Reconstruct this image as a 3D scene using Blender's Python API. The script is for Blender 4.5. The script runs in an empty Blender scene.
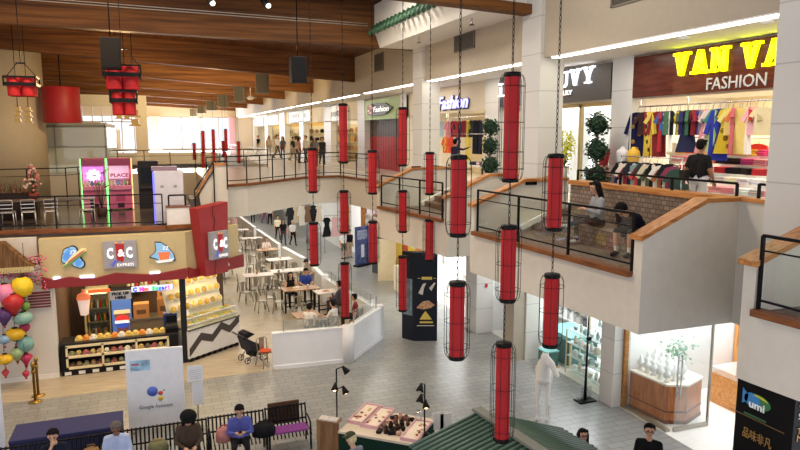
import bpy, bmesh, math, random
from mathutils import Vector, Matrix, Euler
random.seed(7)
PI = math.pi
S = bpy.context.scene
C = S.collection
# ------------------------------------------------------------------ camera
F, HOR, VX, CH = 660.0, 134.0, 151.0, 7.2
tilt = math.atan((225 - HOR) / F)
yaw = math.atan((400 - VX) / math.hypot(F, 225 - HOR))
_fx, _fy = math.sin(yaw), math.cos(yaw)
FWD = Vector((_fx * math.cos(tilt), _fy * math.cos(tilt), -math.sin(tilt)))
RGT = Vector((_fy, -_fx, 0))
UPV = RGT.cross(FWD)
cam = bpy.data.cameras.new('camera'); camo = bpy.data.objects.new('camera', cam); C.objects.link(camo)
camo.location = (0, 0, CH)
camo.matrix_world = Matrix(((RGT.x, UPV.x, -FWD.x, 0), (RGT.y, UPV.y, -FWD.y, 0), (RGT.z, UPV.z, -FWD.z, CH), (0, 0, 0, 1)))
cam.sensor_width = 36; cam.lens = 36 * F / 800; cam.clip_end = 400
S.camera = camo

def at(u, v, z=None, y=None, x=None):
    d = FWD + RGT * ((u - 400) / F) + UPV * ((225 - v) / F)
    t = (z - CH) / d.z if z is not None else (y / d.y if y is not None else x / d.x)
    return Vector((d.x * t, d.y * t, CH + d.z * t))

# ------------------------------------------------------------------ materials
def lin(c):
    return tuple(((x / 255) / 12.92 if x <= 10 else (((x / 255) + .055) / 1.055) ** 2.4) for x in c)
MATS = {}
def nodemat(name):
    m = bpy.data.materials.new(name); m.use_nodes = True
    return m, m.node_tree, m.node_tree.nodes['Principled BSDF']
def mat(rgb, rough=.6, metal=0.0, var=.04, scale=6.0, bump=0.0, coat=0.0):
    key = (tuple(rgb), rough, metal, var, scale, bump, coat)
    if key in MATS: return MATS[key]
    m, nt, b = nodemat('paint_%d' % len(MATS))
    c = lin(rgb)
    tc = nt.nodes.new('ShaderNodeTexCoord'); nz = nt.nodes.new('ShaderNodeTexNoise')
    nz.inputs['Scale'].default_value = scale; nz.inputs['Detail'].default_value = 4
    nt.links.new(tc.outputs['Object'], nz.inputs['Vector'])
    rp = nt.nodes.new('ShaderNodeValToRGB')
    rp.color_ramp.elements[0].position = .3; rp.color_ramp.elements[1].position = .7
    rp.color_ramp.elements[0].color = tuple(max(0, x * (1 - var)) for x in c) + (1,)
    rp.color_ramp.elements[1].color = tuple(min(1, x * (1 + var)) for x in c) + (1,)
    nt.links.new(nz.outputs['Fac'], rp.inputs['Fac']); nt.links.new(rp.outputs['Color'], b.inputs['Base Color'])
    b.inputs['Roughness'].default_value = rough; b.inputs['Metallic'].default_value = metal
    b.inputs['Coat Weight'].default_value = coat
    if max(rgb) < 70: b.inputs['Specular IOR Level'].default_value = .15
    if bump:
        bp = nt.nodes.new('ShaderNodeBump'); bp.inputs['Strength'].default_value = bump
        nt.links.new(nz.outputs['Fac'], bp.inputs['Height']); nt.links.new(bp.outputs['Normal'], b.inputs['Normal'])
    MATS[key] = m
    return m
def emit(rgb, st):
    key = ('e', tuple(rgb), st)
    if key in MATS: return MATS[key]
    m, nt, b = nodemat('lit_%d' % len(MATS))
    b.inputs['Base Color'].default_value = lin(rgb) + (1,)
    b.inputs['Emission Color'].default_value = lin(rgb) + (1,); b.inputs['Emission Strength'].default_value = st
    MATS[key] = m
    return m
def glass(tint=(250, 252, 251), refl=.08, opac=0.0, key='g'):
    k = ('glass', tint, refl, opac)
    if k in MATS: return MATS[k]
    m, nt, b = nodemat('glass_%d' % len(MATS))
    out = nt.nodes['Material Output']
    tr = nt.nodes.new('ShaderNodeBsdfTransparent'); tr.inputs['Color'].default_value = lin(tint) + (1,)
    gl = nt.nodes.new('ShaderNodeBsdfGlossy'); gl.inputs['Roughness'].default_value = .04
    mx = nt.nodes.new('ShaderNodeMixShader'); mx.inputs[0].default_value = refl
    nt.links.new(tr.outputs[0], mx.inputs[1]); nt.links.new(gl.outputs[0], mx.inputs[2])
    last = mx
    if opac:
        df = nt.nodes.new('ShaderNodeBsdfDiffuse'); df.inputs['Color'].default_value = lin(tint) + (1,)
        m2 = nt.nodes.new('ShaderNodeMixShader'); m2.inputs[0].default_value = opac
        nt.links.new(mx.outputs[0], m2.inputs[1]); nt.links.new(df.outputs[0], m2.inputs[2]); last = m2
    nt.links.new(last.outputs[0], out.inputs['Surface'])
    MATS[k] = m
    return m
def wood(a, b_, rough=.5, axis=(1, 12, 12), planks=0.0, scale=1.6):
    k = ('wood', a, b_, axis, planks, rough)
    if k in MATS: return MATS[k]
    m, nt, b = nodemat('wood_%d' % len(MATS))
    tc = nt.nodes.new('ShaderNodeTexCoord'); mp = nt.nodes.new('ShaderNodeMapping'); mp.inputs['Scale'].default_value = axis
    nt.links.new(tc.outputs['Object'], mp.inputs['Vector'])
    nz = nt.nodes.new('ShaderNodeTexNoise'); nz.inputs['Scale'].default_value = scale; nz.inputs['Detail'].default_value = 6
    nt.links.new(mp.outputs[0], nz.inputs['Vector'])
    rp = nt.nodes.new('ShaderNodeValToRGB'); rp.color_ramp.elements[0].position = .32; rp.color_ramp.elements[1].position = .68
    rp.color_ramp.elements[0].color = lin(a) + (1,); rp.color_ramp.elements[1].color = lin(b_) + (1,)
    nt.links.new(nz.outputs['Fac'], rp.inputs['Fac'])
    nt.links.new(rp.outputs['Color'], b.inputs['Base Color']); b.inputs['Roughness'].default_value = rough; b.inputs['Specular IOR Level'].default_value = .25
    MATS[k] = m
    return m
def brick(c1, c2, mort, bw, bh, msize=.008, rough=.4, plane='xy', off=.5, var=True):
    k = ('brick', c1, c2, mort, bw, bh, plane)
    if k in MATS: return MATS[k]
    m, nt, b = nodemat('tile_%d' % len(MATS))
    tc = nt.nodes.new('ShaderNodeTexCoord'); vec = tc.outputs['Object']
    if plane != 'xy':
        sp = nt.nodes.new('ShaderNodeSeparateXYZ'); cb = nt.nodes.new('ShaderNodeCombineXYZ'); nt.links.new(vec, sp.inputs[0])
        o = {'xz': ('X', 'Z'), 'yz': ('Y', 'Z')}[plane]
        nt.links.new(sp.outputs[o[0]], cb.inputs[0]); nt.links.new(sp.outputs[o[1]], cb.inputs[1]); vec = cb.outputs[0]
    br = nt.nodes.new('ShaderNodeTexBrick'); br.inputs['Scale'].default_value = 1
    br.offset = off
    br.inputs['Color1'].default_value = lin(c1) + (1,); br.inputs['Color2'].default_value = lin(c2) + (1,); br.inputs['Mortar'].default_value = lin(mort) + (1,)
    br.inputs['Brick Width'].default_value = bw; br.inputs['Row Height'].default_value = bh; br.inputs['Mortar Size'].default_value = msize
    nt.links.new(vec, br.inputs['Vector']); nt.links.new(br.outputs['Color'], b.inputs['Base Color'])
    b.inputs['Roughness'].default_value = rough
    MATS[k] = m
    return m

WHITE = mat((232, 230, 224), .55); WALL = mat((212, 204, 190), .7, var=.03); FASC = mat((208, 201, 188), .7, var=.03)
PILW = brick((208, 206, 203), (205, 203, 200), (178, 176, 172), 20, .92, .012, .5, 'yz', 0)
PILX = brick((212, 209, 200), (209, 206, 198), (178, 176, 172), 20, .92, .012, .5, 'xz', 0)
CEILW = mat((232, 228, 220), .8, var=.02)
OAK = wood((150, 92, 45), (200, 140, 82), .4, (12, 1.2, 12)); OAKX = wood((150, 92, 45), (200, 140, 82), .4, (1.2, 12, 12))
KERB = wood((96, 56, 30), (140, 86, 48), .45, (12, 1, 12)); KERBX = wood((96, 56, 30), (140, 86, 48), .45, (1, 12, 12))
BEAM = wood((72, 40, 17), (120, 76, 34), .6, (.25, 6, 6)); DECK = wood((70, 40, 22), (112, 70, 38), .5, (6, .3, 6))
BLK = mat((18, 18, 20), .4); BLKM = mat((24, 24, 27), .35, .3)
STEEL = mat((176, 172, 160), .35, .85); CHROME = mat((205, 205, 205), .2, .95)
GLS = glass(); RGLS = glass((249, 252, 250), .05)
RED = mat((178, 22, 28), .75, var=.06, scale=3)

# ------------------------------------------------------------------ mesh builder
class MB:
    def __init__(s):
        s.v = []; s.f = []; s.mi = []; s.sm = []; s.M = Matrix()
    def add(s, vs, fs, m=0, sm=False):
        b = len(s.v); s.v += [s.M @ Vector(p) for p in vs]
        for f in fs: s.f.append([i + b for i in f]); s.mi.append(m); s.sm.append(sm)
        return s
    def box(s, x0, x1, y0, y1, z0, z1, m=0):
        if x0 > x1: x0, x1 = x1, x0
        if y0 > y1: y0, y1 = y1, y0
        if z0 > z1: z0, z1 = z1, z0
        vs = [(x, y, z) for z in (z0, z1) for y in (y0, y1) for x in (x0, x1)]
        return s.add(vs, [(0, 2, 3, 1), (4, 5, 7, 6), (0, 1, 5, 4), (2, 6, 7, 3), (0, 4, 6, 2), (1, 3, 7, 5)], m)
    def prism(s, poly, lo, hi, ax='z', m=0):
        a = sum(poly[i][0] * poly[(i + 1) % len(poly)][1] - poly[(i + 1) % len(poly)][0] * poly[i][1] for i in range(len(poly)))
        if a < 0: poly = poly[::-1]
        n = len(poly)
        mk = {'z': lambda p, h: (p[0], p[1], h), 'y': lambda p, h: (p[0], -h, p[1]), 'x': lambda p, h: (h, p[0], p[1])}[ax]
        if ax == 'y': lo, hi = -hi, -lo
        vs = [mk(p, lo) for p in poly] + [mk(p, hi) for p in poly]
        fs = [tuple(range(n))[::-1], tuple(range(n, 2 * n))] + [(i, (i + 1) % n, n + (i + 1) % n, n + i) for i in range(n)]
        return s.add(vs, fs, m)
    def tube(s, pts, r, n=8, m=0, sm=True, closed=False):
        pts = [Vector(p) for p in pts]; rs = r if isinstance(r, (list, tuple)) else [r] * len(pts)
        vs = []; prev = None; k = len(pts)
        for i, p in enumerate(pts):
            if closed: d = pts[(i + 1) % k] - pts[i - 1]
            else: d = pts[min(i + 1, k - 1)] - pts[max(i - 1, 0)]
            if d.length < 1e-9: d = Vector((0, 0, 1))
            d.normalize()
            if prev is None:
                a = Vector((0, 0, 1)) if abs(d.z) < .9 else Vector((1, 0, 0))
                u = d.cross(a).normalized()
            else:
                u = prev - d * prev.dot(d)
                u = u.normalized() if u.length > 1e-6 else d.orthogonal().normalized()
            prev = u; w = d.cross(u)
            for j in range(n):
                t = 2 * PI * j / n
                vs.append(p + (u * math.cos(t) + w * math.sin(t)) * rs[i])
        fs = []
        for i in range(k if closed else k - 1):
            i2 = (i + 1) % k
            for j in range(n):
                fs.append((i * n + j, i * n + (j + 1) % n, i2 * n + (j + 1) % n, i2 * n + j))
        if not closed: fs += [tuple(range(n))[::-1], tuple((k - 1) * n + j for j in range(n))]
        return s.add(vs, fs, m, sm)
    def bar(s, a, b, w, h=None, m=0):
        a = Vector(a); b = Vector(b); h = h or w; d = (b - a).normalized()
        up = Vector((0, 0, 1)) if abs(d.z) < .95 else Vector((0, 1, 0))
        u = d.cross(up).normalized() * w / 2; q = u.cross(d).normalized() * h / 2
        vs = [p + e for p in (a, b) for e in (-u - q, u - q, u + q, -u + q)]
        return s.add(vs, [(3, 2, 1, 0), (4, 5, 6, 7), (0, 1, 5, 4), (1, 2, 6, 5), (2, 3, 7, 6), (3, 0, 4, 7)], m)
    def lathe(s, prof, c=(0, 0, 0), n=20, m=0, sm=True, sc=(1, 1)):
        vs = []; k = len(prof)
        for r, z in prof:
            for j in range(n):
                t = 2 * PI * j / n; vs.append((c[0] + r * math.cos(t) * sc[0], c[1] + r * math.sin(t) * sc[1], c[2] + z))
        fs = [(i * n + j, i * n + (j + 1) % n, (i + 1) * n + (j + 1) % n, (i + 1) * n + j) for i in range(k - 1) for j in range(n)]
        fs += [tuple(range(n))[::-1], tuple((k - 1) * n + j for j in range(n))]
        return s.add(vs, fs, m, sm)
    def ell(s, c, r, n=12, m=0, k=8, R=None):
        r = (r, r, r) if not isinstance(r, (tuple, list)) else r
        c = Vector(c); vs = []
        for i in range(1, k):
            ph = PI * i / k
            for j in range(n):
                t = 2 * PI * j / n; p = Vector((r[0] * math.sin(ph) * math.cos(t), r[1] * math.sin(ph) * math.sin(t), -r[2] * math.cos(ph)))
                vs.append(c + (R @ p if R else p))
        lo = Vector((0, 0, -r[2])); hi = Vector((0, 0, r[2]))
        vs += [c + (R @ lo if R else lo), c + (R @ hi if R else hi)]; a = len(vs) - 2; b = a + 1
        fs = [(i * n + j, i * n + (j + 1) % n, (i + 1) * n + (j + 1) % n, (i + 1) * n + j) for i in range(k - 2) for j in range(n)]
        fs += [(a, (j + 1) % n, j) for j in range(n)] + [(b, (k - 2) * n + j, (k - 2) * n + (j + 1) % n) for j in range(n)]
        return s.add(vs, fs, m, True)
    def cap(s, a, b, ra, rb, n=10, m=0):
        a = Vector(a); b = Vector(b); d = b - a
        if d.length < 1e-5: d = Vector((0, 0, 1e-3))
        dn = d.normalized(); pts = []; rs = []
        for i in range(4):
            t = PI / 2 * (i / 4); pts.append(a - dn * ra * math.cos(t)); rs.append(max(ra * math.sin(t), ra * .08))
        pts += [a, b]; rs += [ra, rb]
        for i in range(3, -1, -1):
            t = PI / 2 * (i / 4); pts.append(b + dn * rb * math.cos(t)); rs.append(max(rb * math.sin(t), rb * .08))
        return s.tube(pts, rs, n, m)
    def mesh(s, name, mats, bevel=0):
        me = bpy.data.meshes.new(name)
        me.from_pydata([tuple(p) for p in s.v], [], s.f)
        for x in (mats if isinstance(mats, (list, tuple)) else [mats]): me.materials.append(x)
        me.polygons.foreach_set('material_index', s.mi); me.polygons.foreach_set('use_smooth', s.sm)
        if bevel:
            bm = bmesh.new(); bm.from_mesh(me); bmesh.ops.bevel(bm, geom=bm.edges[:], offset=bevel, segments=2, affect='EDGES', profile=.6); bm.to_mesh(me); bm.free()
        me.update()
        return me
    def build(s, name, mats, parent=None, loc=(0, 0, 0), rz=0, bevel=0):
        o = bpy.data.objects.new(name, s.mesh(name, mats, bevel)); C.objects.link(o)
        o.location = loc; o.rotation_euler = (0, 0, rz)
        if parent: o.parent = parent
        return o
LABELS = {}
def tag(o, label, cat, group=None, kind=None):
    o['label'] = label; o['category'] = cat
    if group: o['group'] = group
    if kind: o['kind'] = kind
    LABELS.setdefault(label, []).append(o.name)
    return o
def thing(name, label, cat, loc=(0, 0, 0), rz=0, group=None):
    o = bpy.data.objects.new(name, None); C.objects.link(o); o.location = loc; o.rotation_euler = (0, 0, rz); o.empty_display_size = .1
    return tag(o, label, cat, group)
def solo(mb, name, mats, label, cat, loc=(0, 0, 0), rz=0, group=None, bevel=0):
    return tag(mb.build(name, mats, None, loc, rz, bevel), label, cat, group)
def struct(mb, name, mats, bevel=0):
    o = mb.build(name, mats, None, bevel=bevel); o['kind'] = 'structure'; return o
def dup(root, loc, rz, label, group=None):
    r = root.copy(); C.objects.link(r); r.location = loc; r.rotation_euler = (0, 0, rz); tag(r, label, root['category'], group or root.get('group'))
    for ch in list(root.children):
        c = ch.copy(); C.objects.link(c); c.parent = r
        for g in ch.children:
            d = g.copy(); C.objects.link(d); d.parent = c
    return r
def frame(o, xd, up=(0, 0, 1)):
    x = Vector(xd).normalized(); u = Vector(up); u = (u - x * u.dot(x)).normalized(); n = x.cross(u)
    return Matrix(((x.x, u.x, n.x, o[0]), (x.y, u.y, n.y, o[1]), (x.z, u.z, n.z, o[2]), (0, 0, 0, 1)))
def text_mesh(s, size, ext=.01, align='LEFT', width=None, bold=0.0, shear=0.0):
    cu = bpy.data.curves.new('lettering', 'FONT'); cu.body = s; cu.size = size; cu.extrude = ext; cu.align_x = align; cu.offset = bold; cu.shear = shear
    cu.resolution_u = 2
    o = bpy.data.objects.new('lettering', cu); C.objects.link(o)
    dg = bpy.context.evaluated_depsgraph_get()
    me = bpy.data.meshes.new_from_object(o.evaluated_get(dg))
    bpy.data.objects.remove(o); bpy.data.curves.remove(cu)
    if width and len(me.vertices):
        xs = [v.co.x for v in me.vertices]; k = width / (max(xs) - min(xs)); x0 = min(xs)
        for v in me.vertices: v.co.x = (v.co.x - x0) * k + (0 if align == 'LEFT' else -width / 2)
    return me
def text(s, M, size, material, parent, name='lettering', ext=.01, align='LEFT', width=None, bold=0.0, shear=0.0, hs=1.0):
    me = text_mesh(s, size, ext, align, width, bold, shear)
    if hs != 1: me.transform(Matrix.Diagonal((1, hs, 1, 1)))
    pm = Matrix.Translation(parent.location) @ parent.rotation_euler.to_matrix().to_4x4() if parent else Matrix()
    me.transform(pm.inverted() @ M)
    me.materials.clear(); me.materials.append(material)
    o = bpy.data.objects.new(name, me); C.objects.link(o)
    if parent: o.parent = parent
    return o
ORD = ['first', 'second', 'third', 'fourth', 'fifth', 'sixth', 'seventh', 'eighth', 'ninth', 'tenth', 'eleventh', 'twelfth', 'thirteenth', 'fourteenth', 'fifteenth', 'sixteenth', 'seventeenth', 'eighteenth', 'nineteenth', 'twentieth', 'twenty-first', 'twenty-second', 'twenty-third', 'twenty-fourth', 'twenty-fifth', 'twenty-sixth', 'twenty-seventh', 'twenty-eighth', 'twenty-ninth', 'thirtieth']
LIGHTS = []
def area(loc, sx, sy, power, col=(255, 244, 226), rot=(0, 0, 0), spread=None):
    l = bpy.data.lights.new('ceiling_or_fill_light', 'AREA'); l.shape = 'RECTANGLE'; l.size = sx; l.size_y = sy; l.energy = power; l.color = lin(col)
    o = bpy.data.objects.new('ceiling_or_fill_light', l); C.objects.link(o); o.location = loc; o.rotation_euler = rot
    if spread: l.spread = spread
    return o
exec_parts = []
# ------------------------------------------------------------------ the setting
U, M_, L_ = 5.35, 4.85, 4.3
SB = 3.88                                   # underside of the upper floor
def YR(u, x=11.3): return at(u, 120, x=x).y
TILE = brick((136, 138, 136), (150, 151, 148), (98, 98, 97), .48, .24, .008, .28)
TILEW = wood((160, 146, 124), (190, 178, 156), .3, (.8, 9, 9))
MARB = mat((236, 234, 228), .25, var=.03)
UPT = mat((206, 200, 190), .25, var=.06)
def polystruct(name, poly, z0, z1, m): return struct(MB().prism(poly, z0, z1, 'z'), name, m)
polystruct('floor', [(-14, 3), (11.35, 3), (11.35, 82), (-14, 82)], -.15, 0, TILE)
polystruct('floor_food_court', [(-14, 21.2), (-3.6, 19.6), (5.55, 19.62), (7.3, 21.6), (6.85, 27.2), (7.05, 32), (6.65, 36), (6.0, 54), (6.0, 80), (-14, 80)], 0, .006, TILEW)
polystruct('floor_shop', [(11.35, 3), (18, 3), (18, 82), (11.35, 82)], -.15, 0, MARB)
# upper floor along the shops
polystruct('floor_upper', [(9.6, 4), (18, 4), (18, 80), (9.6, 80)], SB, U, [WALL])
polystruct('floor_upper_paving', [(9.7, 4), (17.9, 4), (17.9, 80), (9.7, 80)], U, U + .006, UPT)
br = [(1.95, 33.5), (1.95, 24.0), (3.2, 24.5), (6.1, 27.7), (7.7, 28.0), (8.1, 24.4), (7.2, 20.3), (9.6, 20.3), (9.6, 80), (6.2, 80), (6.2, 38), (-14, 38), (-14, 33.5)]
polystruct('floor_bridge', br, 4.22, U, FASC)
polystruct('floor_bridge_paving', [(2.0, 33.6), (2.0, 24.2), (3.1, 24.7), (6.0, 27.9), (7.7, 28.2), (8.2, 24.6), (7.4, 20.5), (9.6, 20.5), (9.6, 79.9), (6.3, 79.9), (6.3, 37.9), (-13.9, 37.9), (-13.9, 33.6)], U, U + .006, UPT)
polystruct('floor_gallery', [(-14, 70), (6.2, 70), (6.2, 80), (-14, 80)], 4.22, U, FASC)
polystruct('floor_gallery_west', [(-14, 38), (-3.2, 38), (-3.2, 70), (-14, 70)], 4.22, U, FASC)
# the kerb of the bridge
def kerb(pts, z0, z1, w=.2, name='trim_1', m=KERB):
    mb = MB()
    for a, b in zip(pts, pts[1:]): mb.bar((a[0], a[1], (z0 + z1) / 2), (b[0], b[1], (z0 + z1) / 2), w, z1 - z0)
    return struct(mb, name, m)
kerb(br[1:7], U - .02, U + .07, .22, 'trim_bridge')
# terraces
def terrace(Yn, Yf, xn, xf, nm, knee_n=8.75, knee_f=8.5, near=True):
    struct(MB().prism([(xn, Yn), (9.6, Yn), (9.6, Yf), (xf, Yf)], SB, M_, 'z'), 'floor_terrace_' + nm, FASC)
    struct(MB().prism([(xn + .05, Yn), (9.6, Yn), (9.6, Yf), (xf + .05, Yf)], M_, M_ + .006, 'z'), 'floor_terrace_paving_' + nm, brick((104, 86, 76), (126, 108, 96), (70, 60, 56), .15, .15, .01, .5))
    kerb([(xn, Yn + .02), (xf, Yf - .02)], M_ - .03, M_ + .06, .2, 'trim_terrace_' + nm)
    for k, (Y0, xx, kn) in enumerate((((Yn - .2), xn, knee_n), (Yf, xf, knee_f))):
        if k == 0 and not near: continue
        prof = [(xx, SB), (xx, 5.47), (kn, 6.05), (9.7, 6.05), (9.7, SB)]
        struct(MB().prism(prof, Y0, Y0 + .2, 'y'), 'wall_terrace_%s_%d' % (nm, k), FASC)
        cp = MB()
        cpp = [(xx - .06, 5.47), (kn, 6.05), (9.72, 6.05), (9.72, 6.12), (kn - .02, 6.12), (xx - .06, 5.545)]
        cp.prism(cpp, Y0 - .05, Y0 + .25, 'y')
        struct(cp, 'trim_cap_%s_%d' % (nm, k), OAKX)
terrace(8.8, 14.0, 7.46, 7.12, 'front')
terrace(16.25, 20.05, 7.36, 6.78, 'middle', 8.6, 7.95)
terrace(0.5, 6.35, 7.9, 7.39, 'near', near=False, knee_f=9.0)
par = MB()
for a, b in ((6.55, 8.6), (14.2, 16.05)): par.box(9.5, 9.7, a, b, SB, 6.05)
struct(par, 'wall_parapet', FASC)
parc = MB()
for a, b in ((6.55, 8.6), (14.2, 16.05)): parc.box(9.45, 9.75, a, b, 6.05, 6.12)
struct(parc, 'trim_parapet_cap', OAK)
# brick seat wall of the front terrace
BRK = brick((112, 92, 80), (140, 120, 106), (74, 64, 58), .15, .1, .01, .6, 'yz', .5)
struct(MB().box(9.45, 9.7, 8.8, 13.5, M_, 6.0), 'wall_brick_parapet', BRK)
struct(MB().box(8.7, 9.45, 8.8, 13.5, M_, 5.22), 'wall_brick_bench', BRK)
struct(MB().box(9.4, 9.76, 8.8, 13.52, 6.0, 6.1), 'trim_brick_cap', OAK)
def steps(Y0, Y1, x0, nm):
    mb = MB()
    for i in range(3): mb.box(x0 + i * .35, 9.72, Y0, Y1, M_ + i * .167, M_ + (i + 1) * .167)
    struct(mb, 'floor_steps_' + nm, wood((82, 58, 44), (112, 84, 64), .6, (8, 1, 8)))
steps(13.5, 14.0, 8.7, 'front'); steps(16.25, 20.05, 8.3, 'middle')
struct(MB().prism([(8.25, M_ + .02), (9.6, M_ + .62), (9.6, M_ + .75), (8.2, M_ + .14)], 19.9, 20.03, 'y'), 'trim_stringer_middle', WHITE)
struct(MB().prism([(8.4, M_ + .02), (9.6, M_ + .52), (9.6, M_ + .66), (8.35, M_ + .14)], 13.9, 13.98, 'y'), 'trim_stringer_front', WHITE)
# tall white pillars of the upper floor and the fascia behind them
for i, y0 in enumerate((6.95, 14.6, 22.35)):
    pm = MB(); pm.box(9.2, 9.9, y0, y0 + .9, SB, 9.1); pm.box(9.2, 9.32, y0, y0 + .9, 9.1, 11.2)
    pm.mi = [1 if f % 6 in (2, 3) else 0 for f in range(len(pm.f))]
    struct(pm, 'wall_pillar_%d' % i, [PILW, PILX])
struct(MB().box(9.3, 9.5, 0, 80, 9.1, 12), 'wall_fascia', mat((176, 164, 146), .75, var=.03))
struct(MB().box(9.5, 18, 0, 80, 9.1, 9.25), 'ceiling_walkway', CEILW)
# roof: laminated beams and boards
def beam(Y, z9, sl, dep, nm, x1=9.3, w=.4, x0=-13):
    zz = lambda x: z9 + sl * (9.2 - x)
    struct(MB().prism([(x0, zz(x0)), (x1, zz(x1)), (x1, zz(x1) + dep), (x0, zz(x0) + dep)], Y, Y + w, 'y'), 'ceiling_beam_' + nm, BEAM)
beam(15.05, 10.22, .043, .24, 'a'); beam(23.4, 10.30, .016, 1.55, 'b', 8.0); beam(23.42, 10.30, .016, .22, 'b2', 9.3, .3, 7.9)
for Y, z9, sl, nm in ((31.06, 9.69, .0625, 'c'), (39.75, 9.65, .0685, 'd'), (48.9, 9.73, .06, 'e'), (59, 9.74, .059, 'f'), (69.5, 9.81, .045, 'g'), (79.4, 9.86, .05, 'h')): beam(Y, z9, sl, 1.15, nm)
dk = MB()
dk.prism([(-13, 11.95), (9.3, 10.82), (9.3, 11.0), (-13, 12.15)], 23.8, 80, 'y')
dk.box(-13, 9.3, -6, 23.8, 11.85, 12.05)
struct(dk, 'ceiling', DECK)
cd = MB()
for dz in (0, .05): cd.tube([(-12, 23.36, 11.36 + dz * 1.6), (7.5, 23.36, 11.05 + dz * 1.6)], .016, 6)
struct(cd, 'trim_conduit', mat((196, 190, 178), .5))
# white light well with green roof tiles
lw = MB().prism([(7.95, 10.3), (9.3, 10.3), (9.3, 11.8), (7.75, 11.8), (7.75, 10.85)], 15.32, 23.38, 'y')
struct(lw, 'ceiling_light_well', CEILW)
GRN = mat((52, 92, 66), .5)
rt = thing('tiled_eave', 'row of small green roof tiles along the edge of the white ceiling recess', 'roof tiles', (7.62, 15.3, 10.82))
for k in range(21): MB().tube([(.06, .2 + k * .38, .2), (-.16, .2 + k * .38, -.12)], .085, 8).build('roof_tile', GRN, rt)
MB().box(-.1, .1, 0, 8, .06, .1).build('batten', GRN, rt)
# light strips under the fascia: lamps
def strip(i, a, b, near):
    t = thing('strip_light', 'long white strip light under the fascia, %s' % near, 'ceiling light', (9.42, (a + b) / 2, 9.1), 0, 'strip lights under the fascia')
    h = (b - a) / 2
    MB().box(-.12, .12, -h, h, -.03, 0).build('housing', WHITE, t)
    MB().box(-.1, .1, -h + .02, h - .02, -.05, -.03).build('diffuser', emit((255, 250, 240), 7), t)
SL = [(7.95, 14.3, 'nearest one, above the yellow shop sign'), (15.6, 22.2, 'right of the blue lettered clothes shop sign'), (23.5, 29.8, 'above the green shop sign'), (31.0, 37.4, 'left of the green shop sign'), (38.8, 45.2, 'second beyond the green sign'), (46.5, 52.6, 'third beyond the green sign'), (54, 60.5, 'fourth beyond the green sign'), (62, 68.5, 'fifth beyond the green sign'), (70, 77, 'farthest one')]
for i, (a, b, n) in enumerate(SL): strip(i, a, b, n)
# vents
for i, (u0, v0, u1, v1, z0, z1, n) in enumerate(((455, 36, 475, 48, 9.78, 10.32, 'between the two nearest white pillars'), (375, 54, 384, 71, 9.85, 10.62, 'left of the slim beam end'), (612, 0, 645, 0, 9.85, 10.4, 'above the yellow shop sign'))):
    ya, yb = at(u0, v0, x=9.3).y, at(u1, v1, x=9.3).y
    g = thing('vent_grille', 'dark square ventilation grille in the beige fascia %s' % n, 'vent', (9.3, (ya + yb) / 2, z0), 0, 'vent grilles')
    h = abs(ya - yb) / 2; f = MB()
    f.box(-.04, 0, -h, h, 0, .04); f.box(-.04, 0, -h, h, z1 - z0 - .04, z1 - z0); f.box(-.04, 0, -h, -h + .04, 0, z1 - z0); f.box(-.04, 0, h - .04, h, 0, z1 - z0)
    f.build('frame', mat((120, 112, 100), .5), g)
    s_ = MB()
    for k in range(9): s_.box(-.03, 0, -h, h, .06 + k * (z1 - z0 - .1) / 9, .085 + k * (z1 - z0 - .1) / 9)
    s_.box(-.008, -.002, -h, h, 0, z1 - z0); s_.build('slats', mat((84, 78, 72), .6), g)
# left balcony
polystruct('floor_balcony', [(-14, 23.3), (-4.3, 22.2), (.3, 21.65), (1.3, 21.9), (1.9, 24), (1.9, 33.4), (-14, 33.4)], 4.0, L_, mat((120, 104, 92), .35))
kerb([(-9, 22.78), (-4.3, 22.22), (.3, 21.68), (1.35, 21.95)], L_ - .06, L_ + .07, .2, 'trim_balcony', KERBX)
polystruct('floor_balcony_paving', [(-14, 23.5), (-4.3, 22.4), (.3, 21.85), (1.2, 22.05), (1.7, 24), (1.85, 33.3), (-14, 33.3)], L_, L_ + .006, mat((92, 84, 80), .18, var=.15))
struct(MB().box(-14, -10, 15, 82, 0, 12), 'wall_left', WALL)
struct(MB().lathe([(1.55, L_), (1.55, 11.5)], (-5.9, 33.2, 0), 40), 'wall_round_column', mat((205, 190, 160), .7, var=.03))
struct(MB().prism([(1.55, L_), (1.9, L_), (2.4, 4.3), (2.4, 6.15), (2.0, 6.15), (1.45, 5.1)], 23.55, 23.75, 'y'), 'wall_stair', FASC)
struct(MB().prism([(1.38, 5.06), (1.98, 6.12), (2.42, 6.12), (2.42, 6.2), (1.93, 6.2), (1.32, 5.1)], 23.5, 23.8, 'y'), 'trim_stair_cap', OAKX)
st = MB()
for i in range(6): st.box(.4 + i * .25, 1.9, 23.75, 25.2, L_ + i * .17, L_ + (i + 1) * .17)
struct(st, 'floor_stair', mat((120, 108, 100), .5))
# back wall on the left, its high windows, the glazed room below them
bw = MB(); bw.box(-14, -3.2, 50, 50.3, U, 8.0); bw.box(-14, -.2, 50, 50.3, 9.1, 9.85); bw.box(-1.0, -.2, 50, 50.4, 4.2, 9.1)
struct(bw, 'wall_back_left', mat((214, 204, 186), .7, var=.03))
win = MB()
for k in range(8): x = -5.6 + k * .62; win.box(x, x + .07, 50.05, 50.2, 8.0, 9.1)
win.box(-6, -1, 50.05, 50.2, 8.0, 8.08)
for x in (-2.9, -1.9, -1.1): win.box(x, x + .06, 50.05, 50.2, 5.4, 8.0)
struct(win, 'window_1', mat((200, 200, 196), .5))
gr = MB(); gr.box(-6.6, -2.1, 36.0, 36.05, U, 7.55); gr.box(-2.1, -2.05, 36, 46, U, 7.55)
struct(gr, 'window_2', glass((236, 240, 232), .12, .5))
gf = MB()
for x in (-6.6, -4.4, -2.16): gf.box(x, x + .06, 35.97, 36.08, U, 7.6)
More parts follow.
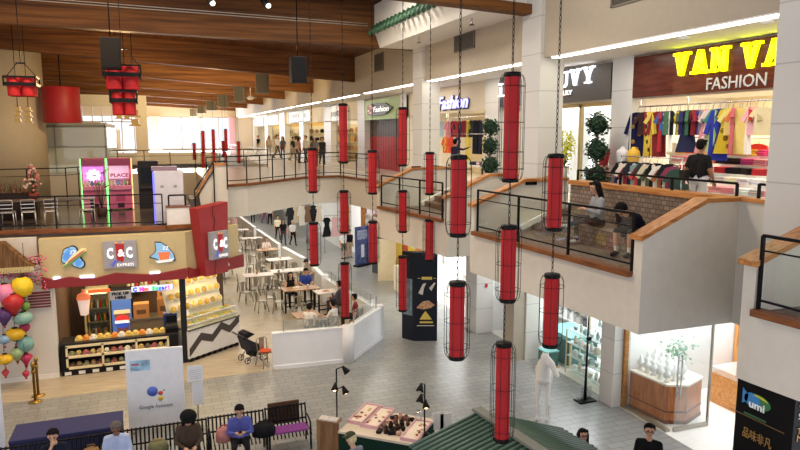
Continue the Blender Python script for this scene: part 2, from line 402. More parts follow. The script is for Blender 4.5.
gf.box(-6.6, -2.1, 35.97, 36.08, 7.52, 7.62); gf.box(-6.6, -2.1, 35.97, 36.08, 6.55, 6.6)
struct(gf, 'trim_glazed_room', mat((150, 154, 146), .5))
struct(MB().box(-6.6, -2.1, 36.1, 46, 7.6, 7.75), 'ceiling_glazed_room', mat((205, 206, 198), .7))
# far end: big windows over a low wall
fe = MB(); fe.box(-14, 18, 79.9, 80.2, 9.15, 12.2); fe.box(-14, -3.2, 79.9, 80.2, U, 7.7); fe.box(8.7, 11.4, 79.9, 80.2, U, 9.2); fe.box(-14, 18, 79.9, 80.2, 0, U + .1)
struct(fe, 'wall_back', mat((216, 206, 190), .7, var=.03))
wf = MB()
for x in (-3.0, -.9, 1.2, 3.3, 5.4, 7.4, 8.6): wf.box(x - .05, x + .05, 79.9, 80.05, U + .1, 9.15)
wf.box(-3.2, 8.7, 79.9, 80.05, U + .1, U + .2); wf.box(-3.2, 8.7, 79.9, 80.05, 9.05, 9.15)
struct(wf, 'window_3', mat((170, 170, 168), .5))
struct(MB().box(-3.0, 8.6, 79.96, 79.98, U + .2, 9.05), 'window_4', glass((253, 253, 253), .05))
struct(MB().box(-.2, 1.2, 79.4, 79.9, U, 9.15), 'wall_window_pier', mat((222, 226, 236), .6))
struct(MB().box(8.5, 9.1, 79, 79.9, U, 9.15), 'wall_pink_pier', mat((206, 160, 178), .6))
# ground floor piers of the shops
for nm, x0, x1, y0, y1 in (('a', 10.72, 11.4, 20.8, 21.7), ('c', 11.1, 11.62, 13.66, 14.2)):
    pm = MB(); pm.box(x0, x1, y0, y1, 0, SB); pm.mi = [1 if f in (2, 3) else 0 for f in range(6)]
    struct(pm, 'wall_pier_' + nm, [PILW, PILX])
struct(MB().box(10.9, 11.4, 17.7, 18.35, 0, SB), 'wall_pier_b', PILX); struct(MB().box(10.48, 10.9, 17.75, 18.4, 0, SB), 'wall_pier_tan', mat((178, 166, 148), .6))
# ------------------------------------------------------------------ upper shops
CREAM = mat((240, 226, 190), .7, var=.03); SHOPW = mat((238, 234, 224), .7, var=.02)
struct(MB().box(14.6, 14.8, 3, 80, U, 9.1), 'wall_shop_back', CREAM)
struct(MB().box(11.45, 14.6, 3, 80, 8.15, 8.25), 'ceiling_shop', CEILW)
struct(MB().box(11.3, 11.5, 3, 80, 8.05, 9.1), 'wall_shop_header', mat((220, 208, 184), .7, var=.02))
piers = [(13.5, 14.28), (20.2, 21.2), (YR(409), YR(403)), (YR(367), YR(360)), (YR(333), YR(326)), (YR(305), YR(301)), (YR(286), YR(281)), (YR(269), YR(266)), (YR(255), YR(252))]
for i, (a, b) in enumerate(piers):
    a, b = min(a, b), max(a, b)
    pm = MB(); pm.box(11.15, 11.6, a, b, U, 9.1); pm.mi = [1 if f in (2, 3) else 0 for f in range(6)]
    struct(pm, 'wall_shop_pier_%d' % i, [PILW, PILX])
    struct(MB().box(11.6, 14.6, (a + b) / 2 - .06, (a + b) / 2 + .06, U, 8.15), 'wall_shop_divider_%d' % i, SHOPW)
SLAB = {
 'V': (.95, [[(.08, 1), (.34, 1), (.56, 0), (.36, 0)], [(.62, 1), (.82, 1), (.56, 0), (.4, 0)], [(0, .88), (.42, .88), (.42, 1), (0, 1)], [(.56, .88), (.94, .88), (.94, 1), (.56, 1)]]),
 'A': (.95, [[(.1, 0), (.26, 0), (.54, 1), (.36, 1)], [(.58, 0), (.86, 0), (.6, 1), (.36, 1)], [(.25, .26), (.7, .26), (.7, .4), (.25, .4)], [(0, 0), (.36, 0), (.36, .12), (0, .12)], [(.5, 0), (.94, 0), (.94, .12), (.5, .12)]]),
 'N': (1.0, [[(.1, 0), (.28, 0), (.28, 1), (.1, 1)], [(.66, 0), (.84, 0), (.84, 1), (.66, 1)], [(.1, 1), (.36, 1), (.84, 0), (.6, 0)], [(0, .88), (.3, .88), (.3, 1), (0, 1)], [(0, 0), (.4, 0), (.4, .12), (0, .12)], [(.54, .88), (.98, .88), (.98, 1), (.54, 1)]]),
 'U': (.95, [[(.1, .25), (.32, .25), (.32, 1), (.1, 1)], [(.64, .25), (.8, .25), (.8, 1), (.64, 1)], [(.1, .26), (.32, .26), (.36, .15), (.5, .1), (.6, .15), (.64, .26), (.8, .26), (.75, .08), (.6, -.02), (.36, -.02), (.16, .08)], [(0, .9), (.42, .9), (.42, 1), (0, 1)], [(.52, .9), (.92, .9), (.92, 1), (.52, 1)]]),
 'Y': (.95, [[(.08, 1), (.34, 1), (.56, .45), (.4, .4)], [(.66, 1), (.84, 1), (.58, .4), (.44, .42)], [(.37, 0), (.59, 0), (.59, .48), (.37, .48)], [(0, .9), (.42, .9), (.42, 1), (0, 1)], [(.56, .9), (.95, .9), (.95, 1), (.56, 1)], [(.22, 0), (.74, 0), (.74, .1), (.22, .1)]]),
 'L': (.85, [[(.1, 0), (.32, 0), (.32, 1), (.1, 1)], [(0, 0), (.78, 0), (.78, .12), (0, .12)], [(.66, 0), (.78, 0), (.78, .36), (.66, .36)], [(0, .9), (.44, .9), (.44, 1), (0, 1)]]),
}
def slab(mb, s, w, h, d=.05, gap=.06):
    """slab lettering laid out from the local origin along x"""
    x = 0
    for ch in s:
        if ch == ' ': x += .5 * w; continue
        adv, polys = SLAB[ch]
        for p in polys: mb.prism([(x + a * w, b * h) for a, b in p], 0, d, 'z')
        x += (adv + gap) * w
    return x
def signboard(name, label, u0, u1, z0, z1, m, cat='shop sign', x=11.28, dep=.1, group=None):
    ya, yb = YR(u0), YR(u1)
    t = thing(name, label, cat, (x, (ya + yb) / 2, z0), 0, group)
    h = abs(ya - yb) / 2
    MB().box(-dep, 0, -h, h, 0, z1 - z0).build('board', m, t)
    return t
SX = Matrix.Identity(4)
def onwall(u, v, x): p = at(u, v, x=x); return frame(p, (0, -1, 0))
vv = thing('shop_sign', 'dark red brown wooden shop sign with big glowing yellow letters', 'shop sign', (11.28, 10.3, 8.08))
MB().box(-.12, 0, -3.4, 3.25, 0, .97).build('board', wood((70, 30, 22), (98, 46, 34), .25, (9, 1, 9)), vv)
p0 = at(674, 76.5, x=11.1); p1 = at(730, 70, x=11.1)
hh = at(674, 54, x=11.1).z - p0.z
def lettering(s, u0, v0, u1, h, x, m, par, d=.05, nm='letters'):
    a = at(u0, v0, x=x); w_tot = a.y - at(u1, v0, x=x).y
    tmp = MB(); unit = slab(tmp, s, 1.0, 1.0)
    mb = MB(); mb.M = Matrix.Translation(-par.location) @ frame(a, (0, -1, 0)); slab(mb, s, w_tot / unit, h, d)
    return mb.build(nm, m, par)
YEL = emit((250, 255, 10), 1.25)
a = at(674, 76.5, x=11.12)
wV = (a.y - at(731, 70, x=11.12).y)
for s_, y0 in (('VAN', a.y), ('VAN', at(741, 70, x=11.12).y)):
    mb = MB(); mb.M = Matrix.Translation(-vv.location) @ frame((11.14, y0, a.z), (0, -1, 0)); slab(mb, s_, wV / 3.05, hh, .08); mb.build('letters', YEL, vv)
f0 = at(706, 90, x=11.14); f1 = at(771, 76, x=11.14)
text('FASHION', frame((11.15, f0.y, f0.z), (0, -1, 0)), .36, mat((186, 186, 190), .5), vv, 'lettering', .01, width=f0.y - f1.y - .1)
lv = signboard('shop_sign', 'dark slate shop sign with white serif letters and a small brown strip', 499, 613, 8.1, 9.03, mat((66, 68, 76), .35, var=.04))
WL = emit((245, 245, 250), 1.3)
for ch, u, v, uu in (('L', 499, 97, 508), ('U', 559.5, 88, 570), ('V', 570, 86, 582), ('Y', 582, 84, 596)):
    lettering(ch, u, v, uu, .44, 11.16, WL, lv, .04, 'letter')
MB().box(-.14, -.1, YR(574) - lv.location.y, YR(545) - lv.location.y, .17, .37).build('strip', mat((70, 48, 34), .5), lv)
q0 = at(550, 98.6, x=11.13); q1 = at(572, 96, x=11.13)
text('JEWELRY', frame((11.13, q0.y, lv.location.z + .2), (0, -1, 0)), .19, WL, lv, 'lettering', .01, width=q0.y - q1.y)
bs = thing('shop_sign', 'blue white glowing slanted Fashion lettering on a cream wall', 'shop sign', (11.29, YR(452), 8.25))
q0 = at(438, 110, x=11.25); q1 = at(468, 107, x=11.25)
text('Fashion', frame((11.27, q0.y, q0.z - .0), (0, -1, 0)), .52, mat((20, 22, 30), .4), bs, 'backing', .01, width=q0.y - q1.y + .06, bold=.035, shear=.25, hs=1.35)
text('Fashion', frame((11.24, q0.y, q0.z + .02), (0, -1, 0)), .52, emit((178, 178, 255), 1.3), bs, 'lettering', .02, width=q0.y - q1.y, bold=.01, shear=.25, hs=1.35)
gs = signboard('shop_sign', 'pale green shop sign with a black plate reading Fashion', 362, 409, 7.95, 9.0, mat((176, 202, 146), .6, var=.04))
pl = MB(); pl.M = Matrix.Translation(-gs.location)
yc = YR(383); pl.prism([(YR(371), 8.22), (YR(371), 8.72), (YR(380), 8.82), (YR(389), 8.76), (YR(396), 8.48), (YR(389), 8.2), (YR(380), 8.16)], 11.08, 11.18, 'x'); pl.build('plate', mat((16, 16, 18), .4), gs)
q0 = at(377, 114, x=11.06)
text('Fashion', frame((11.07, YR(377.5), 8.34), (0, -1, 0)), .4, emit((240, 240, 235), .8), gs, 'lettering', .01, width=YR(377.5) - YR(393), shear=.2)
mo = MB(); mo.M = Matrix.Translation(-gs.location)
for i in range(3):
    for j in range(4): mo.box(11.04, 11.08, YR(372.2) - i * .32, YR(372.2) - i * .32 - .24, 8.27 + j * .12, 8.36 + j * .12, (i + j) % 3)
mo.build('mosaic', [mat((214, 120, 90), .5), mat((230, 226, 220), .5), mat((150, 40, 50), .5)], gs)
signs = [(327, 345, 8.0, 9.05, 'white shop sign above the lit jewellery shop beside the red lantern', (236, 236, 232), 'HONG'), (290, 312, 8.15, 9.05, 'large white shop sign with grey lettering above the far yellow shop', (240, 238, 232), 'GALLERY'), (266, 280, 8.1, 9.0, 'cream shop sign with yellow border beside the far white signs', (238, 226, 170), 'ART'), (254, 264, 8.1, 8.95, 'small white shop sign farthest down the upper walkway', (232, 234, 240), 'SHOP')]
for u0, u1, z0, z1, lb, c, w_ in signs:
    t = signboard('shop_sign', lb, u0, u1, z0, z1, mat(c, .5))
    f = MB(); h = abs(YR(u0) - YR(u1)) / 2
    for zz in (.0, z1 - z0 - .05): f.box(-.13, -.1, -h, h, zz, zz + .05)
    for yy in (-h, h - .06): f.box(-.13, -.1, yy, yy + .06, 0, z1 - z0)
    for k in range(7): f.box(-.12, -.1, h * .66 - k * h * .2 - .06 * h, h * .66 - k * h * .2 + .05 * h, .3 + .06 * (k % 2), .62)
    f.build('border', mat((112, 112, 110), .5), t)
# shutter of the green shop
sh = thing('roller_shutter', 'closed roller shutter, red below and grey above, under the green sign', 'shutter', (11.5, (YR(365) + YR(404)) / 2, U))
h = (YR(367) - YR(403)) / 2; cur = MB()
n = 30
for k in range(n): cur.prism([(0, k * .09), (-.03, k * .09 + .02), (-.03, k * .09 + .07), (0, k * .09 + .09)], -h, h, 'y', 0 if k < 19 else 1)
cur.build('curtain', [mat((196, 52, 58), .5), mat((96, 92, 92), .5)], sh)
MB().box(-.12, .1, -h, h, 2.62, 2.78).build('shutter_box', mat((96, 92, 92), .5), sh)
gm = MB()
for k in range(15): gm.box(-.05, -.035, -h + k * 2 * h / 14 - .012, -h + k * 2 * h / 14 + .012, 0, 2.6)
gm.build('grille', mat((110, 60, 62), .4), sh)
# glazed jewellery shop front (second shop)
gf = MB()
for u in (551, 577, 612, 515): y = YR(u); gf.box(11.4, 11.5, y - .05, y + .05, U, 8.05)
gf.box(11.4, 11.5, YR(612), YR(500), 7.95, 8.05)
struct(gf, 'window_5', mat((176, 160, 120), .35, .5))
struct(MB().box(11.44, 11.46, YR(612), YR(577), U, 7.95), 'window_6', glass((249, 251, 253), .06))
struct(MB().box(11.44, 11.46, YR(551), YR(500), U, 7.95), 'window_7', glass((249, 251, 253), .06))
struct(MB().box(12.6, 12.7, 14.4, 20.2, U, 8.1), 'wall_jewel_back', mat((224, 232, 240), .6))
for k, (yy, lb) in enumerate(((YR(556) , 'thin white light tube standing at the left edge of the glass door'), (YR(579), 'thin white light tube at the left edge of the glass window'))):
    solo(MB().box(-.03, .03, -.04, .04, 0, 2.5), 'light_tube', emit((255, 255, 255), 3), lb, 'light', (11.75, yy, U + .02), 0)
# ------------------------------------------------------------------ garments
def outline(kind):
    if kind == 'shirt': return [(-.07, 0), (.07, 0), (.19, -.04), (.34, -.3), (.25, -.36), (.17, -.2), (.18, -.66), (-.18, -.66), (-.17, -.2), (-.25, -.36), (-.34, -.3), (-.19, -.04)]
    if kind == 'dress': return [(-.07, 0), (.07, 0), (.17, -.04), (.24, -.22), (.17, -.24), (.13, -.42), (.28, -1.12), (-.28, -1.12), (-.13, -.42), (-.17, -.24), (-.24, -.22), (-.17, -.04)]
    if kind == 'robe': return [(-.07, 0), (.07, 0), (.2, -.05), (.36, -.62), (.25, -.66), (.19, -.3), (.23, -1.3), (-.23, -1.3), (-.19, -.3), (-.25, -.66), (-.36, -.62), (-.2, -.05)]
    return [(-.18, 0), (.18, 0), (.22, -.7), (.03, -.7), (0, -.2), (-.03, -.7), (-.22, -.7)]
CN = {}
def garment(kind, rgb, name, label, loc, rz, group, sc=1.0, rgb2=None):
    t = MB(); o = outline(kind)
    t.prism([(x * sc, z * sc) for x, z in o], -.035, .035, 'y', 0)
    if rgb2:
        zb = min(z for x, z in o) * sc
        for k in range(5): t.ell((random.uniform(-.12, .12) * sc, -.036, zb * (.15 + .17 * k)), (.06 * sc, .012, .07 * sc), 6, 1, 4)
    root = thing(name, label, 'clothing', loc, rz, group)
    t.build('cloth', [mat(rgb, .85, bump=.3, scale=14), mat(rgb2 or rgb, .85)], root)
    MB().tube([(0, 0, -.02), (0, 0, .07), (.025, 0, .1), (0, 0, .125)], .006, 5).build('hanger_hook', STEEL, root)
    return root
def rail(nm, label, x, y0, y1, z):
    t = thing('clothes_rail', label, 'rail', (x, (y0 + y1) / 2, z)); h = abs(y1 - y0) / 2
    MB().tube([(0, -h, 0), (0, h, 0)], .018, 8).build('tube', CHROME, t)
    for s_ in (-h, h): MB().bar((0, s_ * .98, 0), (0, s_ * .98, 8.15 - z), .025).build('hanger_rod', CHROME, t)
RZ = -PI / 2
rail('a', 'upper clothes rail across the shop under the yellow sign', 11.3, 8.2, 13.4, 7.86)
ROW1 = [(638, 'robe', (24, 26, 62), 'navy robe with gold trim', (150, 120, 50)), (650, 'robe', (222, 196, 70), 'mustard yellow robe with dark trim', (60, 50, 30)), (661, 'dress', (160, 26, 34), 'dark red long dress', None), (672, 'shirt', (30, 30, 36), 'black patterned top', (180, 176, 170)), (680, 'shirt', (40, 38, 92), 'navy top', None), (684, 'shirt', (216, 190, 50), 'yellow and black top', (30, 30, 30)), (694, 'shirt', (128, 22, 28), 'dark red top', None), (700, 'shirt', (120, 124, 132), 'grey top', None), (707, 'dress', (222, 148, 158), 'pink dress with flowers', (240, 214, 214)), (714, 'dress', (154, 186, 120), 'pale green dress', None), (720, 'robe', (34, 48, 158), 'royal blue robe', None), (727, 'dress', (206, 184, 40), 'mustard dress', (120, 100, 20)), (734, 'dress', (196, 96, 112), 'rose dress', None), (742, 'dress', (226, 204, 120), 'pale yellow dress', None), (749, 'shirt', (176, 24, 32), 'crimson short sleeved top', None), (757, 'shirt', (232, 176, 184), 'light pink top', None), (763, 'shirt', (230, 214, 170), 'cream top', None), (667, 'shirt', (70, 110, 80), 'green top', None), (689, 'shirt', (52, 96, 70), 'bottle green top', None), (645, 'shirt', (60, 40, 40), 'dark brown top', None)]
for i, (u, k, c, d, c2) in enumerate(ROW1):
    p = at(u, 103, x=11.3)
    garment(k, c, {'shirt': 'blouse', 'dress': 'dress', 'robe': 'robe'}[k], d + ' on the upper rail under the glowing yellow sign', (11.3 + (i % 3) * .02, p.y, 7.73), RZ + random.choice((-1, 1)) * random.uniform(.2, .95), 'clothes on the upper rail', .84, c2)
rail('b', 'lower clothes rail behind the man in black', 12.3, 8.2, 12.9, 7.12)
EXTRA = [(642.5, 'shirt', (150, 40, 60), 'dark rose blouse'), (655, 'shirt', (214, 190, 90), 'straw yellow blouse'), (658, 'robe', (120, 24, 30), 'maroon robe'), (665, 'shirt', (60, 90, 160), 'sky patterned blouse'), (670, 'dress', (226, 224, 216), 'ivory dress'), (677, 'shirt', (60, 80, 60), 'moss blouse'), (687, 'dress', (22, 30, 70), 'midnight blue dress'), (697, 'shirt', (180, 60, 70), 'coral blouse'), (704, 'shirt', (40, 60, 170), 'cobalt blouse'), (711, 'shirt', (236, 210, 206), 'blush blouse'), (717, 'shirt', (60, 130, 120), 'sea green blouse'), (724, 'dress', (26, 40, 110), 'dark blue dress'), (731, 'shirt', (230, 220, 130), 'lemon blouse'), (738, 'shirt', (210, 120, 70), 'apricot blouse'), (745, 'dress', (232, 228, 220), 'white dress'), (753, 'shirt', (190, 170, 130), 'sand blouse')]
for i, (u, k, c, d) in enumerate(EXTRA):
    p = at(u, 103, x=11.3)
    garment(k, c, {'shirt': 'blouse', 'dress': 'dress', 'robe': 'robe'}[k], d + ' on the upper rail under the glowing yellow sign', (11.36, p.y, 7.73), RZ + random.choice((-1, 1)) * random.uniform(.3, 1.0), 'clothes on the upper rail', .84, (214, 190, 150) if 'patterned' in d else None)
ROW2 = [(676, 'shirt', (236, 238, 232), 'white blouse'), (689, 'shorts', (40, 130, 70), 'bright green trousers'), (700, 'shirt', (240, 238, 228), 'ivory blouse'), (710, 'shirt', (232, 228, 214), 'off white blouse'), (722, 'shirt', (26, 30, 66), 'navy blouse'), (731, 'shorts', (28, 30, 60), 'navy trousers'), (740, 'shorts', (236, 224, 180), 'cream trousers'), (749, 'shorts', (232, 220, 188), 'beige trousers'), (760, 'shirt', (214, 60, 40), 'orange red printed blouse')]
for i, (u, k, c, d) in enumerate(ROW2):
    p = at(u, 128, x=12.3)
    garment(k, c, 'trousers' if k == 'shorts' else 'blouse', d + ' on the lower rail behind the man in black', (12.3, p.y, 6.99), RZ + random.uniform(-.3, .3), 'clothes on the lower rail', .9)
# display tables heaped with folded clothes
def table(nm, label, cx, cy, z, w, d, h, m):
    t = thing('display_table', label, 'table', (cx, cy, z))
    MB().box(-w / 2, w / 2, -d / 2, d / 2, h - .05, h).build('tabletop', m, t, bevel=.008)
    for sx in (-1, 1):
        for sy in (-1, 1): MB().bar((sx * (w / 2 - .06), sy * (d / 2 - .06), 0), (sx * (w / 2 - .06), sy * (d / 2 - .06), h - .05), .05).build('leg', BLK, t)
    return t
PC = [((236, 234, 228), 'white'), ((40, 38, 40), 'black'), ((206, 70, 130), 'magenta'), ((226, 150, 160), 'pink'), ((214, 120, 60), 'orange'), ((228, 222, 200), 'ivory'), ((176, 178, 180), 'grey'), ((190, 40, 50), 'red'), ((222, 190, 60), 'yellow'), ((120, 140, 120), 'sage')]
def folded(x, y, z, rgb, nm, where, k, w=.26):
    mb = MB(); mb.M = Matrix.Rotation(random.uniform(-.4, .4), 4, 'Z')
    for j in range(3): mb.box(-w / 2 + random.uniform(0, .03), w / 2 - random.uniform(0, .03), -w * .62, w * .6, j * .045, j * .045 + .043, j % 2)
    solo(mb, 'folded_clothes', [mat(rgb, .9, bump=.3, scale=20), mat(tuple(min(255, int(c * random.choice((.8, 1.1)))) for c in rgb), .9, bump=.3, scale=20)], '%s folded clothes, %s from left, %s' % (nm, ORD[k], where), 'clothing', (x, y, z), 0, 'folded clothes on the display tables', .014)
sd = thing('stepped_display', 'white stepped display stand heaped with clothes under the glowing yellow sign', 'display stand', (11.1, 10.6, U))
for r in range(5): MB().box(.02 + .26 * r, .28 + .26 * r, -2.3, 1.6 + .25 * r, 0, .62 + .19 * r).build('step', WHITE, sd)
rq = random.Random(11)
for r in range(5):
    for k in range(12):
        y = 12.1 + .22 * r - k * .335 - .02 * r
        i_ = [rq.choice((0, 0, 5, 6, 3, 9)), rq.choice((0, 5, 6, 0, 1)), rq.choice((1, 1, 0, 7, 6)), rq.choice((3, 1, 2, 0, 4)), rq.choice((4, 3, 2, 8, 7))][r]
        folded(11.1 + .15 + .26 * r, y, U + .622 + .19 * r, PC[i_][0], PC[i_][1], '%s step of the clothes stand' % ORD[r], k, .27)
# rack of narrow hanging clothes in front on the left
rk = thing('clothes_rack', 'chrome clothes rack crowded with dark clothes behind the railing', 'clothes rack', (10.75, 12.3, U))
MB().tube([(0, -1.05, 1.32), (0, 1.05, 1.32)], .016, 8).build('rail', CHROME, rk)
for s_ in (-1, 1):
    MB().tube([(0, s_ * 1.0, .03), (0, s_ * 1.0, 1.32)], .016, 8).build('upright', CHROME, rk); MB().box(-.22, .22, s_ - .02, s_ + .02, 0, .03).build('foot', CHROME, rk)
RC = [((30, 30, 34), 'black'), ((222, 214, 200), 'cream'), ((150, 40, 50), 'wine red'), ((44, 46, 60), 'charcoal'), ((120, 150, 150), 'teal grey'), ((196, 60, 60), 'red'), ((60, 60, 64), 'dark grey'), ((210, 200, 170), 'beige'), ((80, 90, 70), 'olive'), ((24, 26, 30), 'jet black'), ((230, 228, 224), 'white'), ((170, 110, 70), 'tan'), ((36, 40, 44), 'slate'), ((140, 60, 90), 'plum'), ((50, 80, 70), 'dark green')]
for i in range(15):
    garment('shirt', RC[i][0], 'blouse', RC[i][1] + ' top on the chrome rack behind the railing, %s from the left' % ORD[i], (10.75, 13.2 - .128 * i, U + 1.19 - .05 * (i % 3)), RZ + random.uniform(.35, 1.0), 'clothes on the chrome rack', .9, (200, 190, 180) if i % 3 == 0 else None)
# dress forms
for u, c1, c2, lb in ((603.5, (222, 150, 140), (190, 40, 60), 'pink dress form with a red and white top'), (622, (36, 40, 150), (226, 222, 226), 'royal blue draped dress form with a white top'), (633, (196, 70, 110), (222, 176, 60), 'pink and yellow draped dress form')):
    p = at(u, 165, x=10.95)
    t = thing('dress_form', lb + ' beside the yellow sign shop', 'dress form', (10.95, p.y, U))
    MB().lathe([(.15, 0), (.15, .03), (.03, .05), (.025, .5)], n=12).build('stand', BLK, t)
    MB().lathe([(.22, .3), (.2, .6), (.15, .95), (.125, 1.05)], n=16, sc=(.8, 1)).build('skirt', mat(c1, .8, bump=.3, scale=15), t)
    MB().lathe([(.125, 1.05), (.15, 1.2), (.18, 1.36), (.16, 1.44), (.06, 1.5), (.05, 1.54)], n=16, sc=(.75, 1)).build('bodice', mat(c2, .8), t)
# second clothes shop (blue sign)
rail('c', 'clothes rail under the blue Fashion lettering', 11.8, 20.9, 26, 7.86)
R3 = [(438, 'shirt', (176, 150, 160), 'mauve top'), (442, 'shirt', (170, 190, 206), 'light blue top'), (446, 'dress', (222, 206, 170), 'cream dress'), (449, 'shirt', (208, 130, 150), 'pink top'), (453, 'shirt', (40, 38, 44), 'black patterned top'), (456, 'shirt', (160, 44, 60), 'crimson top'), (460, 'shirt', (60, 70, 110), 'slate blue top'), (464.5, 'shirt', (130, 30, 44), 'wine top'), (468, 'shirt', (190, 172, 50), 'olive yellow top'), (472, 'shirt', (54, 56, 66), 'charcoal top'), (476, 'robe', (20, 22, 34), 'black long coat'), (480, 'robe', (24, 26, 48), 'navy long coat')]
for u, k_, c, d in R3:
    p = at(u, 113, x=11.8); garment(k_, c, 'blouse' if k_ == 'shirt' else ('dress' if k_ == 'dress' else 'coat'), d + ' on the rail under the blue Fashion lettering', (11.8, p.y, 7.73), RZ + random.uniform(-.4, .4), 'clothes under the blue sign', 1.0)
rail('d', 'lower clothes rail under the blue Fashion lettering', 11.7, 21.2, 25.6, 7.2)
for u, k_, c, d in ((446, 'shirt', (226, 100, 40), 'orange printed blouse'), (451, 'shirt', (216, 70, 40), 'red orange blouse'), (458, 'dress', (44, 54, 110), 'navy and yellow patterned dress'), (468, 'dress', (236, 218, 96), 'bright yellow long dress')):
    p = at(u, 125, x=11.7); garment(k_, c, 'blouse' if k_ == 'shirt' else 'dress', d + ' on the lower rail of the blue sign shop', (11.7, p.y, 7.07), RZ + random.uniform(-.2, .2), 'clothes on the lower rail of the blue sign shop', 1.0, (220, 190, 90) if 'patterned' in d or 'printed' in d else None)
def table(nm, label, cx, cy, z, w, d, h, m):
    t = thing('display_table', label, 'table', (cx, cy, z))
    MB().box(-w / 2, w / 2, -d / 2, d / 2, h - .05, h).build('tabletop', m, t, bevel=.008)
    for sx in (-1, 1):
        for sy in (-1, 1): MB().bar((sx * (w / 2 - .06), sy * (d / 2 - .06), 0), (sx * (w / 2 - .06), sy * (d / 2 - .06), h - .05), .05).build('leg', BLK, t)
    return t
table('t', 'display table of bags in the shop under the blue lettering', 11.5, 22.8, U, .8, 3.0, .7, WHITE)
for i, (c, nm) in enumerate((((236, 232, 222), 'white'), ((190, 40, 60), 'red'), ((226, 214, 130), 'pale yellow'), ((200, 206, 170), 'pale green'), ((60, 56, 60), 'dark'), ((210, 190, 200), 'lilac'))):
    folded(11.4, 24.0 - .45 * i, U + .7, c, nm, 'table under the blue lettering', i, .4)
# topiary trees
def topiary(label, loc):
    t = thing('topiary_tree', label, 'plant', loc)
    MB().lathe([(.17, 0), (.22, .36), (.23, .4), (.19, .4), (.19, .34)], n=18).build('pot', mat((120, 116, 108), .6), t)
    MB().tube([(0, 0, .34), (0, 0, 2.2)], .03, 8).build('trunk', mat((84, 62, 44), .8), t)
    for z, r in ((.78, .33), (1.45, .3), (2.08, .3)):
        mb = MB()
        mb.ell((0, 0, z), r * .78, 14, 0, 10)
        for k in range(240):
            a = random.uniform(0, 2 * PI); b = math.acos(random.uniform(-1, 1)); rr = r * random.uniform(.78, 1.08)
            c = Vector((rr * math.sin(b) * math.cos(a), rr * math.sin(b) * math.sin(a), z + rr * math.cos(b)))
            e1 = Vector((random.uniform(-1, 1), random.uniform(-1, 1), random.uniform(-1, 1))).normalized() * .055; e2 = e1.orthogonal().normalized() * .03
            mb.add([c - e1, c + e2, c + e1, c - e2], [(0, 1, 2, 3)], 1)
        mb.build('foliage_ball', [mat((28, 44, 34), .8), mat((46, 68, 50), .6, var=.4, scale=20)], t)
topiary('three ball green topiary tree left of the tallest red lantern', (10.75, at(490, 150, x=10.75).y, U)); topiary('three ball green topiary tree beside the pale glass shop window', (10.4, at(597, 150, x=10.4).y, U))
fp = thing('flower_vase', 'tall vase of yellow green flower sprays by the glass door', 'plant', (10.9, at(565, 150, x=10.9).y, U))
MB().lathe([(.12, 0), (.15, .3), (.1, .7), (.13, .95)], n=16).build('vase', mat((226, 226, 220), .3), fp)
mb = MB()
for k in range(26):
    a = random.uniform(0, 6.3); r = random.uniform(.1, .34); z = random.uniform(1.25, 2.0)
    mb.tube([(0, 0, .9), (r * .4 * math.cos(a), r * .4 * math.sin(a), 1.2), (r * math.cos(a), r * math.sin(a), z)], .006, 4)
    for j in range(7): mb.ell((r * math.cos(a) + random.uniform(-.06, .06), r * math.sin(a) + random.uniform(-.06, .06), z - .07 * j), (.035, .035, .025), 6, 1, 4)
mb.build('flower_spray', [mat((96, 130, 50), .6), mat((222, 220, 60), .6)], fp)
# goods on shelves in the far upper shops
def shelfunit(label, loc, w, h, rows, cols, n, group, rz=0, m=WHITE, d=.35, pal=None, goods='boxed goods', seed=0):
    rnd = random.Random(seed)
    t = thing('shelf_unit', label, 'shelves', loc, rz)
    fr = MB(); fr.box(-d / 2, d / 2, -w / 2, -w / 2 + .03, 0, h); fr.box(-d / 2, d / 2, w / 2 - .03, w / 2, 0, h); fr.box(d / 2 - .02, d / 2, -w / 2, w / 2, 0, h); fr.build('carcass', m, t)
    for i in range(rows): MB().box(-d / 2, d / 2, -w / 2 + .03, w / 2 - .03, .1 + i * (h - .1) / rows, .13 + i * (h - .1) / rows).build('shelf', m, t)
    pal = pal or [(196, 60, 60), (220, 190, 120), (236, 232, 226), (90, 110, 150), (60, 56, 56)]
    for i in range(rows):
        for j in range(cols):
            hh_ = rnd.uniform(.45, .85) * (h - .1) / rows * .9; ww = w / cols * rnd.uniform(.5, .85)
            y = -w / 2 + (j + .5) * w / cols; c = rnd.choice(pal)
            q = Matrix.Rotation(rz, 3, 'Z') @ Vector((-.04, y, .13 + i * (h - .1) / rows))
            mb = MB(); mb.box(-.09, .09, -ww / 2, ww / 2, 0, hh_ * .8); mb.box(-.06, .06, -ww / 3, ww / 3, hh_ * .8, hh_)
            solo(mb, 'shop_goods', mat(c, .6), '%s, %s from left, %s shelf up, %s' % (goods, ORD[cols - 1 - j], ORD[i], n), 'goods', (loc[0] + q.x, loc[1] + q.y, loc[2] + q.z), rz, group)
struct(MB().box(11.5, 14.6, YR(360) - .3, YR(360) - .25, U, 8.15), 'wall_far_shop_a', mat((226, 200, 130), .7))
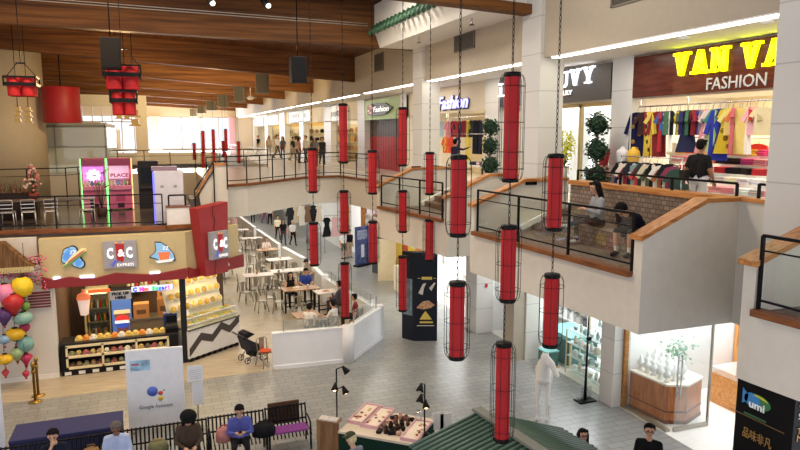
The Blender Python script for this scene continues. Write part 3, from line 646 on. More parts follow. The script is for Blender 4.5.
for q_, (u, lb, nm, pal, sd_) in enumerate(((329, 'lit shelves of the jewellery shop behind the upper red lantern', 'lit jewellery shop', [(240, 220, 150), (236, 236, 240), (200, 150, 80), (150, 110, 70)], 3), (303, 'shelves of bags in the far yellow shop, right one', 'right far yellow shop', [(50, 42, 38), (120, 90, 60), (30, 30, 32), (190, 160, 110), (200, 190, 170)], 4), (284, 'shelves of clothes in the far yellow shop, left one', 'left far yellow shop', [(60, 50, 44), (150, 140, 120), (30, 30, 32), (220, 210, 190)], 5), (268, 'white shelves in the cream signed far shop', 'cream signed far shop', [(190, 190, 186), (150, 120, 100), (210, 190, 150)], 6))):
    yd = YR(u)
    struct(MB().box(11.62, 14.5, yd - .16, yd - .1, U, 8.15), 'wall_far_shop_%d' % q_, mat([(236, 226, 196), (222, 186, 104), (214, 180, 104), (226, 206, 150)][q_], .7))
    shelfunit(lb, (12.95, yd - .42, U + .006), 2.6, 2.5, 4, 6, nm, 'goods in the far upper shops', PI / 2, mat((226, 214, 180), .6), pal=pal, seed=sd_)
# ------------------------------------------------------------------ hanging red lanterns
def lantern_meshes(Lh):
    R_ = .113; n = 48
    sh = MB(); prof = []
    rows = [(-.045, .96), (-.09, 1.0), (-Lh * .5, 1.0), (-Lh + .09, 1.0), (-Lh + .045, .96)]
    vs = []
    for z, k in rows:
        for j in range(n):
            a = 2 * PI * j / n; rr = R_ * k * (1 - .07 * abs(math.sin(a * 6)) ** 6); vs.append((rr * math.cos(a), rr * math.sin(a), z))
    fs = [(i * n + j, i * n + (j + 1) % n, (i + 1) * n + (j + 1) % n, (i + 1) * n + j)[::-1] for i in range(len(rows) - 1) for j in range(n)]
    sh.add(vs, fs, 0, True)
    top = MB().lathe([(.03, .01), (.12, 0), (.125, -.02), (.125, -.06), (.115, -.065)][::-1], n=24)
    bot = MB().lathe([(.115, -Lh + .06), (.125, -Lh + .055), (.125, -Lh + .015), (.118, -Lh), (.03, -Lh - .01)][::-1], n=24)
    cg = MB(); rc = .19
    for j in range(10):
        a = 2 * PI * j / 10; c, s_ = math.cos(a), math.sin(a)
        pts = [(.12, -.03), (.155, -.045), (.18, -.1), (rc, -.19), (rc, -Lh + .19), (.18, -Lh + .1), (.155, -Lh + .04), (.12, -Lh + .025)]
        cg.tube([(r * c, r * s_, z) for r, z in pts], .0045, 5)
    for z in ([-.2, -Lh * .45, -Lh * .72, -Lh + .2] if Lh > 1.4 else [-.2, -Lh * .5, -Lh + .2]):
        cg.tube([(rc * math.cos(2 * PI * j / 24), rc * math.sin(2 * PI * j / 24), z) for j in range(24)], .0045, 5, closed=True)
    return [('shade', sh.mesh('shade', [RED])), ('top_cap', top.mesh('top_cap', [BLK])), ('bottom_cap', bot.mesh('bottom_cap', [BLK])), ('wire_cage', cg.mesh('wire_cage', [BLKM]))]
LM = {True: lantern_meshes(1.6), False: lantern_meshes(1.19)}
def chain_mesh(length, near):
    mb = MB()
    if near:
        k = int(length / .085)
        for i in range(k):
            z = .01 + (i + .5) * length / k; hl = length / k * .62; w = .016
            ax = i % 2
            pts = []
            for j in range(8):
                a = 2 * PI * j / 8; q = (w * math.cos(a), 0, z + hl * math.sin(a)) if ax else (0, w * math.cos(a), z + hl * math.sin(a)); pts.append(q)
            mb.tube(pts, .0055, 5, closed=True)
    else:
        k = int(length / .16)
        for i in range(k):
            z = (i + .5) * length / k; mb.tube([(0, 0, z - length / k * .5), (0, 0, z - length / k * .2), (0, 0, z + length / k * .2), (0, 0, z + length / k * .5)], [.004, .012, .012, .004], 5)
    return mb.mesh('chain', [BLKM])
def lantern(x, y, zt, long, ztop, label, near, group):
    t = thing('hanging_lantern', label, 'lantern', (x, y, zt), random.uniform(0, .6), group)
    for nm, me in LM[long]:
        o = bpy.data.objects.new(nm, me); C.objects.link(o); o.parent = t
    o = bpy.data.objects.new('chain', chain_mesh(ztop - zt, near)); C.objects.link(o); o.parent = t
G1, G2 = 'near red lanterns', 'farther red lanterns'
RF = 11.84
strings = [
 ((4.97, 8.62), [(8.09, 1), (5.85, 0), (4.03, 1)], 'middle near string', 1),
 ((4.14, 8.65), [(6.9, 0), (5.04, 0)], 'left near string', 1),
 ((5.79, 8.67), [(6.9, 0), (5.03, 0)], 'right near string', 1),
 ((6.43, 16.99), [(7.92, 1), (5.67, 0), (3.83, 1)], 'fourth farther string from left', 0),
 ((7.18, 16.86), [(6.71, 0), (4.84, 0)], 'rightmost farther string', 0),
 ((5.54, 16.94), [(6.77, 0), (4.86, 0)], 'third farther string from left', 0),
 ((4.86, 17.38), [(8.01, 1), (5.68, 0), (3.68, 1)], 'second farther string from left', 0),
 ((3.94, 17.12), [(6.84, 0), (4.88, 0)], 'leftmost farther string', 0)]
for (x, y), ls, nm, nr in strings:
    for i, (z, lg) in enumerate(ls):
        top = RF if i == 0 else ls[i - 1][0] - (1.6 if ls[i - 1][1] else 1.19)
        if i == 0 and x > 6.6: top = 10.3
        pos = 'top' if i == 0 else ('bottom' if i == len(ls) - 1 else 'middle')
        lantern(x - (.045 if (z == 4.03 and nr) else 0), y, z, bool(lg), top, '%s red lantern in black wire cage, %s of the %s' % ('long' if lg else 'short', pos, nm), nr, G1 if nr else G2)
# far strings of lanterns before the bright end windows
FARL = [(194, 143, 0), (202.8, 131, 1), (202.8, 152, 0), (213, 129.5, 1), (213.6, 151, 1), (225.5, 129, 1), (225.5, 151.5, 1), (238.4, 141.5, 1), (223, 141, 0)]
for i, (u, v, lg) in enumerate(FARL):
    p = at(u, v, y=50 if i < 8 else 54)
    lantern(p.x, p.y, p.z, bool(lg), (10.6 if i in (0, 1, 3, 5, 7, 8) else at(u, v, y=50).z + .5), 'distant red lantern against the bright end windows, %s' % ['leftmost single one', 'upper of the second string from the left', 'lower of the second string from the left', 'upper of the third string', 'lower of the third string', 'upper of the fourth string', 'lower of the fourth string', 'rightmost single one', 'farthest back behind the fourth string'][i], 0, 'distant red lanterns')
# clusters of red drums in black frames on the left
def cluster(label, loc, s_, tiers):
    t = thing('drum_pendant', label, 'lantern', loc)
    fr = MB(); dr = MB()
    z = 0
    for k in range(tiers):
        w = s_ * (1 - .28 * k)
        for sx in (-1, 1):
            for sy in (-1, 1):
                c = (sx * w * .5, sy * w * .5)
                MB().lathe([(w * .48, z - s_ * 1.55), (w * .5, z - s_ * 1.5), (w * .5, z - .04), (w * .46, z)], (c[0], c[1], 0), 24).build('drum', RED, t)
        for dz in (-.02, -s_ * .62):
            for a, b in (((-1, -1), (1, -1)), ((1, -1), (1, 1)), ((1, 1), (-1, 1)), ((-1, 1), (-1, -1))):
                fr.bar((a[0] * w * 1.12, a[1] * w * 1.12, z + dz), (b[0] * w * 1.12, b[1] * w * 1.12, z + dz), .04, .05 if dz > -.1 else .26 * s_)
        for sx in (-1, 1):
            for sy in (-1, 1): fr.bar((sx * w * 1.12, sy * w * 1.12, z), (sx * w * 1.12, sy * w * 1.12, z - s_ * .8), .04)
        z -= s_ * 1.62
    fr.build('frame', BLK, t)
    w = MB()
    for sx in (-1, 1): w.tube([(sx * s_ * 1.1, 0, 0), (sx * s_ * .25, 0, s_ * 1.1)], .012, 5)
    w.tube([(0, 0, s_ * 1.1), (0, 0, 11.84 - loc[2])], .012, 5); w.bar((-s_ * .35, 0, s_ * 1.1), (s_ * .35, 0, s_ * 1.1), .04)
    w.build('suspension', BLKM, t)
cluster('red drum pendant of four short cylinders before the beige round column', (at(21.5, 77, y=22.3).x, 22.3, at(21.5, 77, y=22.3).z), .36, 1)
cluster('larger two tier red drum pendant hanging below the black loudspeaker', (at(122, 66, y=21.5).x, 21.5, at(122, 66, y=21.5).z), .45, 2)
# gold chime ornaments
def chime(label, u, v, y, s_, n):
    p = at(u, v, y=y); t = thing('gold_pendant', label, 'ornament', (p.x, y, p.z))
    g = mat((176, 138, 70), .35, .7)
    mb = MB()
    for k in range(n):
        mb.box(-s_ * .3, s_ * .3, -s_ * .3, s_ * .3, -s_ * (k * .8 + .5), -s_ * k * .8); mb.box(-s_ * .5, s_ * .5, -s_ * .5, s_ * .5, -s_ * (k * .8 + .62), -s_ * (k * .8 + .5))
    mb.build('tiers', g, t); MB().tube([(0, 0, -.02), (0, 0, 10.95 - p.z)], .012, 5).build('cord', BLKM, t)
for u, v, y, s_, n, lb in ((17.5, 107, 24.5, .22, 3, 'small gold pendant, left of a pair below the left red drum pendant'), (28, 107, 24.5, .22, 3, 'small gold pendant, right of a pair below the left red drum pendant'), (118.5, 108, 27, .28, 2, 'gold pendant, left of three beside the far clerestory windows'), (126.5, 108, 27, .3, 2, 'gold pendant, middle of three beside the clerestory windows'), (134.5, 110, 27, .42, 2, 'largest gold tiered pendant, right of three near the clerestory windows')):
    chime(lb, u, v, y, s_, n)
# loudspeakers
def speaker(label, u, v, y, w, h, d, rgb, grp, rz=0):
    p = at(u, v, y=y); t = thing('loudspeaker', label, 'speaker', (p.x, y, p.z - h), rz, grp)
    MB().box(-w / 2, w / 2, -d / 2, d / 2, 0, h).build('cabinet', mat(rgb, .5), t, bevel=.015)
    g = MB(); g.box(-w * .44, w * .44, -d / 2 - .02, -d / 2, h * .05, h * .95); g.build('grille', mat(tuple(int(c * .8) for c in rgb), .7), t)
    MB().tube([(0, 0, h), (0, 0, max(11.84 if y < 23.5 else 10.95 + .055 * (9.2 - p.x) - .1, p.z + .1) - p.z + h)], .02, 6).build('drop_rod', BLKM, t)
speaker('black loudspeaker hanging above the two tier red drum pendant', 110, 38, 20.5, .52, .85, .45, (22, 22, 26), 'black loudspeakers')
speaker('black loudspeaker hanging from the large dark beam at right', 297.5, 57, 22.6, .52, .86, .45, (24, 24, 28), 'black loudspeakers')
for i, (u, v, y, w, h, n) in enumerate(((262, 74, 35, .6, 1.0, 'nearest of the row'), (239.5, 86, 43, .65, 1.0, 'second of the row'), (223, 95, 53, .7, .95, 'third of the row'), (211, 101, 63, .75, .85, 'fourth of the row'), (201.5, 105, 71, .75, .85, 'fifth of the row'), (193.5, 109, 77, .7, .8, 'farthest of the row'))):
    speaker('grey box loudspeaker hanging under the sunlit beams, %s' % n, u, v, y, w, h, .5, (118, 112, 98), 'grey loudspeakers', -.35)
fan = thing('ceiling_fan', 'small white ceiling fan hanging under the sunlit beams', 'fan', (at(250.5, 98, y=44).x, 44, at(250.5, 98, y=44).z))
MB().tube([(0, 0, .1), (0, 0, 10.9 + .055 * 4 - fan.location.z)], .03, 6).build('rod', WHITE, fan); MB().lathe([(.08, -.12), (.18, -.08), (.2, .05), (.1, .14)], n=14).build('motor', WHITE, fan)
for k in range(4):
    a = k * PI / 2 + .4; MB().bar((.15 * math.cos(a), .15 * math.sin(a), 0), (.42 * math.cos(a), .42 * math.sin(a), .02), .12, .02).build('blade', WHITE, fan)
for u, v, lb in ((210, 1, 'small black spotlight under the front beam, left one'), (265.5, 3.5, 'small black spotlight under the front beam, right one')):
    p = at(u, v, y=22.6); t = thing('spotlight', lb, 'spotlight', (p.x, 22.6, p.z))
    MB().tube([(0, 0, 0), (0, 0, 11.84 - p.z)], .015, 6).build('stem', BLKM, t); MB().tube([(-.08, .12, .12), (.05, -.16, -.08)], [.09, .12], 14).build('can', mat((60, 58, 56), .35, .4), t)
    MB().ell((.06, -.175, -.09), (.09, .03, .09)).build('lens', emit((255, 250, 235), 1.5), t)
for k, (u, v, lb) in enumerate(((292, 8, 'x'),)): pass
for u, v, lb in ((472, 18, 'small sprinkler under the white ceiling recess, nearer one'), (419, 37, 'small sprinkler under the white ceiling recess, farther one')):
    p = at(u, v, z=10.3); t = thing('sprinkler_head', lb, 'sprinkler', (p.x, p.y, 10.3))
    MB().tube([(0, 0, 0), (0, 0, -.16)], .02, 6).build('pipe', CHROME, t); MB().lathe([(.07, -.19), (.07, -.17), (.02, -.15)], n=10).build('deflector', mat((90, 84, 78), .4, .6), t)
for u, v, lb in ((684, 36, 'small round smoke detector on the walkway ceiling before the yellow sign'), (768, 20, 'small round smoke detector beside the big white pillar')):
    p = at(u, v, z=9.1); solo(MB().lathe([(.05, -.07), (.11, -.05), (.12, 0)], n=16), 'smoke_detector', WHITE, lb, 'detector', (p.x, p.y, 9.1))
rc = thing('red_drum', 'large plain red cylinder hanging beside the beige round column', 'drum', (-3.56, 32.3, 7.68))
MB().lathe([(.74, 0), (.75, .02), (.75, 1.5), (.74, 1.52)], n=40).build('drum', mat((170, 30, 36), .5), rc)
tw = MB(); tw.tube([(0, 0, 1.52), (0, 0, 3.6)], .03, 6); tw.build('rod', BLKM, rc)
# ------------------------------------------------------------------ railings
def railing(label, pts, h, z, posts, nm='balcony_railing', glassy=True, mids=(.82,), low=.12, m=BLKM, w=.042, grp=None):
    b = Vector(pts[0]); t = thing(nm, label, 'railing', (b.x, b.y, z), 0, grp)
    P_ = [Vector((p[0] - b.x, p[1] - b.y, 0)) for p in pts]
    tr = MB(); lr = MB(); up = Vector((0, 0, 1)); pn = 0
    for a, c in zip(P_, P_[1:]):
        tr.bar(a + up * h, c + up * h, w, w)
        if low is not None: lr.bar(a + up * low, c + up * low, w * .7, w * .7)
        for mm in mids: lr.bar(a + up * h * mm, c + up * h * mm, w * .5, w * .5)
    tr.build('top_rail', m, t); lr.build('lower_rail', m, t)
    for a, c, n in zip(P_, P_[1:], posts):
        for k in range(n + 1):
            if k == 0 and a != P_[0]: continue
            q = a.lerp(c, k / n); MB().bar(q, q + up * h, w, w).build('post', m, t)
        if glassy:
            for k in range(n):
                q0 = a.lerp(c, (k + .03) / n); q1 = a.lerp(c, (k + .97) / n); g = MB()
                g.bar((q0 + up * (low + h - .04) / 2) if low else q0, (q1 + up * (low + h - .04) / 2) if low else q1, .008, h - low - .06); g.build('glass_pane', RGLS, t)
    return t
ZK = M_ + .06
railing('black railing with glass panes on the front terrace before the seated pair', [(7.48, 8.86), (7.16, 13.9)], .98, ZK, [3], mids=(.78,))
railing('black railing with glass panes on the middle terrace below the blue lettered shop', [(7.32, 16.3), (6.82, 19.95)], .98, ZK, [3], mids=(.78,))
railing('black railing with glass on the near terrace at the right edge', [(7.5, 2.5), (7.41, 6.3)], .98, ZK, [2], mids=(.8,))
railing('black railing along the curved edge of the bridge', [(1.75, 23.98), (3.2, 24.56), (6.1, 27.74), (7.7, 28.03), (8.08, 24.5)], .98, U + .07, [2, 5, 2, 2], glassy=False, mids=(.82,))
railing('low black rail on the brick parapet behind the seated pair', [(9.58, 6.6), (9.58, 8.3)], .24, 6.12, [2], 'parapet_rail', False, (), None)
railing('low black rail on the oak cap above the brick bench', [(9.58, 8.75), (9.58, 13.4)], .24, 6.1, [3], 'parapet_rail', False, (), None)
railing('low black rail between the front and middle terraces', [(9.6, 15.45), (9.6, 16.0)], .24, 6.12, [1], 'parapet_rail', False, (), None)
railing('low black rail by the stairs of the middle terrace', [(9.6, 20.4), (9.6, 22.3)], .7, U, [1], 'parapet_rail', False, (), None)
railing('black railing along the front edge of the left balcony', [(-9, 22.8), (-4.3, 22.24), (.22, 21.7)], .98, L_ + .07, [3, 3], glassy=False, mids=(.72,))
railing('black railing at the back of the left balcony beside the round column', [(-9.0, 29.8), (-3.4, 30.6), (-2.6, 32)], 1.5, L_, [4, 2], glassy=False, mids=(.8,))
railing('white railing round the far opening of the upper floor', [(6.15, 38.2), (6.15, 69)], .98, U, [12], glassy=False, mids=(.7,), m=mat((222, 222, 220), .4))
railing('dark railing at the near side of the far opening', [(-3, 37.8), (6.1, 37.8)], .98, U, [7], glassy=False, mids=(.7,))
hr = thing('stair_handrail', 'black handrail climbing the short stair to the bridge', 'handrail', (1.4, 23.6, L_))
hb = MB(); hb.bar((-.1, -.1, 1.0), (.55, -.1, 1.95), .045); hb.bar((.55, -.1, 1.95), (1.0, -.1, 1.98), .045); hb.bar((-.1, -.1, .7), (.55, -.1, 1.65), .03); hb.build('rail', BLKM, hr)
for x, z0, z1 in ((-.1, .0, 1.0), (.55, .0, 1.95), (1.0, 1.0, 1.98)): MB().bar((x, -.1, z0), (x, -.1, z1), .04).build('post', BLKM, hr)
for u, v, lb in ((531, 182.5, 'small black plate on the side wall of the front terrace'), (416, 168, 'small black plate on the side wall of the middle terrace')):
    y_ = 13.99 if u > 500 else 20.04; p = at(u, v, y=y_); solo(MB().box(-.16, .16, -.02, 0, -.06, .06), 'wall_plate', BLK, lb, 'plate', (p.x, y_, p.z), 0, None, .005)
# ------------------------------------------------------------------ left balcony
def claw(label, x, pic, txt):
    t = thing('claw_machine', label, 'arcade machine', (x, 27.4, L_), .12)
    PK = mat((206, 96, 142), .4); 
    MB().box(-.42, .42, 0, .8, .06, .95).build('base', PK, t, bevel=.015)
    MB().box(-.42, .42, 0, .8, 1.72, 1.98).build('header', mat((150, 52, 92), .4), t, bevel=.015)
    MB().box(-.42, .42, .72, .8, .95, 1.72).build('back_panel', mat((232, 150, 190), .5), t)
    for sx in (-.4, .4):
        for y in (.03, .7): MB().box(sx - .025, sx + .025, y - .02, y + .02, .95, 1.72).build('corner_post', PK, t)
    MB().box(-.38, .38, .0, .012, .97, 1.7).build('window', glass((253, 248, 251), .06), t)
    cb = MB(); cb.box(-.42, .42, -.14, .02, .8, .95); cb.build('control_shelf', mat((226, 132, 172), .4), t, bevel=.01)
    b = MB()
    for k in range(4): b.lathe([(.035, 0), (.03, .03)], (-.3 + .14 * k, -.07, .95), 10)
    b.tube([(.26, -.07, .95), (.26, -.07, 1.05)], .012, 6); b.ell((.26, -.07, 1.07), .03); b.build('buttons', mat((230, 230, 236), .4), t)
    MB().box(-.16, .16, -.015, 0, .35, .62).build('prize_door', mat((172, 60, 104), .35), t, bevel=.01)
    MB().box(-.12, .12, -.015, 0, .1, .28).build('coin_door', mat((60, 40, 54), .4), t)
    for i, sx in enumerate((-.435, .435)):
        MB().box(sx - .015, sx + .015, -.03, .02, .04, 1.98).build('light_strip', emit((110, 255, 130), 2.4) if i == 0 or pic else emit((235, 190, 120), 1.8), t)
    if pic:
        MB().box(-.36, .36, .3, .34, 1.0, 1.66).build('screen', emit((226, 120, 230), 1.1), t)
        q = MB(); q.lathe([(.02, -.03), (.26, -.03), (.26, 0)], n=24); q.M = Matrix()
        d = MB(); d.M = Matrix.Translation((0, .28, 1.33)) @ Matrix.Rotation(PI / 2, 4, 'X'); d.lathe([(.2, -.01), (.2, .01)], n=20); d.build('picture', emit((250, 250, 250), 1.1), t)
        for k in range(9):
            a = k * 2 * PI / 9; d = MB(); d.ell((.2 * math.cos(a), .26, 1.33 + .2 * math.sin(a)), (.06, .02, .06)); d.build('petal', emit((250, 235, 248), 1.0), t)
    else:
        MB().box(-.36, .36, .3, .34, 1.2, 1.68).build('screen', emit((240, 190, 215), .7), t)
        text('PLACE', Matrix.Translation(t.location) @ Euler((0, 0, .12)).to_matrix().to_4x4() @ frame((-.3, .29, 1.26), (1, 0, 0)), .2, mat((176, 24, 70), .4), t, 'lettering', .008, width=.64, bold=.006)
    toys = [(236, 200, 90), (230, 230, 235), (110, 150, 220), (240, 130, 150), (150, 210, 140)]
    for k in range(6):
        tm = MB(); tm.ell((-.29 + .115 * k, .12 + .06 * (k % 2), 1.02), .07, 10); tm.ell((-.29 + .115 * k, .12 + .06 * (k % 2), 1.115), .045, 8)
        solo(tm, 'plush_toy', mat(toys[k % 5], .9), 'small plush toy inside the %s, %s from the left' % (txt, ORD[k]), 'toy', (x, 27.4, L_), .12, 'plush toys in the claw machines')
    for sx in (-.35, .35):
        for y in (.08, .7): MB().lathe([(.03, 0), (.03, .06)], (sx, y, 0), 8).build('foot', BLK, t)
claw('pink claw machine with a glowing purple flower screen and green light strips', -2.1, True, 'purple screened claw machine')
claw('pink claw machine with a pale screen bearing red letters', -1.2, False, 'pale screened claw machine')
bm = thing('arcade_cabinet', 'tall grey white back of an arcade cabinet with a blue light strip', 'arcade machine', (.45, 22.75, L_))
MB().box(-.43, .45, -.4, .5, .05, 1.72).build('body', mat((206, 202, 208), .5), bm, bevel=.02)
MB().box(-.475, -.435, -.42, -.36, .05, 1.72).build('light_strip', emit((110, 110, 255), 1.1), bm)
MB().box(-.5, .3, .1, .8, 1.72, 1.84).build('header', mat((140, 116, 132), .4), bm)
for x in (-.2, .2): MB().box(x - .05, x + .05, -.41, -.4, 1.2, 1.28).build('handle_plate', mat((150, 146, 140), .4), bm)
for sx in (-.35, .37):
    for sy in (-.3, .4): MB().lathe([(.03, 0), (.03, .05)], (sx, sy, 0), 8).build('foot', BLK, bm)
b2 = thing('arcade_cabinet', 'dark arcade cabinet between the pink machines and the grey cabinet', 'arcade machine', (-.1, 27.9, L_))
MB().box(-.45, .3, -.3, .4, 0, 1.85).build('body', mat((44, 42, 46), .4), b2, bevel=.02); MB().box(-.35, .2, -.32, -.3, 1.0, 1.6).build('screen', mat((20, 22, 30), .15), b2); MB().box(-.45, .3, -.45, -.3, .8, .9).build('control_shelf', mat((60, 58, 62), .4), b2)
cbn = thing('white_cabinet', 'low white cabinet with a brown top at the balcony corner', 'cabinet', (.72, 22.0, L_))
MB().box(-.38, .32, -.2, .25, 0, .6).build('body', mat((226, 224, 220), .5), cbn, bevel=.01); MB().box(-.4, .34, -.22, .27, .6, .64).build('top', mat((120, 70, 40), .5), cbn)
hb = MB()
for a, b in (((-.3, 0, .64), (-.3, 0, .98)), ((-.3, 0, .98), (.2, 0, .98)), ((.2, 0, .98), (.2, 0, .64))): hb.bar(a, b, .05)
hb.build('handle_frame', BLK, cbn)
def chairwire(label, x, y, rz):
    t = thing('metal_chair', label, 'chair', (x, y, L_), rz, 'chairs on the left balcony')
    W = mat((214, 210, 206), .3, .6)
    MB().box(-.2, .2, -.2, .2, .43, .46).build('seat', W, t, bevel=.008)
    for sx in (-.18, .18):
        for sy in (-.18, .18): MB().tube([(sx * 1.1, sy * 1.1, 0), (sx, sy, .44)], .014, 6).build('leg', W, t)
    bk = MB(); bk.tube([(-.19, .2, .44), (-.19, .24, .84), (.19, .24, .84), (.19, .2, .44)], .014, 6)
    for z in (.58, .7): bk.bar((-.19, .225, z), (.19, .225, z), .02)
    bk.build('backrest', W, t)
for i, u in enumerate((9, 30, 52, 88)):
    p = at(u, 222, y=23.9); chairwire('pale metal chair behind the left balcony railing, %s from the left' % ORD[i], p.x, 23.8, PI + .1 * i)
dt = thing('long_table', 'long dark table behind the row of pale chairs on the left balcony', 'table', (-3.2, 24.7, L_))
MB().box(-2.1, 1.3, -.35, .35, .7, .75).build('tabletop', mat((90, 80, 74), .3), dt, bevel=.008)
for x in (-2, 1.2):
    for y in (-.28, .28): MB().bar((x, y, 0), (x, y, .7), .05).build('leg', BLK, dt)
fl = thing('flower_arrangement', 'pale blossom arrangement in a pot on the left balcony table', 'plant', (at(34, 200, y=24.7).x, 24.7, L_ + .75))
MB().lathe([(.1, 0), (.16, .2), (.15, .22), (.12, .2)], n=16).build('pot', mat((150, 60, 50), .5), fl)
mb = MB()
for k in range(60):
    a = random.uniform(0, 6.3); z = random.uniform(.3, 1.15); r = (1.25 - z) * .42 * random.uniform(.3, 1)
    mb.tube([(0, 0, .18), (r * math.cos(a), r * math.sin(a), z)], .006, 4); mb.ell((r * math.cos(a), r * math.sin(a), z), (.05, .05, .045), 7, 1 + k % 2, 5)
mb.build('blossom', [mat((80, 90, 60), .8), mat((214, 190, 180), .7), mat((196, 110, 110), .7)], fl)
pb = thing('planter_box', 'dark planter with brown grasses beside the round column', 'planter', (-5.2, 25.9, L_))
MB().box(-.9, 1.4, -.3, .3, 0, .9).build('box', mat((54, 40, 38), .5), pb, bevel=.01)
mb = MB()
for k in range(160):
    x = random.uniform(-.85, 1.3); y = random.uniform(-.25, .25); h_ = random.uniform(.2, .55); dx = random.uniform(-.2, .2)
    mb.add([(x - .02, y, .88), (x + .02, y, .88), (x + dx, y + random.uniform(-.1, .1), .9 + h_)], [(0, 1, 2)], k % 3)
o = mb.build('grass', [mat((150, 112, 84), .8), mat((120, 60, 50), .8), mat((90, 96, 60), .8)], pb); o['kind'] = 'stuff'
bp = thing('broadleaf_plant', 'green broad leaved potted plant before the purple screened claw machine', 'plant', (at(102, 212, y=25.5).x, 25.5, L_))
MB().lathe([(.14, 0), (.18, .3), (.17, .32), (.1, .28)], n=16).build('pot', mat((80, 60, 50), .6), bp)
mb = MB()
for k in range(11):
    a = k * .62; r = .35 + .1 * (k % 3); h_ = .8 + .09 * k
    p0, p1, p2 = Vector((0, 0, .3)), Vector((r * .5 * math.cos(a), r * .5 * math.sin(a), h_)), Vector((r * 1.3 * math.cos(a), r * 1.3 * math.sin(a), h_ + .1))
    s_ = (p2 - p1).cross(Vector((0, 0, 1))).normalized() * .07; mb.tube([p0, p1], .009, 4); mb.add([p1, (p1 + p2) / 2 + s_, p2, (p1 + p2) / 2 - s_], [(0, 1, 2, 3)], 0)
mb.build('leaves', mat((52, 84, 50), .5), bp)
# ------------------------------------------------------------------ the sandwich and drinks shop on the left
YC = 21.3
struct(MB().prism([(-3.2, YC), (.84, YC), (2.6, 22.6), (2.6, 22.8), (.8, 21.62), (-3.2, 21.62)], 2.76, 4.18, 'z'), 'wall_shop_fascia', mat((200, 182, 136), .6, var=.03))
TOPW = [(41, 277), (53.7, 280), (70, 277), (80, 278.4), (96, 278), (116, 273), (130, 274), (150, 274.4), (159, 273.6), (186.5, 268.3)]
pts = [(at(u, v, y=YC - .1).x, at(u, v, y=YC - .1).z) for u, v in TOPW]
va = thing('red_valance', 'long dark red wavy valance over the counter of the sandwich shop', 'valance', (-1.2, YC, 2.72))
mb = MB(); mb.M = Matrix.Translation((1.2, -YC, -2.72))
mb.prism([(pts[0][0], 2.74)] + pts + [(pts[-1][0], 2.74)], YC - .14, YC - .03, 'y')
VRED = mat((136, 28, 33), .5, var=.04)
mb.build('front_board', VRED, va)
mb = MB(); mb.M = Matrix.Translation((1.2, -YC, -2.72)) @ frame((.86, YC - .12, 2.74), (1.74, 1.3, 0)); mb.prism([(0, 0), (2.3, 0), (2.3, .42), (1.1, .32), (.55, .28), (.25, .27), (0, .36)], 0, .08, 'z'); mb.build('side_board', VRED, va)
for u0, u1, v, lb in ((53, 60, 279.2, 'leftmost'), (80, 94, 277.8, 'second'), (150, 160, 273.8, 'third')):
    a, b = at(u0, v, y=YC - .06), at(u1, v, y=YC - .06)
    solo(MB().box(0, b.x - a.x, -.02, .02, -.04, .05), 'cove_light', emit((190, 215, 255), 3), 'blue white cove light peeping over the red valance, %s' % lb, 'light', (a.x, YC - .022, a.z), 0, 'cove lights')
def panel(name, label, u0, u1, v0, v1, y, dep, m, cat='sign'):
    a, b = at(u0, v1, y=y), at(u1, v0, y=y)
    t = thing(name, label, cat, ((a.x + b.x) / 2, y, a.z)); w = (b.x - a.x) / 2
    MB().box(-w, w, 0, dep, 0, b.z - a.z).build('board', m, t, bevel=.006)
    return t, w, b.z - a.z
def flat(par, polys, m, nm, y=-.012, d=.012):
    mb = MB()
    for p in polys: mb.prism(p, y, y + d, 'y')
    return mb.build(nm, m, par)
def ccsign(t, w, h, R_=None, y0=-.02):
    Wm = emit((240, 240, 236), .75)
    B = Matrix.Translation(t.location) @ t.rotation_euler.to_matrix().to_4x4()
    for s_, x in (('C', -w * .78), ('C', w * .36)): text(s_, B @ frame((x, y0, h * .38), (1, 0, 0)), h * .52, Wm, t, 'letter', .008, width=w * .38, bold=.018)
    flat(t, [[(-w * .26, h * .9), (w * .26, h * .88), (w * .18, h * .22), (-w * .2, h * .3)]], emit((150, 20, 30), .5), 'cup_shape', y0 - .006)
    text('&', B @ frame((-w * .14, y0 - .012, h * .44), (1, 0, 0)), h * .36, Wm, t, 'letter', .004, bold=.008)
    flat(t, [[(-w * .34, h * .95), (-w * .14, h * .9), (-w * .12, h * .97)], [(w * .12, h * .9), (w * .3, h * .93), (w * .2, h * .99)]], emit((216, 150, 60), .6), 'splash', y0 - .004)
    flat(t, [[(-w * .75, h * .1), (-w * .3, h * .26), (w * .2, h * .36), (-w * .3, h * .22)], [(-w * .5, h * .06), (-w * .35, h * .3), (-w * .28, h * .3), (-w * .42, h * .06)]], emit((70, 80, 190), .6), 'swoosh', y0 - .002)
    text('EXPRESS', B @ frame((-w * .2, y0, h * .07), (1, 0, 0)), h * .14, Wm, t, 'letters', .004, width=w * 1.0)
cc, w, h = panel('shop_sign', 'grey sign board with white letters and a red cup on the yellow fascia', 104, 136, 240, 269, YC - .1, .09, mat((160, 158, 166), .5))
ccsign(cc, w, h)
sg, w, h = panel('sandwich_sign', 'blue cloud shaped sign with a long sandwich on the yellow fascia', 61, 87, 246, 268, YC - .008, .006, mat((200, 182, 136), .6))
def blob(cx, cz, r, n=14): return [(cx + r * math.cos(2 * PI * k / n), cz + r * math.sin(2 * PI * k / n)) for k in range(n)]
DK = mat((30, 36, 52), .5); BLUE = emit((126, 170, 206), .45)
cl = [(-.55, .55, .2), (-.42, .75, .22), (-.1, .82, .22), (-.62, .4, .18), (.2, .25, .25), (.4, .15, .2), (-.3, .55, .3), (.0, .5, .3)]
flat(sg, [blob(cx * w + .01, cz * h, r * h * .9 + .03) for cx, cz, r in cl], DK, 'outline', -.03, .03)
flat(sg, [blob(cx * w, cz * h, r * h * .9) for cx, cz, r in cl], BLUE, 'cloud', -.045, .03)
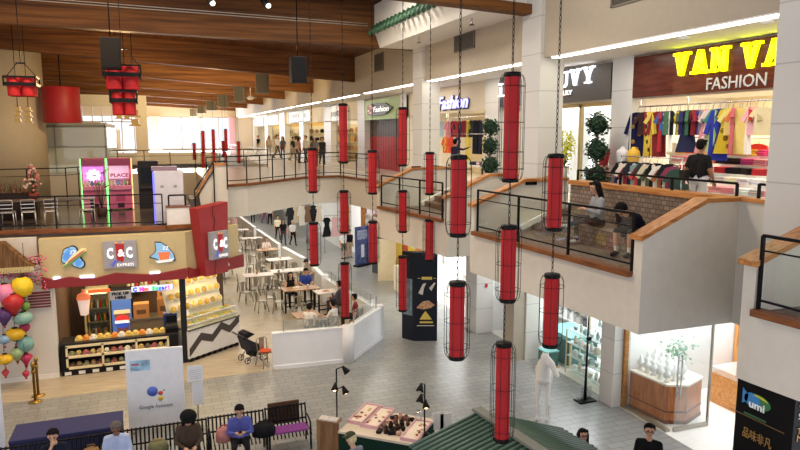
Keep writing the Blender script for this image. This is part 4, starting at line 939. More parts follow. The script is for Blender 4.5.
flat(sg, [[(-.8 * w, .1 * h), (-.62 * w, .0), (.98 * w, .72 * h), (.92 * w, .9 * h), (.6 * w, .92 * h), (-.2 * w, .56 * h)]], emit((222, 196, 140), .5), 'bread', -.06, .03)
flat(sg, [[(-.8 * w, .1 * h), (-.62 * w, .0), (.98 * w, .72 * h), (.95 * w, .8 * h)]], emit((90, 120, 60), .5), 'lettuce', -.07, .03)
flat(sg, [[(-.55 * w, .17 * h), (.7 * w, .7 * h), (.9 * w, .86 * h), (.5 * w, .74 * h), (-.4 * w, .34 * h)]], emit((176, 90, 74), .5), 'filling', -.065, .03)
text('ZZ', Matrix.Translation(sg.location) @ frame((-.3 * w, -.05, .66 * h), (1, 0, 0)), .14, emit((240, 240, 240), .6), sg, 'letters', .004)
cs, w, h = panel('coffee_sign', 'blue flame shaped sign with an orange coffee cup on the yellow fascia', 150, 175, 241, 263, YC - .008, .006, mat((200, 182, 136), .6))
fl_ = [(-.55, 1.0), (-.1, .98), (.4, .75), (.85, .4), (.95, .1), (.5, .0), (-.2, .05), (-.55, .2), (-1, .3), (-.62, .48), (-.5, .62)]
flat(cs, [[(a * w * 1.04, (b - .5) * h * 1.05 + .5 * h) for a, b in fl_]], DK, 'outline', -.03, .03)
flat(cs, [[(a * w * .95, (b - .5) * h * .95 + .5 * h) for a, b in fl_]], BLUE, 'flame', -.045, .03)
flat(cs, [[(-.35 * w, .5 * h), (.6 * w, .5 * h), (.45 * w, .15 * h), (-.2 * w, .12 * h)]], emit((206, 108, 62), .5), 'cup', -.06, .03)
flat(cs, [[(-.6 * w, .1 * h), (.85 * w, .16 * h), (.7 * w, .02 * h), (-.4 * w, -.02 * h)]], emit((210, 214, 210), .5), 'saucer', -.055, .03)
text('ZZ', Matrix.Translation(cs.location) @ frame((.0, -.05, .62 * h), (1, 0, 0)), .14, emit((240, 240, 240), .6), cs, 'letters', .004)
# leaning red tower with its own sign
tw = thing('red_sign_tower', 'tall dark red tapering sign tower at the corner of the sandwich shop', 'sign tower', (1.35, 21.45, 2.76))
ang = math.atan2(1.3, 1.74)
tw.rotation_euler = (0, 0, ang)
mb = MB(); mb.prism([(-.12, 0), (.78, 0), (.86, 2.28), (-.36, 2.16)], -.28, .12, 'y'); mb.build('body', mat((150, 36, 42), .5), tw)
cr = MB()
zz = [(.24, 2.2), (.2, 1.9), (.3, 1.78), (.24, 1.5), (.3, 1.3), (.24, .9), (.28, .3), (.2, .02)]
cr.tube([(x, -.285, z) for x, z in zz], .012, 5); cr.build('crack_line', mat((70, 12, 18), .6), tw)
ts = thing('shop_sign', 'square grey sign box with white letters on the red corner tower', 'sign', (1.35 + .34 * math.cos(ang) + .44 * math.sin(ang), 21.45 + .34 * math.sin(ang) - .44 * math.cos(ang), 3.28), ang)
MB().box(-.36, .36, 0, .15, 0, .88).build('box', mat((150, 150, 156), .5), ts, bevel=.01)
ccsign(ts, .36, .88)
bx = MB(); bx.box(-.36, .36, .0, .1, 0, .3); 
# dark post, counter, display windows
struct(MB().box(.6, .78, YC - .02, YC + .15, 0, 2.8), 'wall_shop_post', mat((40, 40, 44), .4))
ct = thing('shop_counter', 'black serving counter with lit cream framed display windows', 'counter', (-1.1, 21.28, 0))
MB().box(-1.74, 1.6, .02, .75, .93, 1.0).build('worktop', mat((46, 44, 46), .25), ct, bevel=.01)
bd = MB(); bd.box(-1.74, 1.6, .5, .75, 0, .93); bd.box(-1.74, 1.6, 0, .5, 0, .2); bd.box(-1.74, -1.6, 0, .5, .2, .93); bd.box(1.3, 1.6, 0, .5, .2, .93); bd.build('body', mat((26, 26, 28), .4), ct)
for k in range(9): MB().box(-1.66 + k * .38, -1.48 + k * .38, -.012, 0, .03, .13).build('white_check', WHITE, ct)
CRF = mat((236, 220, 176), .5)
fr = MB()
for x in (-1.6, -.62, .34, 1.26): fr.box(x, x + .06, -.02, .02, .2, .92)
for z in (.2, .54, .86): fr.box(-1.6, 1.32, -.02, .02, z, z + .07)
fr.build('window_frame', CRF, ct)
il = MB(); il.box(-1.58, 1.3, .03, .48, .2, .22); il.box(-1.58, 1.3, .03, .48, .54, .56); il.build('shelf', WHITE, ct)
MB().box(-1.55, 1.28, .1, .16, .84, .86).build('shelf_light', emit((255, 236, 190), 4), ct)
PAL = [(206, 176, 110), (176, 96, 100), (196, 156, 110), (226, 218, 196), (124, 92, 70), (160, 160, 120), (170, 100, 80)]
rnd = random.Random(5)
for r, (z, nm) in enumerate(((.23, 'lower'), (.57, 'upper'))):
    for k in range(15):
        c = rnd.choice(PAL); m_ = MB()
        if k % 2: m_.ell((0, 0, .07), (.075, .08, .07), 10)
        else: m_.box(-.075, .075, -.1, .1, 0, .09); m_.ell((0, 0, .1), (.05, .07, .04), 8)
        solo(m_, 'packed_snack', mat(c, .6), 'packed snack, %s from the left on the %s shelf of the counter display' % (ORD[k], nm), 'food', (-1.1 - 1.46 + k * .195, 21.28 + .2, z), 0, 'snacks in the counter display')
for k in range(13):
    c = [(236, 206, 110), (230, 150, 60), (238, 232, 214), (222, 190, 90)][k % 4]; m_ = MB(); m_.box(-.1, .1, -.12, .12, 0, .05); m_.ell((0, 0, .07), (.09, .11, .07), 10); 
    solo(m_, 'packed_roll', mat(c, .6), 'packed bread roll on the black counter top, %s from the left' % ORD[k], 'food', (-2.35 + k * .2, 21.6, 1.0), 0, 'rolls on the counter')
BRN = mat((84, 62, 46), .7)
sw = MB(); sw.box(-3.1, 2.3, 25.4, 25.6, 0, 4); sw.box(-3.1, -2.9, 21.6, 25.4, 0, 4); struct(sw, 'wall_shop_inside', BRN)
struct(MB().box(-3.0, 2.2, 21.7, 25.4, 2.95, 3.0), 'ceiling_sandwich_shop', mat((220, 210, 190), .7))
fg = thing('drinks_fridge', 'glass fronted fridge of bottled drinks behind the counter', 'fridge', (-2.0, 24.2, 0))
fb = MB(); fb.box(-.42, .42, .6, .65, 0, 1.95); fb.box(-.42, -.36, 0, .6, 0, 1.95); fb.box(.36, .42, 0, .6, 0, 1.95); fb.box(-.42, .42, 0, .6, 1.78, 1.95); fb.box(-.42, .42, 0, .6, 0, .3); fb.build('cabinet', mat((186, 178, 150), .4), fg)
MB().box(-.3, .3, -.02, 0, 1.8, 1.93).build('lit_header', emit((240, 230, 180), 1.2), fg); MB().box(-.36, .36, 0, .015, .3, 1.78).build('door', glass((248, 251, 249), .06), fg)
for z in (.3, .78, 1.26):
    MB().box(-.36, .36, .05, .58, z, z + .02).build('shelf', STEEL, fg)
    for k in range(7):
        m_ = MB(); m_.lathe([(.035, 0), (.037, .02), (.037, .18), (.014, .25), (.014, .29)], n=10)
        solo(m_, 'drink_bottle', mat([(180, 40, 40), (60, 110, 60), (210, 150, 60), (60, 60, 70), (200, 200, 190)][(k + int(z * 9)) % 5], .25), 'drink bottle, %s from the left on the %s shelf of the drinks fridge' % (ORD[k], {.3: 'lowest', .78: 'middle', 1.26: 'top'}[z]), 'bottle', (-2.0 - .3 + k * .1, 24.4, z + .02), 0, 'bottles in the drinks fridge')
pv = thing('vending_cooler', 'drinks cooler with a blue front picturing a cup and a tricolour ball', 'cooler', (-1.22, 23.9, 0))
MB().box(-.36, .36, 0, .7, 0, 1.9).build('cabinet', mat((30, 34, 44), .4), pv, bevel=.01)
MB().box(-.32, .3, -.02, 0, .35, 1.86).build('front', emit((70, 104, 168), .6), pv)
q = MB(); q.prism([(-.24, 1.15), (.24, 1.15), (.17, .45), (-.15, .45)], -.035, -.02, 'y'); q.build('cup_picture', emit((120, 70, 50), .5), pv)
q = MB(); q.prism([(-.27, 1.12), (.27, 1.12), (.25, 1.25), (-.25, 1.25)], -.037, -.02, 'y'); q.build('foam_picture', emit((226, 200, 150), .5), pv)
def disc(par, x, z, r, cols, y=-.05):
    n = 30
    up = [(x + r * math.cos(PI * k / n), z + r * math.sin(PI * k / n)) for k in range(n + 1)]; lo = [(x + r * math.cos(-PI * k / n), z + r * math.sin(-PI * k / n)) for k in range(n + 1)]
    flat(par, [blob(x, z, r, 40)], cols[1], 'ball_white', y, .012)
    flat(par, [[p for p in up if p[1] > z + r * .2] ], cols[0], 'ball_red', y - .004, .012); flat(par, [[p for p in lo if p[1] < z - r * .2]], cols[2], 'ball_blue', y - .004, .012)
disc(pv, .0, .84, .24, [emit((206, 50, 50), .6), emit((240, 240, 240), .7), emit((50, 80, 180), .6)])
pk, w, h = panel('pickup_sign', 'white hanging board reading PICK UP HERE above the cooler', 110, 131, 290, 300.5, 22.4, .02, mat((226, 228, 226), .5))
for s_, zz_ in (('PICK UP', .55), ('HERE', .1)): text(s_, Matrix.Translation(pk.location) @ frame((0, -.012, h * zz_), (1, 0, 0)), h * .42, mat((24, 24, 26), .5), pk, 'letters', .004, 'CENTER', width=w * (1.6 if 'U' in s_ else 1.0), bold=.006)
ob, w, h = panel('menu_strip', 'orange menu strip above the drinks fridge', 88, 110, 288.5, 293.5, 22.8, .02, emit((232, 96, 40), .7))
ne, w, h = panel('neon_sign', 'multicoloured neon sign under the valance in front of the shop', 131.5, 172.5, 284, 292.3, YC + .05, .03, emit((205, 215, 250), .9))
x = -w * .93
for ch, c in zip("C Mon Sugar!", [(60, 60, 230)] * 2 + [(230, 50, 150), (230, 60, 60), (220, 90, 40)] + [(0, 0, 0)] + [(60, 170, 60), (40, 160, 110), (60, 110, 220), (70, 60, 220), (130, 50, 210), (200, 50, 150)]):
    if ch != ' ': text(ch, Matrix.Translation(ne.location) @ frame((x, -.012, h * .14), (1, 0, 0)), h * .98, emit(c, 1.6), ne, 'letter', .006, bold=.012)
    x += w * 1.86 / 12
p = at(83, 291, y=22.0)
hc = thing('hanging_cup', 'large orange lidded smoothie cup model hanging over the counter', 'cup model', (p.x, 22.0, p.z - .75))
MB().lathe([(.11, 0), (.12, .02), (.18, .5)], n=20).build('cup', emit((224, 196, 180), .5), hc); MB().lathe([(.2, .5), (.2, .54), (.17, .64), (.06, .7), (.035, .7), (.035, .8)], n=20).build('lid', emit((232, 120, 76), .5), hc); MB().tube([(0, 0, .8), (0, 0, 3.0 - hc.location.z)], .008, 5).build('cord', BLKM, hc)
def carton(lb, x, y, z, w, d, h, c): 
    t = thing('carton', lb, 'box', (x, y, z)); MB().box(-w / 2, w / 2, -d / 2, d / 2, 0, h).build('box', mat(c, .7), t, bevel=.006); MB().box(-w / 2 - .001, w / 2 + .001, -.03, .03, h, h + .003).build('tape', mat((190, 160, 110), .4), t); MB().box(-w * .3, w * .3, -d / 2 - .002, -d / 2, h * .3, h * .6).build('print', mat(tuple(int(k * .55) for k in c), .7), t)
sb = thing('back_counter', 'steel back counter with cartons behind the serving counter', 'counter', (-.1, 23.6, 0))
MB().box(-.9, .9, 0, .7, .9, .95).build('worktop', STEEL, sb); MB().box(-.88, .88, .03, .68, 0, .9).build('body', mat((120, 112, 100), .5), sb)
carton('brown carton on the back counter nearest the cooler', -.6, 23.85, .95, .5, .4, .5, (176, 124, 74)); carton('brown carton under the neon sign, lower of two', .12, 23.9, .95, .4, .4, .6, (150, 104, 60)); carton('brown carton under the neon sign, upper of two', .12, 23.9, 1.553, .36, .36, .4, (186, 132, 78)); carton('dark blue tall carton beside the cash register', .3, 22.2, 0, .42, .4, 1.45, (36, 56, 130))
cr_ = thing('cash_register', 'black cash register at the right end of the black counter', 'cash register', (.32, 21.62, 1.0))
MB().box(-.2, .2, -.2, .2, 0, .13).build('drawer', BLK, cr_, bevel=.01); MB().prism([(-.15, .13), (.15, .13), (.15, .24), (-.15, .2)], -.16, .16, 'x').build('keyboard', mat((50, 50, 54), .5), cr_); MB().box(-.16, .16, .12, .16, .2, .46).build('screen', mat((24, 26, 30), .2), cr_)
for i, (x, y, z, c, lb) in enumerate(((-.8, 24.3, 1.6, (222, 214, 180), 'left'), (-.35, 24.6, 1.75, (200, 190, 150), 'middle'), (.5, 24.6, 1.5, (150, 130, 110), 'right'))):
    t = thing('wall_shelf', 'shelf of cups and packets on the back wall of the sandwich shop, %s one' % lb, 'shelf', (x, 25.3, z)); MB().box(-.3, .3, -.25, .1, 0, .03).build('board', WHITE, t)
    for k in range(4): solo(MB().lathe([(.05, 0), (.06, .2), (.06, .22)], n=10), 'paper_cups', mat([c, (236, 232, 220), (190, 60, 50), (120, 140, 110)][k], .6), 'stack of paper cups, %s on the %s wall shelf' % (ORD[k], lb), 'cups', (x - .22 + k * .14, 25.2, z + .03), 0, 'cups on the wall shelves')
# side display case with zigzag front
fa = math.atan2(1.28, 1.74)
dc = thing('display_case', 'white display case with a dark zigzag and rows of food trays', 'display case', (.8, 21.22, 0), fa)
LEN = 2.15
MB().box(0, LEN, 0, .52, .12, 1.02).build('base', mat((226, 224, 220), .5), dc)
MB().box(.02, LEN - .02, .04, .5, 0, .12).build('plinth', mat((70, 36, 34), .5), dc)
for k in range(9): MB().box(.04 + k * .235, .16 + k * .235, -.01, .05, .02, .13).build('black_check', BLK, dc)
zg = [(.02, .22), (.5, .72), (.95, .52), (1.35, .9), (1.7, .66), (2.13, .98)]
zt = [(x, z + .3) for x, z in zg]
mb = MB()
for (a, b, c, d) in zip(zg, zg[1:], zt[1:], zt): mb.prism([(a[0], a[1] * .85), (b[0], b[1] * .85), (c[0], c[1] * .85), (d[0], d[1] * .85)], -.012, 0, 'y')
mb.build('zigzag', mat((70, 62, 60), .5), dc)
MB().box(0, LEN, -.03, .53, 1.02, 1.06).build('top', mat((70, 66, 60), .4), dc)
MB().prism([(0.02, 1.06), (.52, 1.06), (.52, 1.34), (.4, 1.28)], .02, LEN - .02, 'x').build('stepped_bed', mat((236, 226, 190), .5), dc)
g = MB(); g.bar((.05, .12, 1.4), (LEN - .05, .12, 1.4), .03); g.build('glass_rail', mat((232, 232, 228), .3), dc)
MB().prism([(-.02, 1.06), (0, 1.06), (.38, 1.62), (.36, 1.62)], .03, LEN - .03, 'x').build('sneeze_guard', glass((249, 251, 251), .08), dc)
ms = thing('menu_shelf', 'tilted lit shelf board of round dishes behind the zigzag case', 'shelf', (.8, 21.22, 0), fa)
MB().prism([(.55, 0), (.65, 0), (1.45, 2.7), (1.35, 2.7)], .05, LEN + .1, 'x').build('board', mat((240, 232, 206), .5), ms)
RR = Matrix.Rotation(fa, 3, 'Z')
for r in range(3):
    for k in range(8):
        lx = .2 + k * .27; ly = .97 + .11 * r + .03; lz = 1.55 + .4 * r
        q = RR @ Vector((lx, ly - .06, 0)); d = MB(); tl = Matrix.Rotation(1.25, 4, 'X')
        d.M = tl; d.lathe([(.08, 0), (.135, .03), (.14, .035), (.12, .03)], n=16, m=0); d.ell((0, 0, .03), (.11, .11, .035), 10, 1, 6)
        solo(d, 'round_dish', [mat((236, 228, 214), .4), mat([(226, 190, 70), (214, 170, 60), (180, 150, 60), (232, 210, 120)][(k + r) % 4], .6)], 'round dish of food, %s from the left in the %s row behind the zigzag case' % (ORD[k], ['lowest', 'middle', 'top'][r]), 'dish', (.8 + q.x, 21.22 + q.y, lz), fa, 'round dishes behind the zigzag case')
for r in range(2):
    for k in range(8):
        lx = .15 + k * .26; q = RR @ Vector((lx, .15 + .24 * r, 0)); d = MB(); d.box(-.11, .11, -.12, .12, 0, .03)
        for j in range(4): d.ell((-.05 + .1 * (j % 2), -.05 + .1 * (j // 2), .05), (.05, .05, .035), 8, 1, 5)
        solo(d, 'food_tray', [WHITE, mat([(232, 200, 80), (226, 214, 150), (212, 180, 60), (190, 200, 110)][(k * 3 + r) % 4], .6)], 'food tray on the zigzag case, %s from the left in the %s row' % (ORD[k], ['front', 'back'][r]), 'food', (.8 + q.x, 21.22 + q.y, 1.18 + .14 * r), fa, 'food trays on the zigzag case')
# white wall with louvre, silk lanterns, stanchions, blossom and thatch at far left
struct(MB().box(-9, -2.9, 21.315, 21.6, 0, 3.4), 'wall_white_left', mat((214, 210, 204), .6, var=.02))
struct(MB().box(-9, -3.3, 21.62, 21.8, 3.3, 4.2), 'wall_upper_left', mat((214, 208, 200), .6)); struct(MB().box(-9, -2.9, 21.27, 21.3, 0, .14), 'baseboard_left', WHITE)
lv2, w, h = panel('louvre_vent', 'louvred vent with dark red and white slats in the white wall', 28, 51, 289, 310, 21.24, .05, mat((212, 206, 198), .5))
sl = MB()
for k in range(6): sl.prism([(-.03, h * (.08 + .145 * k)), (0, h * (.08 + .15 * k)), (0, h * (.08 + .15 * k) + .045), (-.03, h * (.08 + .15 * k) + .045)], -w * .92, w * .92, 'x')
sl.build('slats', mat((110, 36, 38), .6), lv2)
SILK = [(22, 287, 10, (226, 196, 30), 'yellow', 'o'), (5, 293, 9, (222, 130, 170), 'pink', 'o'), (13, 304, 10, (176, 30, 36), 'red', 'd'), (25, 306, 4.5, (110, 150, 60), 'small green', 'o'), (23, 318, 8.5, (130, 170, 160), 'mint', 'f'), (4, 316, 8, (84, 50, 110), 'purple', 'd'), (24.5, 327, 5, (160, 30, 80), 'magenta', 'o'), (15, 334, 8.5, (214, 172, 30), 'golden', 'f'), (4.5, 339, 6, (140, 170, 200), 'light blue', 'f'), (25, 344, 8, (116, 160, 156), 'teal', 'o'), (17, 354, 6.5, (150, 176, 130), 'sage', 'd'), (5, 359, 7, (222, 180, 40), 'amber', 'f'), (26, 359, 6.5, (190, 50, 90), 'rose', 't'), (5.5, 373, 3.5, (200, 70, 80), 'tiny coral', 'd'), (26, 374, 3.5, (176, 40, 70), 'tiny crimson', 'd')]
for i, (u, v, r, c, n, kd) in enumerate(SILK):
    y = 20.75 - .12 * (i % 3); p = at(u, v, y=y); R_ = r * 19 / 660
    t = thing('silk_lantern', '%s silk lantern in the bunch by the white wall' % n, 'lantern', (p.x, y, p.z), 0, 'silk lanterns by the white wall')
    pr = {'o': [(.3, -1), (.75, -.75), (1, -.2), (1, .25), (.75, .75), (.3, 1)], 'd': [(.2, -1.1), (.7, -.4), (1, .2), (.75, .65), (.3, 1)], 'f': [(.3, -.7), (.8, -.55), (1.1, 0), (.8, .55), (.3, .7)], 't': [(.1, -1.2), (.5, -.4), (1, .4), (.6, .75), (.2, .9)]}[kd]
    b = MB(); b.lathe([(a * R_, z * R_) for a, z in pr], n=18); b.build('shade', mat(c, .5, var=.15, scale=9), t)
    MB().lathe([(R_ * .32, R_ * .98 * (.7 if kd == 'f' else 1)), (R_ * .32, R_ * (1.08 if kd != 'f' else .8))], n=12).build('rim', mat((60, 40, 30), .5), t); MB().lathe([(R_ * .25, -R_ * (1.15 if kd != 'f' else .82)), (R_ * .25, -R_ * (1.0 if kd != 'f' else .7))], n=12).build('rim', mat((60, 40, 30), .5), t)
    s_ = MB(); s_.tube([(0, 0, -R_ * 1.1), (0, 0, -R_ * 1.5)], [.02, .03], 6); s_.build('tassel', mat((200, 60, 60), .7), t)
    MB().tube([(0, 0, R_), (0, 0, min(3.4, p.z + R_ + .8) - p.z)], .005, 4).build('cord', BLKM, t)
for u, v0, v1, lb in ((35.5, 359, 402, 'brass stanchion post by the white wall, front one'), (38.5, 351, 396, 'brass stanchion post by the white wall, rear one')):
    p = at(u, v1, z=0); t = thing('stanchion', lb, 'stanchion', (p.x, p.y, 0), 0, 'brass stanchions'); BR = mat((160, 128, 60), .3, .85)
    MB().lathe([(.17, 0), (.17, .02), (.05, .06)], n=20).build('base', BR, t); MB().lathe([(.035, .04), (.035, 1.0), (.05, 1.0), (.055, 1.06), (.03, 1.12)], n=14).build('post', BR, t); MB().lathe([(.05, .82), (.05, .9)], n=14).build('collar', BR, t)
th = thing('thatch_canopy', 'small brown thatched canopy with a pale fringe above the silk lanterns', 'canopy', (at(5, 265, y=20.9).x, 20.9, at(5, 268, y=20.9).z))
MB().prism([(-.8, 0), (.75, 0), (.55, .12), (0, .72), (-.8, .72)], -.1, .35, 'y').build('thatch', wood((86, 62, 40), (130, 96, 62), .9, (14, 1, 1.5)), th)
fm = MB()
for k in range(40): fm.box(-.78 + k * .038, -.76 + k * .038, -.13, -.1, -.14, .02)
fm.build('fringe', mat((226, 210, 150), .8), th)
for k, x in enumerate((-.6, .45)): MB().tube([(x, .12, .1), (x, .12, 4.15 - th.location.z)], .008, 5).build('cord', BLKM, th)
cb = thing('blossom_branch', 'pink cherry blossom branch on the white wall under the thatch', 'plant', (at(22, 274, y=21.2).x, 21.15, at(22, 274, y=21.2).z))
mb = MB()
for k in range(7):
    x0 = -.7; pts = [(x0, 0, .1)]
    for j in range(5): pts.append((x0 + .25 * (j + 1), random.uniform(-.1, .05), .1 + .06 * math.sin(k + j) + (k - 3) * .03 * (j + 1)))
    mb.tube(pts, .012, 4)
    for q in pts[1:]:
        for n in range(5): mb.ell((q[0] + random.uniform(-.12, .12), q[1] + random.uniform(-.05, .05), q[2] + random.uniform(-.1, .1)), .026, 6, 1, 4)
mb.build('branch', [mat((110, 60, 60), .8), mat((222, 110, 140), .7)], cb)
MB().box(-.75, -.68, -.02, .15, .04, .18).build('bracket', BLKM, cb)
# ------------------------------------------------------------------ boards and benches in the foreground
gb = thing('display_board', 'tall white board with four coloured dots behind the benches', 'board', (-.19, 16.62, 0), -.1)
MB().box(-.66, .66, 0, .08, .04, 2.02).build('board', mat((228, 230, 236), .45), gb, bevel=.008)
for x in (-.5, .5): MB().box(x - .05, x + .05, -.25, .35, 0, .05).build('foot', STEEL, gb)
def gdisc(u, v, r, c):
    p = at(u, v, y=16.6); q = Matrix.Rotation(.1, 3, 'Z') @ (p - gb.location); m_ = MB(); m_.M = Matrix.Translation((q.x, -.004, p.z)) @ Matrix.Rotation(PI / 2, 4, 'X'); m_.lathe([(r, -.004), (r, .004)], n=32); m_.build('dot', mat(c, .5, var=.02), gb)
gdisc(152.3, 391.7, .125, (84, 112, 206)); gdisc(160.6, 393, .055, (204, 60, 62)); gdisc(164, 390, .02, (70, 130, 90)); gdisc(160.6, 398.3, .062, (222, 190, 60))
BG = Matrix.Translation(gb.location) @ Euler((0, 0, -.1)).to_matrix().to_4x4()
text('Google Assistant', BG @ frame((-.40, -.005, .52), (1, 0, 0)), .13, mat((110, 112, 118), .6), gb, 'lettering', .004, width=.78)
pic = MB(); pic.box(-.56, -.1, -.006, 0, 1.5, 1.76); pic.build('pasted_picture', mat((150, 190, 222), .5, var=.5, scale=5), gb)
MB().box(-.53, -.36, -.009, -.005, 1.64, 1.68).build('picture_caption', mat((190, 70, 80), .6), gb)
ns = thing('notice_stand', 'small white notice sheets on a stand to the right of the large white board', 'notice', (.72, 16.2, 0))
MB().box(-.17, .19, 0, .02, 1.22, 1.62).build('upper_sheet', mat((226, 226, 228), .6), ns); MB().box(-.08, .18, 0, .02, .62, 1.2).build('lower_sheet', mat((220, 220, 224), .6), ns); MB().tube([(.04, .04, 0), (.04, .04, 1.62)], .018, 8).build('post', STEEL, ns); MB().lathe([(.2, 0), (.2, .02), (.03, .04)], (.04, .04, 0), 18).build('base', STEEL, ns)
ln = MB()
for k in range(5): ln.box(-.13, .14, -.004, 0, 1.3 + k * .05, 1.305 + k * .05)
ln.build('print_lines', mat((130, 130, 140), .6), ns)
wb = thing('display_board', 'tall white panel standing at the left edge of the picture', 'board', (at(2, 420, y=16.2).x - .48, 16.2, 0))
MB().box(-.5, .5, 0, .06, .03, 2.0).build('panel', mat((222, 224, 230), .5), wb)
for x in (-.4, .4): MB().box(x - .04, x + .04, -.2, .25, 0, .04).build('foot', STEEL, wb)
bt = thing('blue_table', 'long table with a dark blue cover behind the seated men', 'table', (-2.0, 15.65, 0))
MB().box(-1.13, 1.08, -.45, .45, .7, .78).build('cover_top', mat((44, 46, 92), .8), bt, bevel=.02); sk = MB(); sk.box(-1.12, 1.07, -.44, .44, .12, .7); sk.build('skirt', mat((38, 40, 82), .85), bt)
for x in (-1, .95):
    for y in (-.35, .35): MB().tube([(x, y, 0), (x, y, .2)], .02, 6).build('leg', STEEL, bt)
def bench(label, x0, x1, y, woodback=False):
    t = thing('slatted_bench', label, 'bench', ((x0 + x1) / 2, y, 0), 0, 'slatted benches'); w = (x1 - x0) / 2
    IR = mat((26, 27, 32), .35, .4)
    b = MB(); n = int((x1 - x0) / .085)
    for k in range(n + 1):
        x = -w + k * 2 * w / n; b.tube([(x, -.1, .42), (x, .02, .52), (x, .1, .84), (x, .13, .88)], .019, 6)
    b.build('back_slats', IR, t)
    r = MB(); r.bar((-w, .12, .85), (w, .12, .85), .03); r.bar((-w, .03, .55), (w, .03, .55), .03); r.build('back_rail', IR, t)
    s_ = MB()
    for k in range(n + 1):
        x = -w + k * 2 * w / n; s_.tube([(x, -.1, .43), (x, -.5, .44), (x, -.56, .38)], .016, 5)
    s_.build('seat_slats', IR, t)
    for x in (-w, w):
        MB().tube([(x, .05, 0), (x, -.02, .45)], .025, 6).build('leg', IR, t); MB().tube([(x, -.5, 0), (x, -.46, .43)], .025, 6).build('leg', IR, t)
        MB().tube([(x, .08, .68), (x, -.2, .68), (x, -.45, .64), (x, -.5, .44)], .02, 6).build('armrest', IR, t)
    if woodback: MB().box(-w * .86, w * .72, .15, .19, .42, .95).build('back_board', wood((70, 46, 30), (100, 68, 44), .6), t)
    return t
bench('black slatted bench at left where the man in dark clothes sits', -3.6, -1.35, 14.6); bench('black slatted bench in the middle where the person in a black cap sits', -1.3, .85, 14.62); bench('black slatted bench where the woman in blue sits', .9, 2.12, 14.65); bench('empty black slatted bench with a brown board behind its back', 2.18, 3.12, 14.7, True)
pm_ = MB(); pm_.box(-.42, .42, -.2, .18, 0, .04); solo(pm_, 'seat_pad', mat((120, 50, 130), .7), 'flat purple mat lying on the empty slatted bench', 'mat', (2.65, 14.4, .462), 0, None, .012)
# bags
def bag(name, label, u, v, y, z, w, h, d, c, c2=None):
    p = at(u, v, y=y); t = thing(name, label, 'bag', (p.x, y, z))
    b = MB(); b.lathe([(.35 * w, 0), (.5 * w, .08 * h), (.52 * w, .5 * h), (.42 * w, .9 * h), (.2 * w, h)], n=18, sc=(1, d / w)); b.build('body', mat(c, .8, bump=.4, scale=9, var=.2), t)
    k = MB(); k.tube([(-.25 * w, 0, .85 * h), (-.2 * w, 0, 1.15 * h), (.2 * w, 0, 1.15 * h), (.25 * w, 0, .85 * h)], .015, 6); k.build('handle', mat(c2 or tuple(int(q * .6) for q in c), .6), t)
    return t
bag('handbag', 'tan handbag on the bench between the two seated men', 91, 448, 14.28, .462, .34, .34, .2, (150, 110, 66))
bag('tote_bag', 'olive green bag on the bench left of the person in a black cap', 158, 443, 14.28, .462, .42, .26, .26, (112, 108, 72), (160, 140, 90))
bag('floral_bag', 'pink and red patterned bag on the bench left of the woman in blue', 224, 441, 14.28, .462, .34, .34, .24, (186, 120, 116), (120, 40, 44))
bp_ = bag('backpack', 'large black backpack heap on the bench beside the woman in blue', 264, 438, 14.28, .462, .52, .3, .36, (22, 23, 27))
# ------------------------------------------------------------------ market stall
c0, c1, c2, c3 = at(338, 431, z=.85), at(412, 444, z=.85), at(430, 424, z=.85), at(366, 408, z=.85)
c2 = c1 + (c3 - c0)
so = (c0 + c2) / 2; mk = thing('stall_table', 'market stall table with a dark green skirt and cream top', 'table', (so.x, so.y, 0))
loc = [((q - so).x, (q - so).y) for q in (c0, c1, c2, c3)]
MB().prism(loc, .8, .85, 'z').build('tabletop', mat((214, 200, 180), .6), mk); MB().prism([(x * .985, y * .985) for x, y in loc], .02, .8, 'z').build('skirt', mat((18, 48, 38), .8), mk)
ex = (c1 - c0).normalized(); ey = (c3 - c0).normalized(); rzk = math.atan2(ex.y, ex.x); Wk = (c1 - c0).length; Dk = (c3 - c0).length
def onstall(a, b, z=.85): q = c0 + ex * (a * Wk) + ey * (b * Dk); return (q.x, q.y, z)
def tray(label, a, b, w, d, zz=.85, tiltx=0.0):
    t = thing('goods_tray', label, 'tray', onstall(a, b, zz), rzk)
    MB().box(-w / 2, w / 2, -d / 2, d / 2, 0, .04).build('bed', mat((232, 216, 196), .6), t)
    r = MB()
    for s_ in (-1, 1): r.box(s_ * w / 2 - .015, s_ * w / 2 + .015, -d / 2, d / 2, 0, .07); r.box(-w / 2, w / 2, s_ * d / 2 - .015, s_ * d / 2 + .015, 0, .07)
    r.build('rim', mat((214, 168, 172), .6), t)
    for k in range(8):
        q = onstall(a + (random.uniform(-.38, .38)) * w / Wk, b + random.uniform(-.38, .38) * d / Dk, zz + .04); m_ = MB(); m_.box(-.03, .03, -.02, .02, 0, .02)
        solo(m_, 'trinket', mat([(190, 130, 90), (120, 70, 60), (210, 180, 130), (160, 60, 70)][k % 4], .5), 'small trinket, %s in the %s' % (ORD[k], label.split(' on ')[0].replace('long ', '')), 'trinket', q, random.uniform(0, 3), 'trinkets in the pink trays')
tray('long pink rimmed tray near the rear left of the stall on the green table', .1, .72, .4, 1.0); tray('long pink rimmed tray at the left front corner of the stall on the green table', .3, .66, .4, 1.0); tray('long pink rimmed tray at the right end of the stall on the green table', .92, .42, .36, .95)
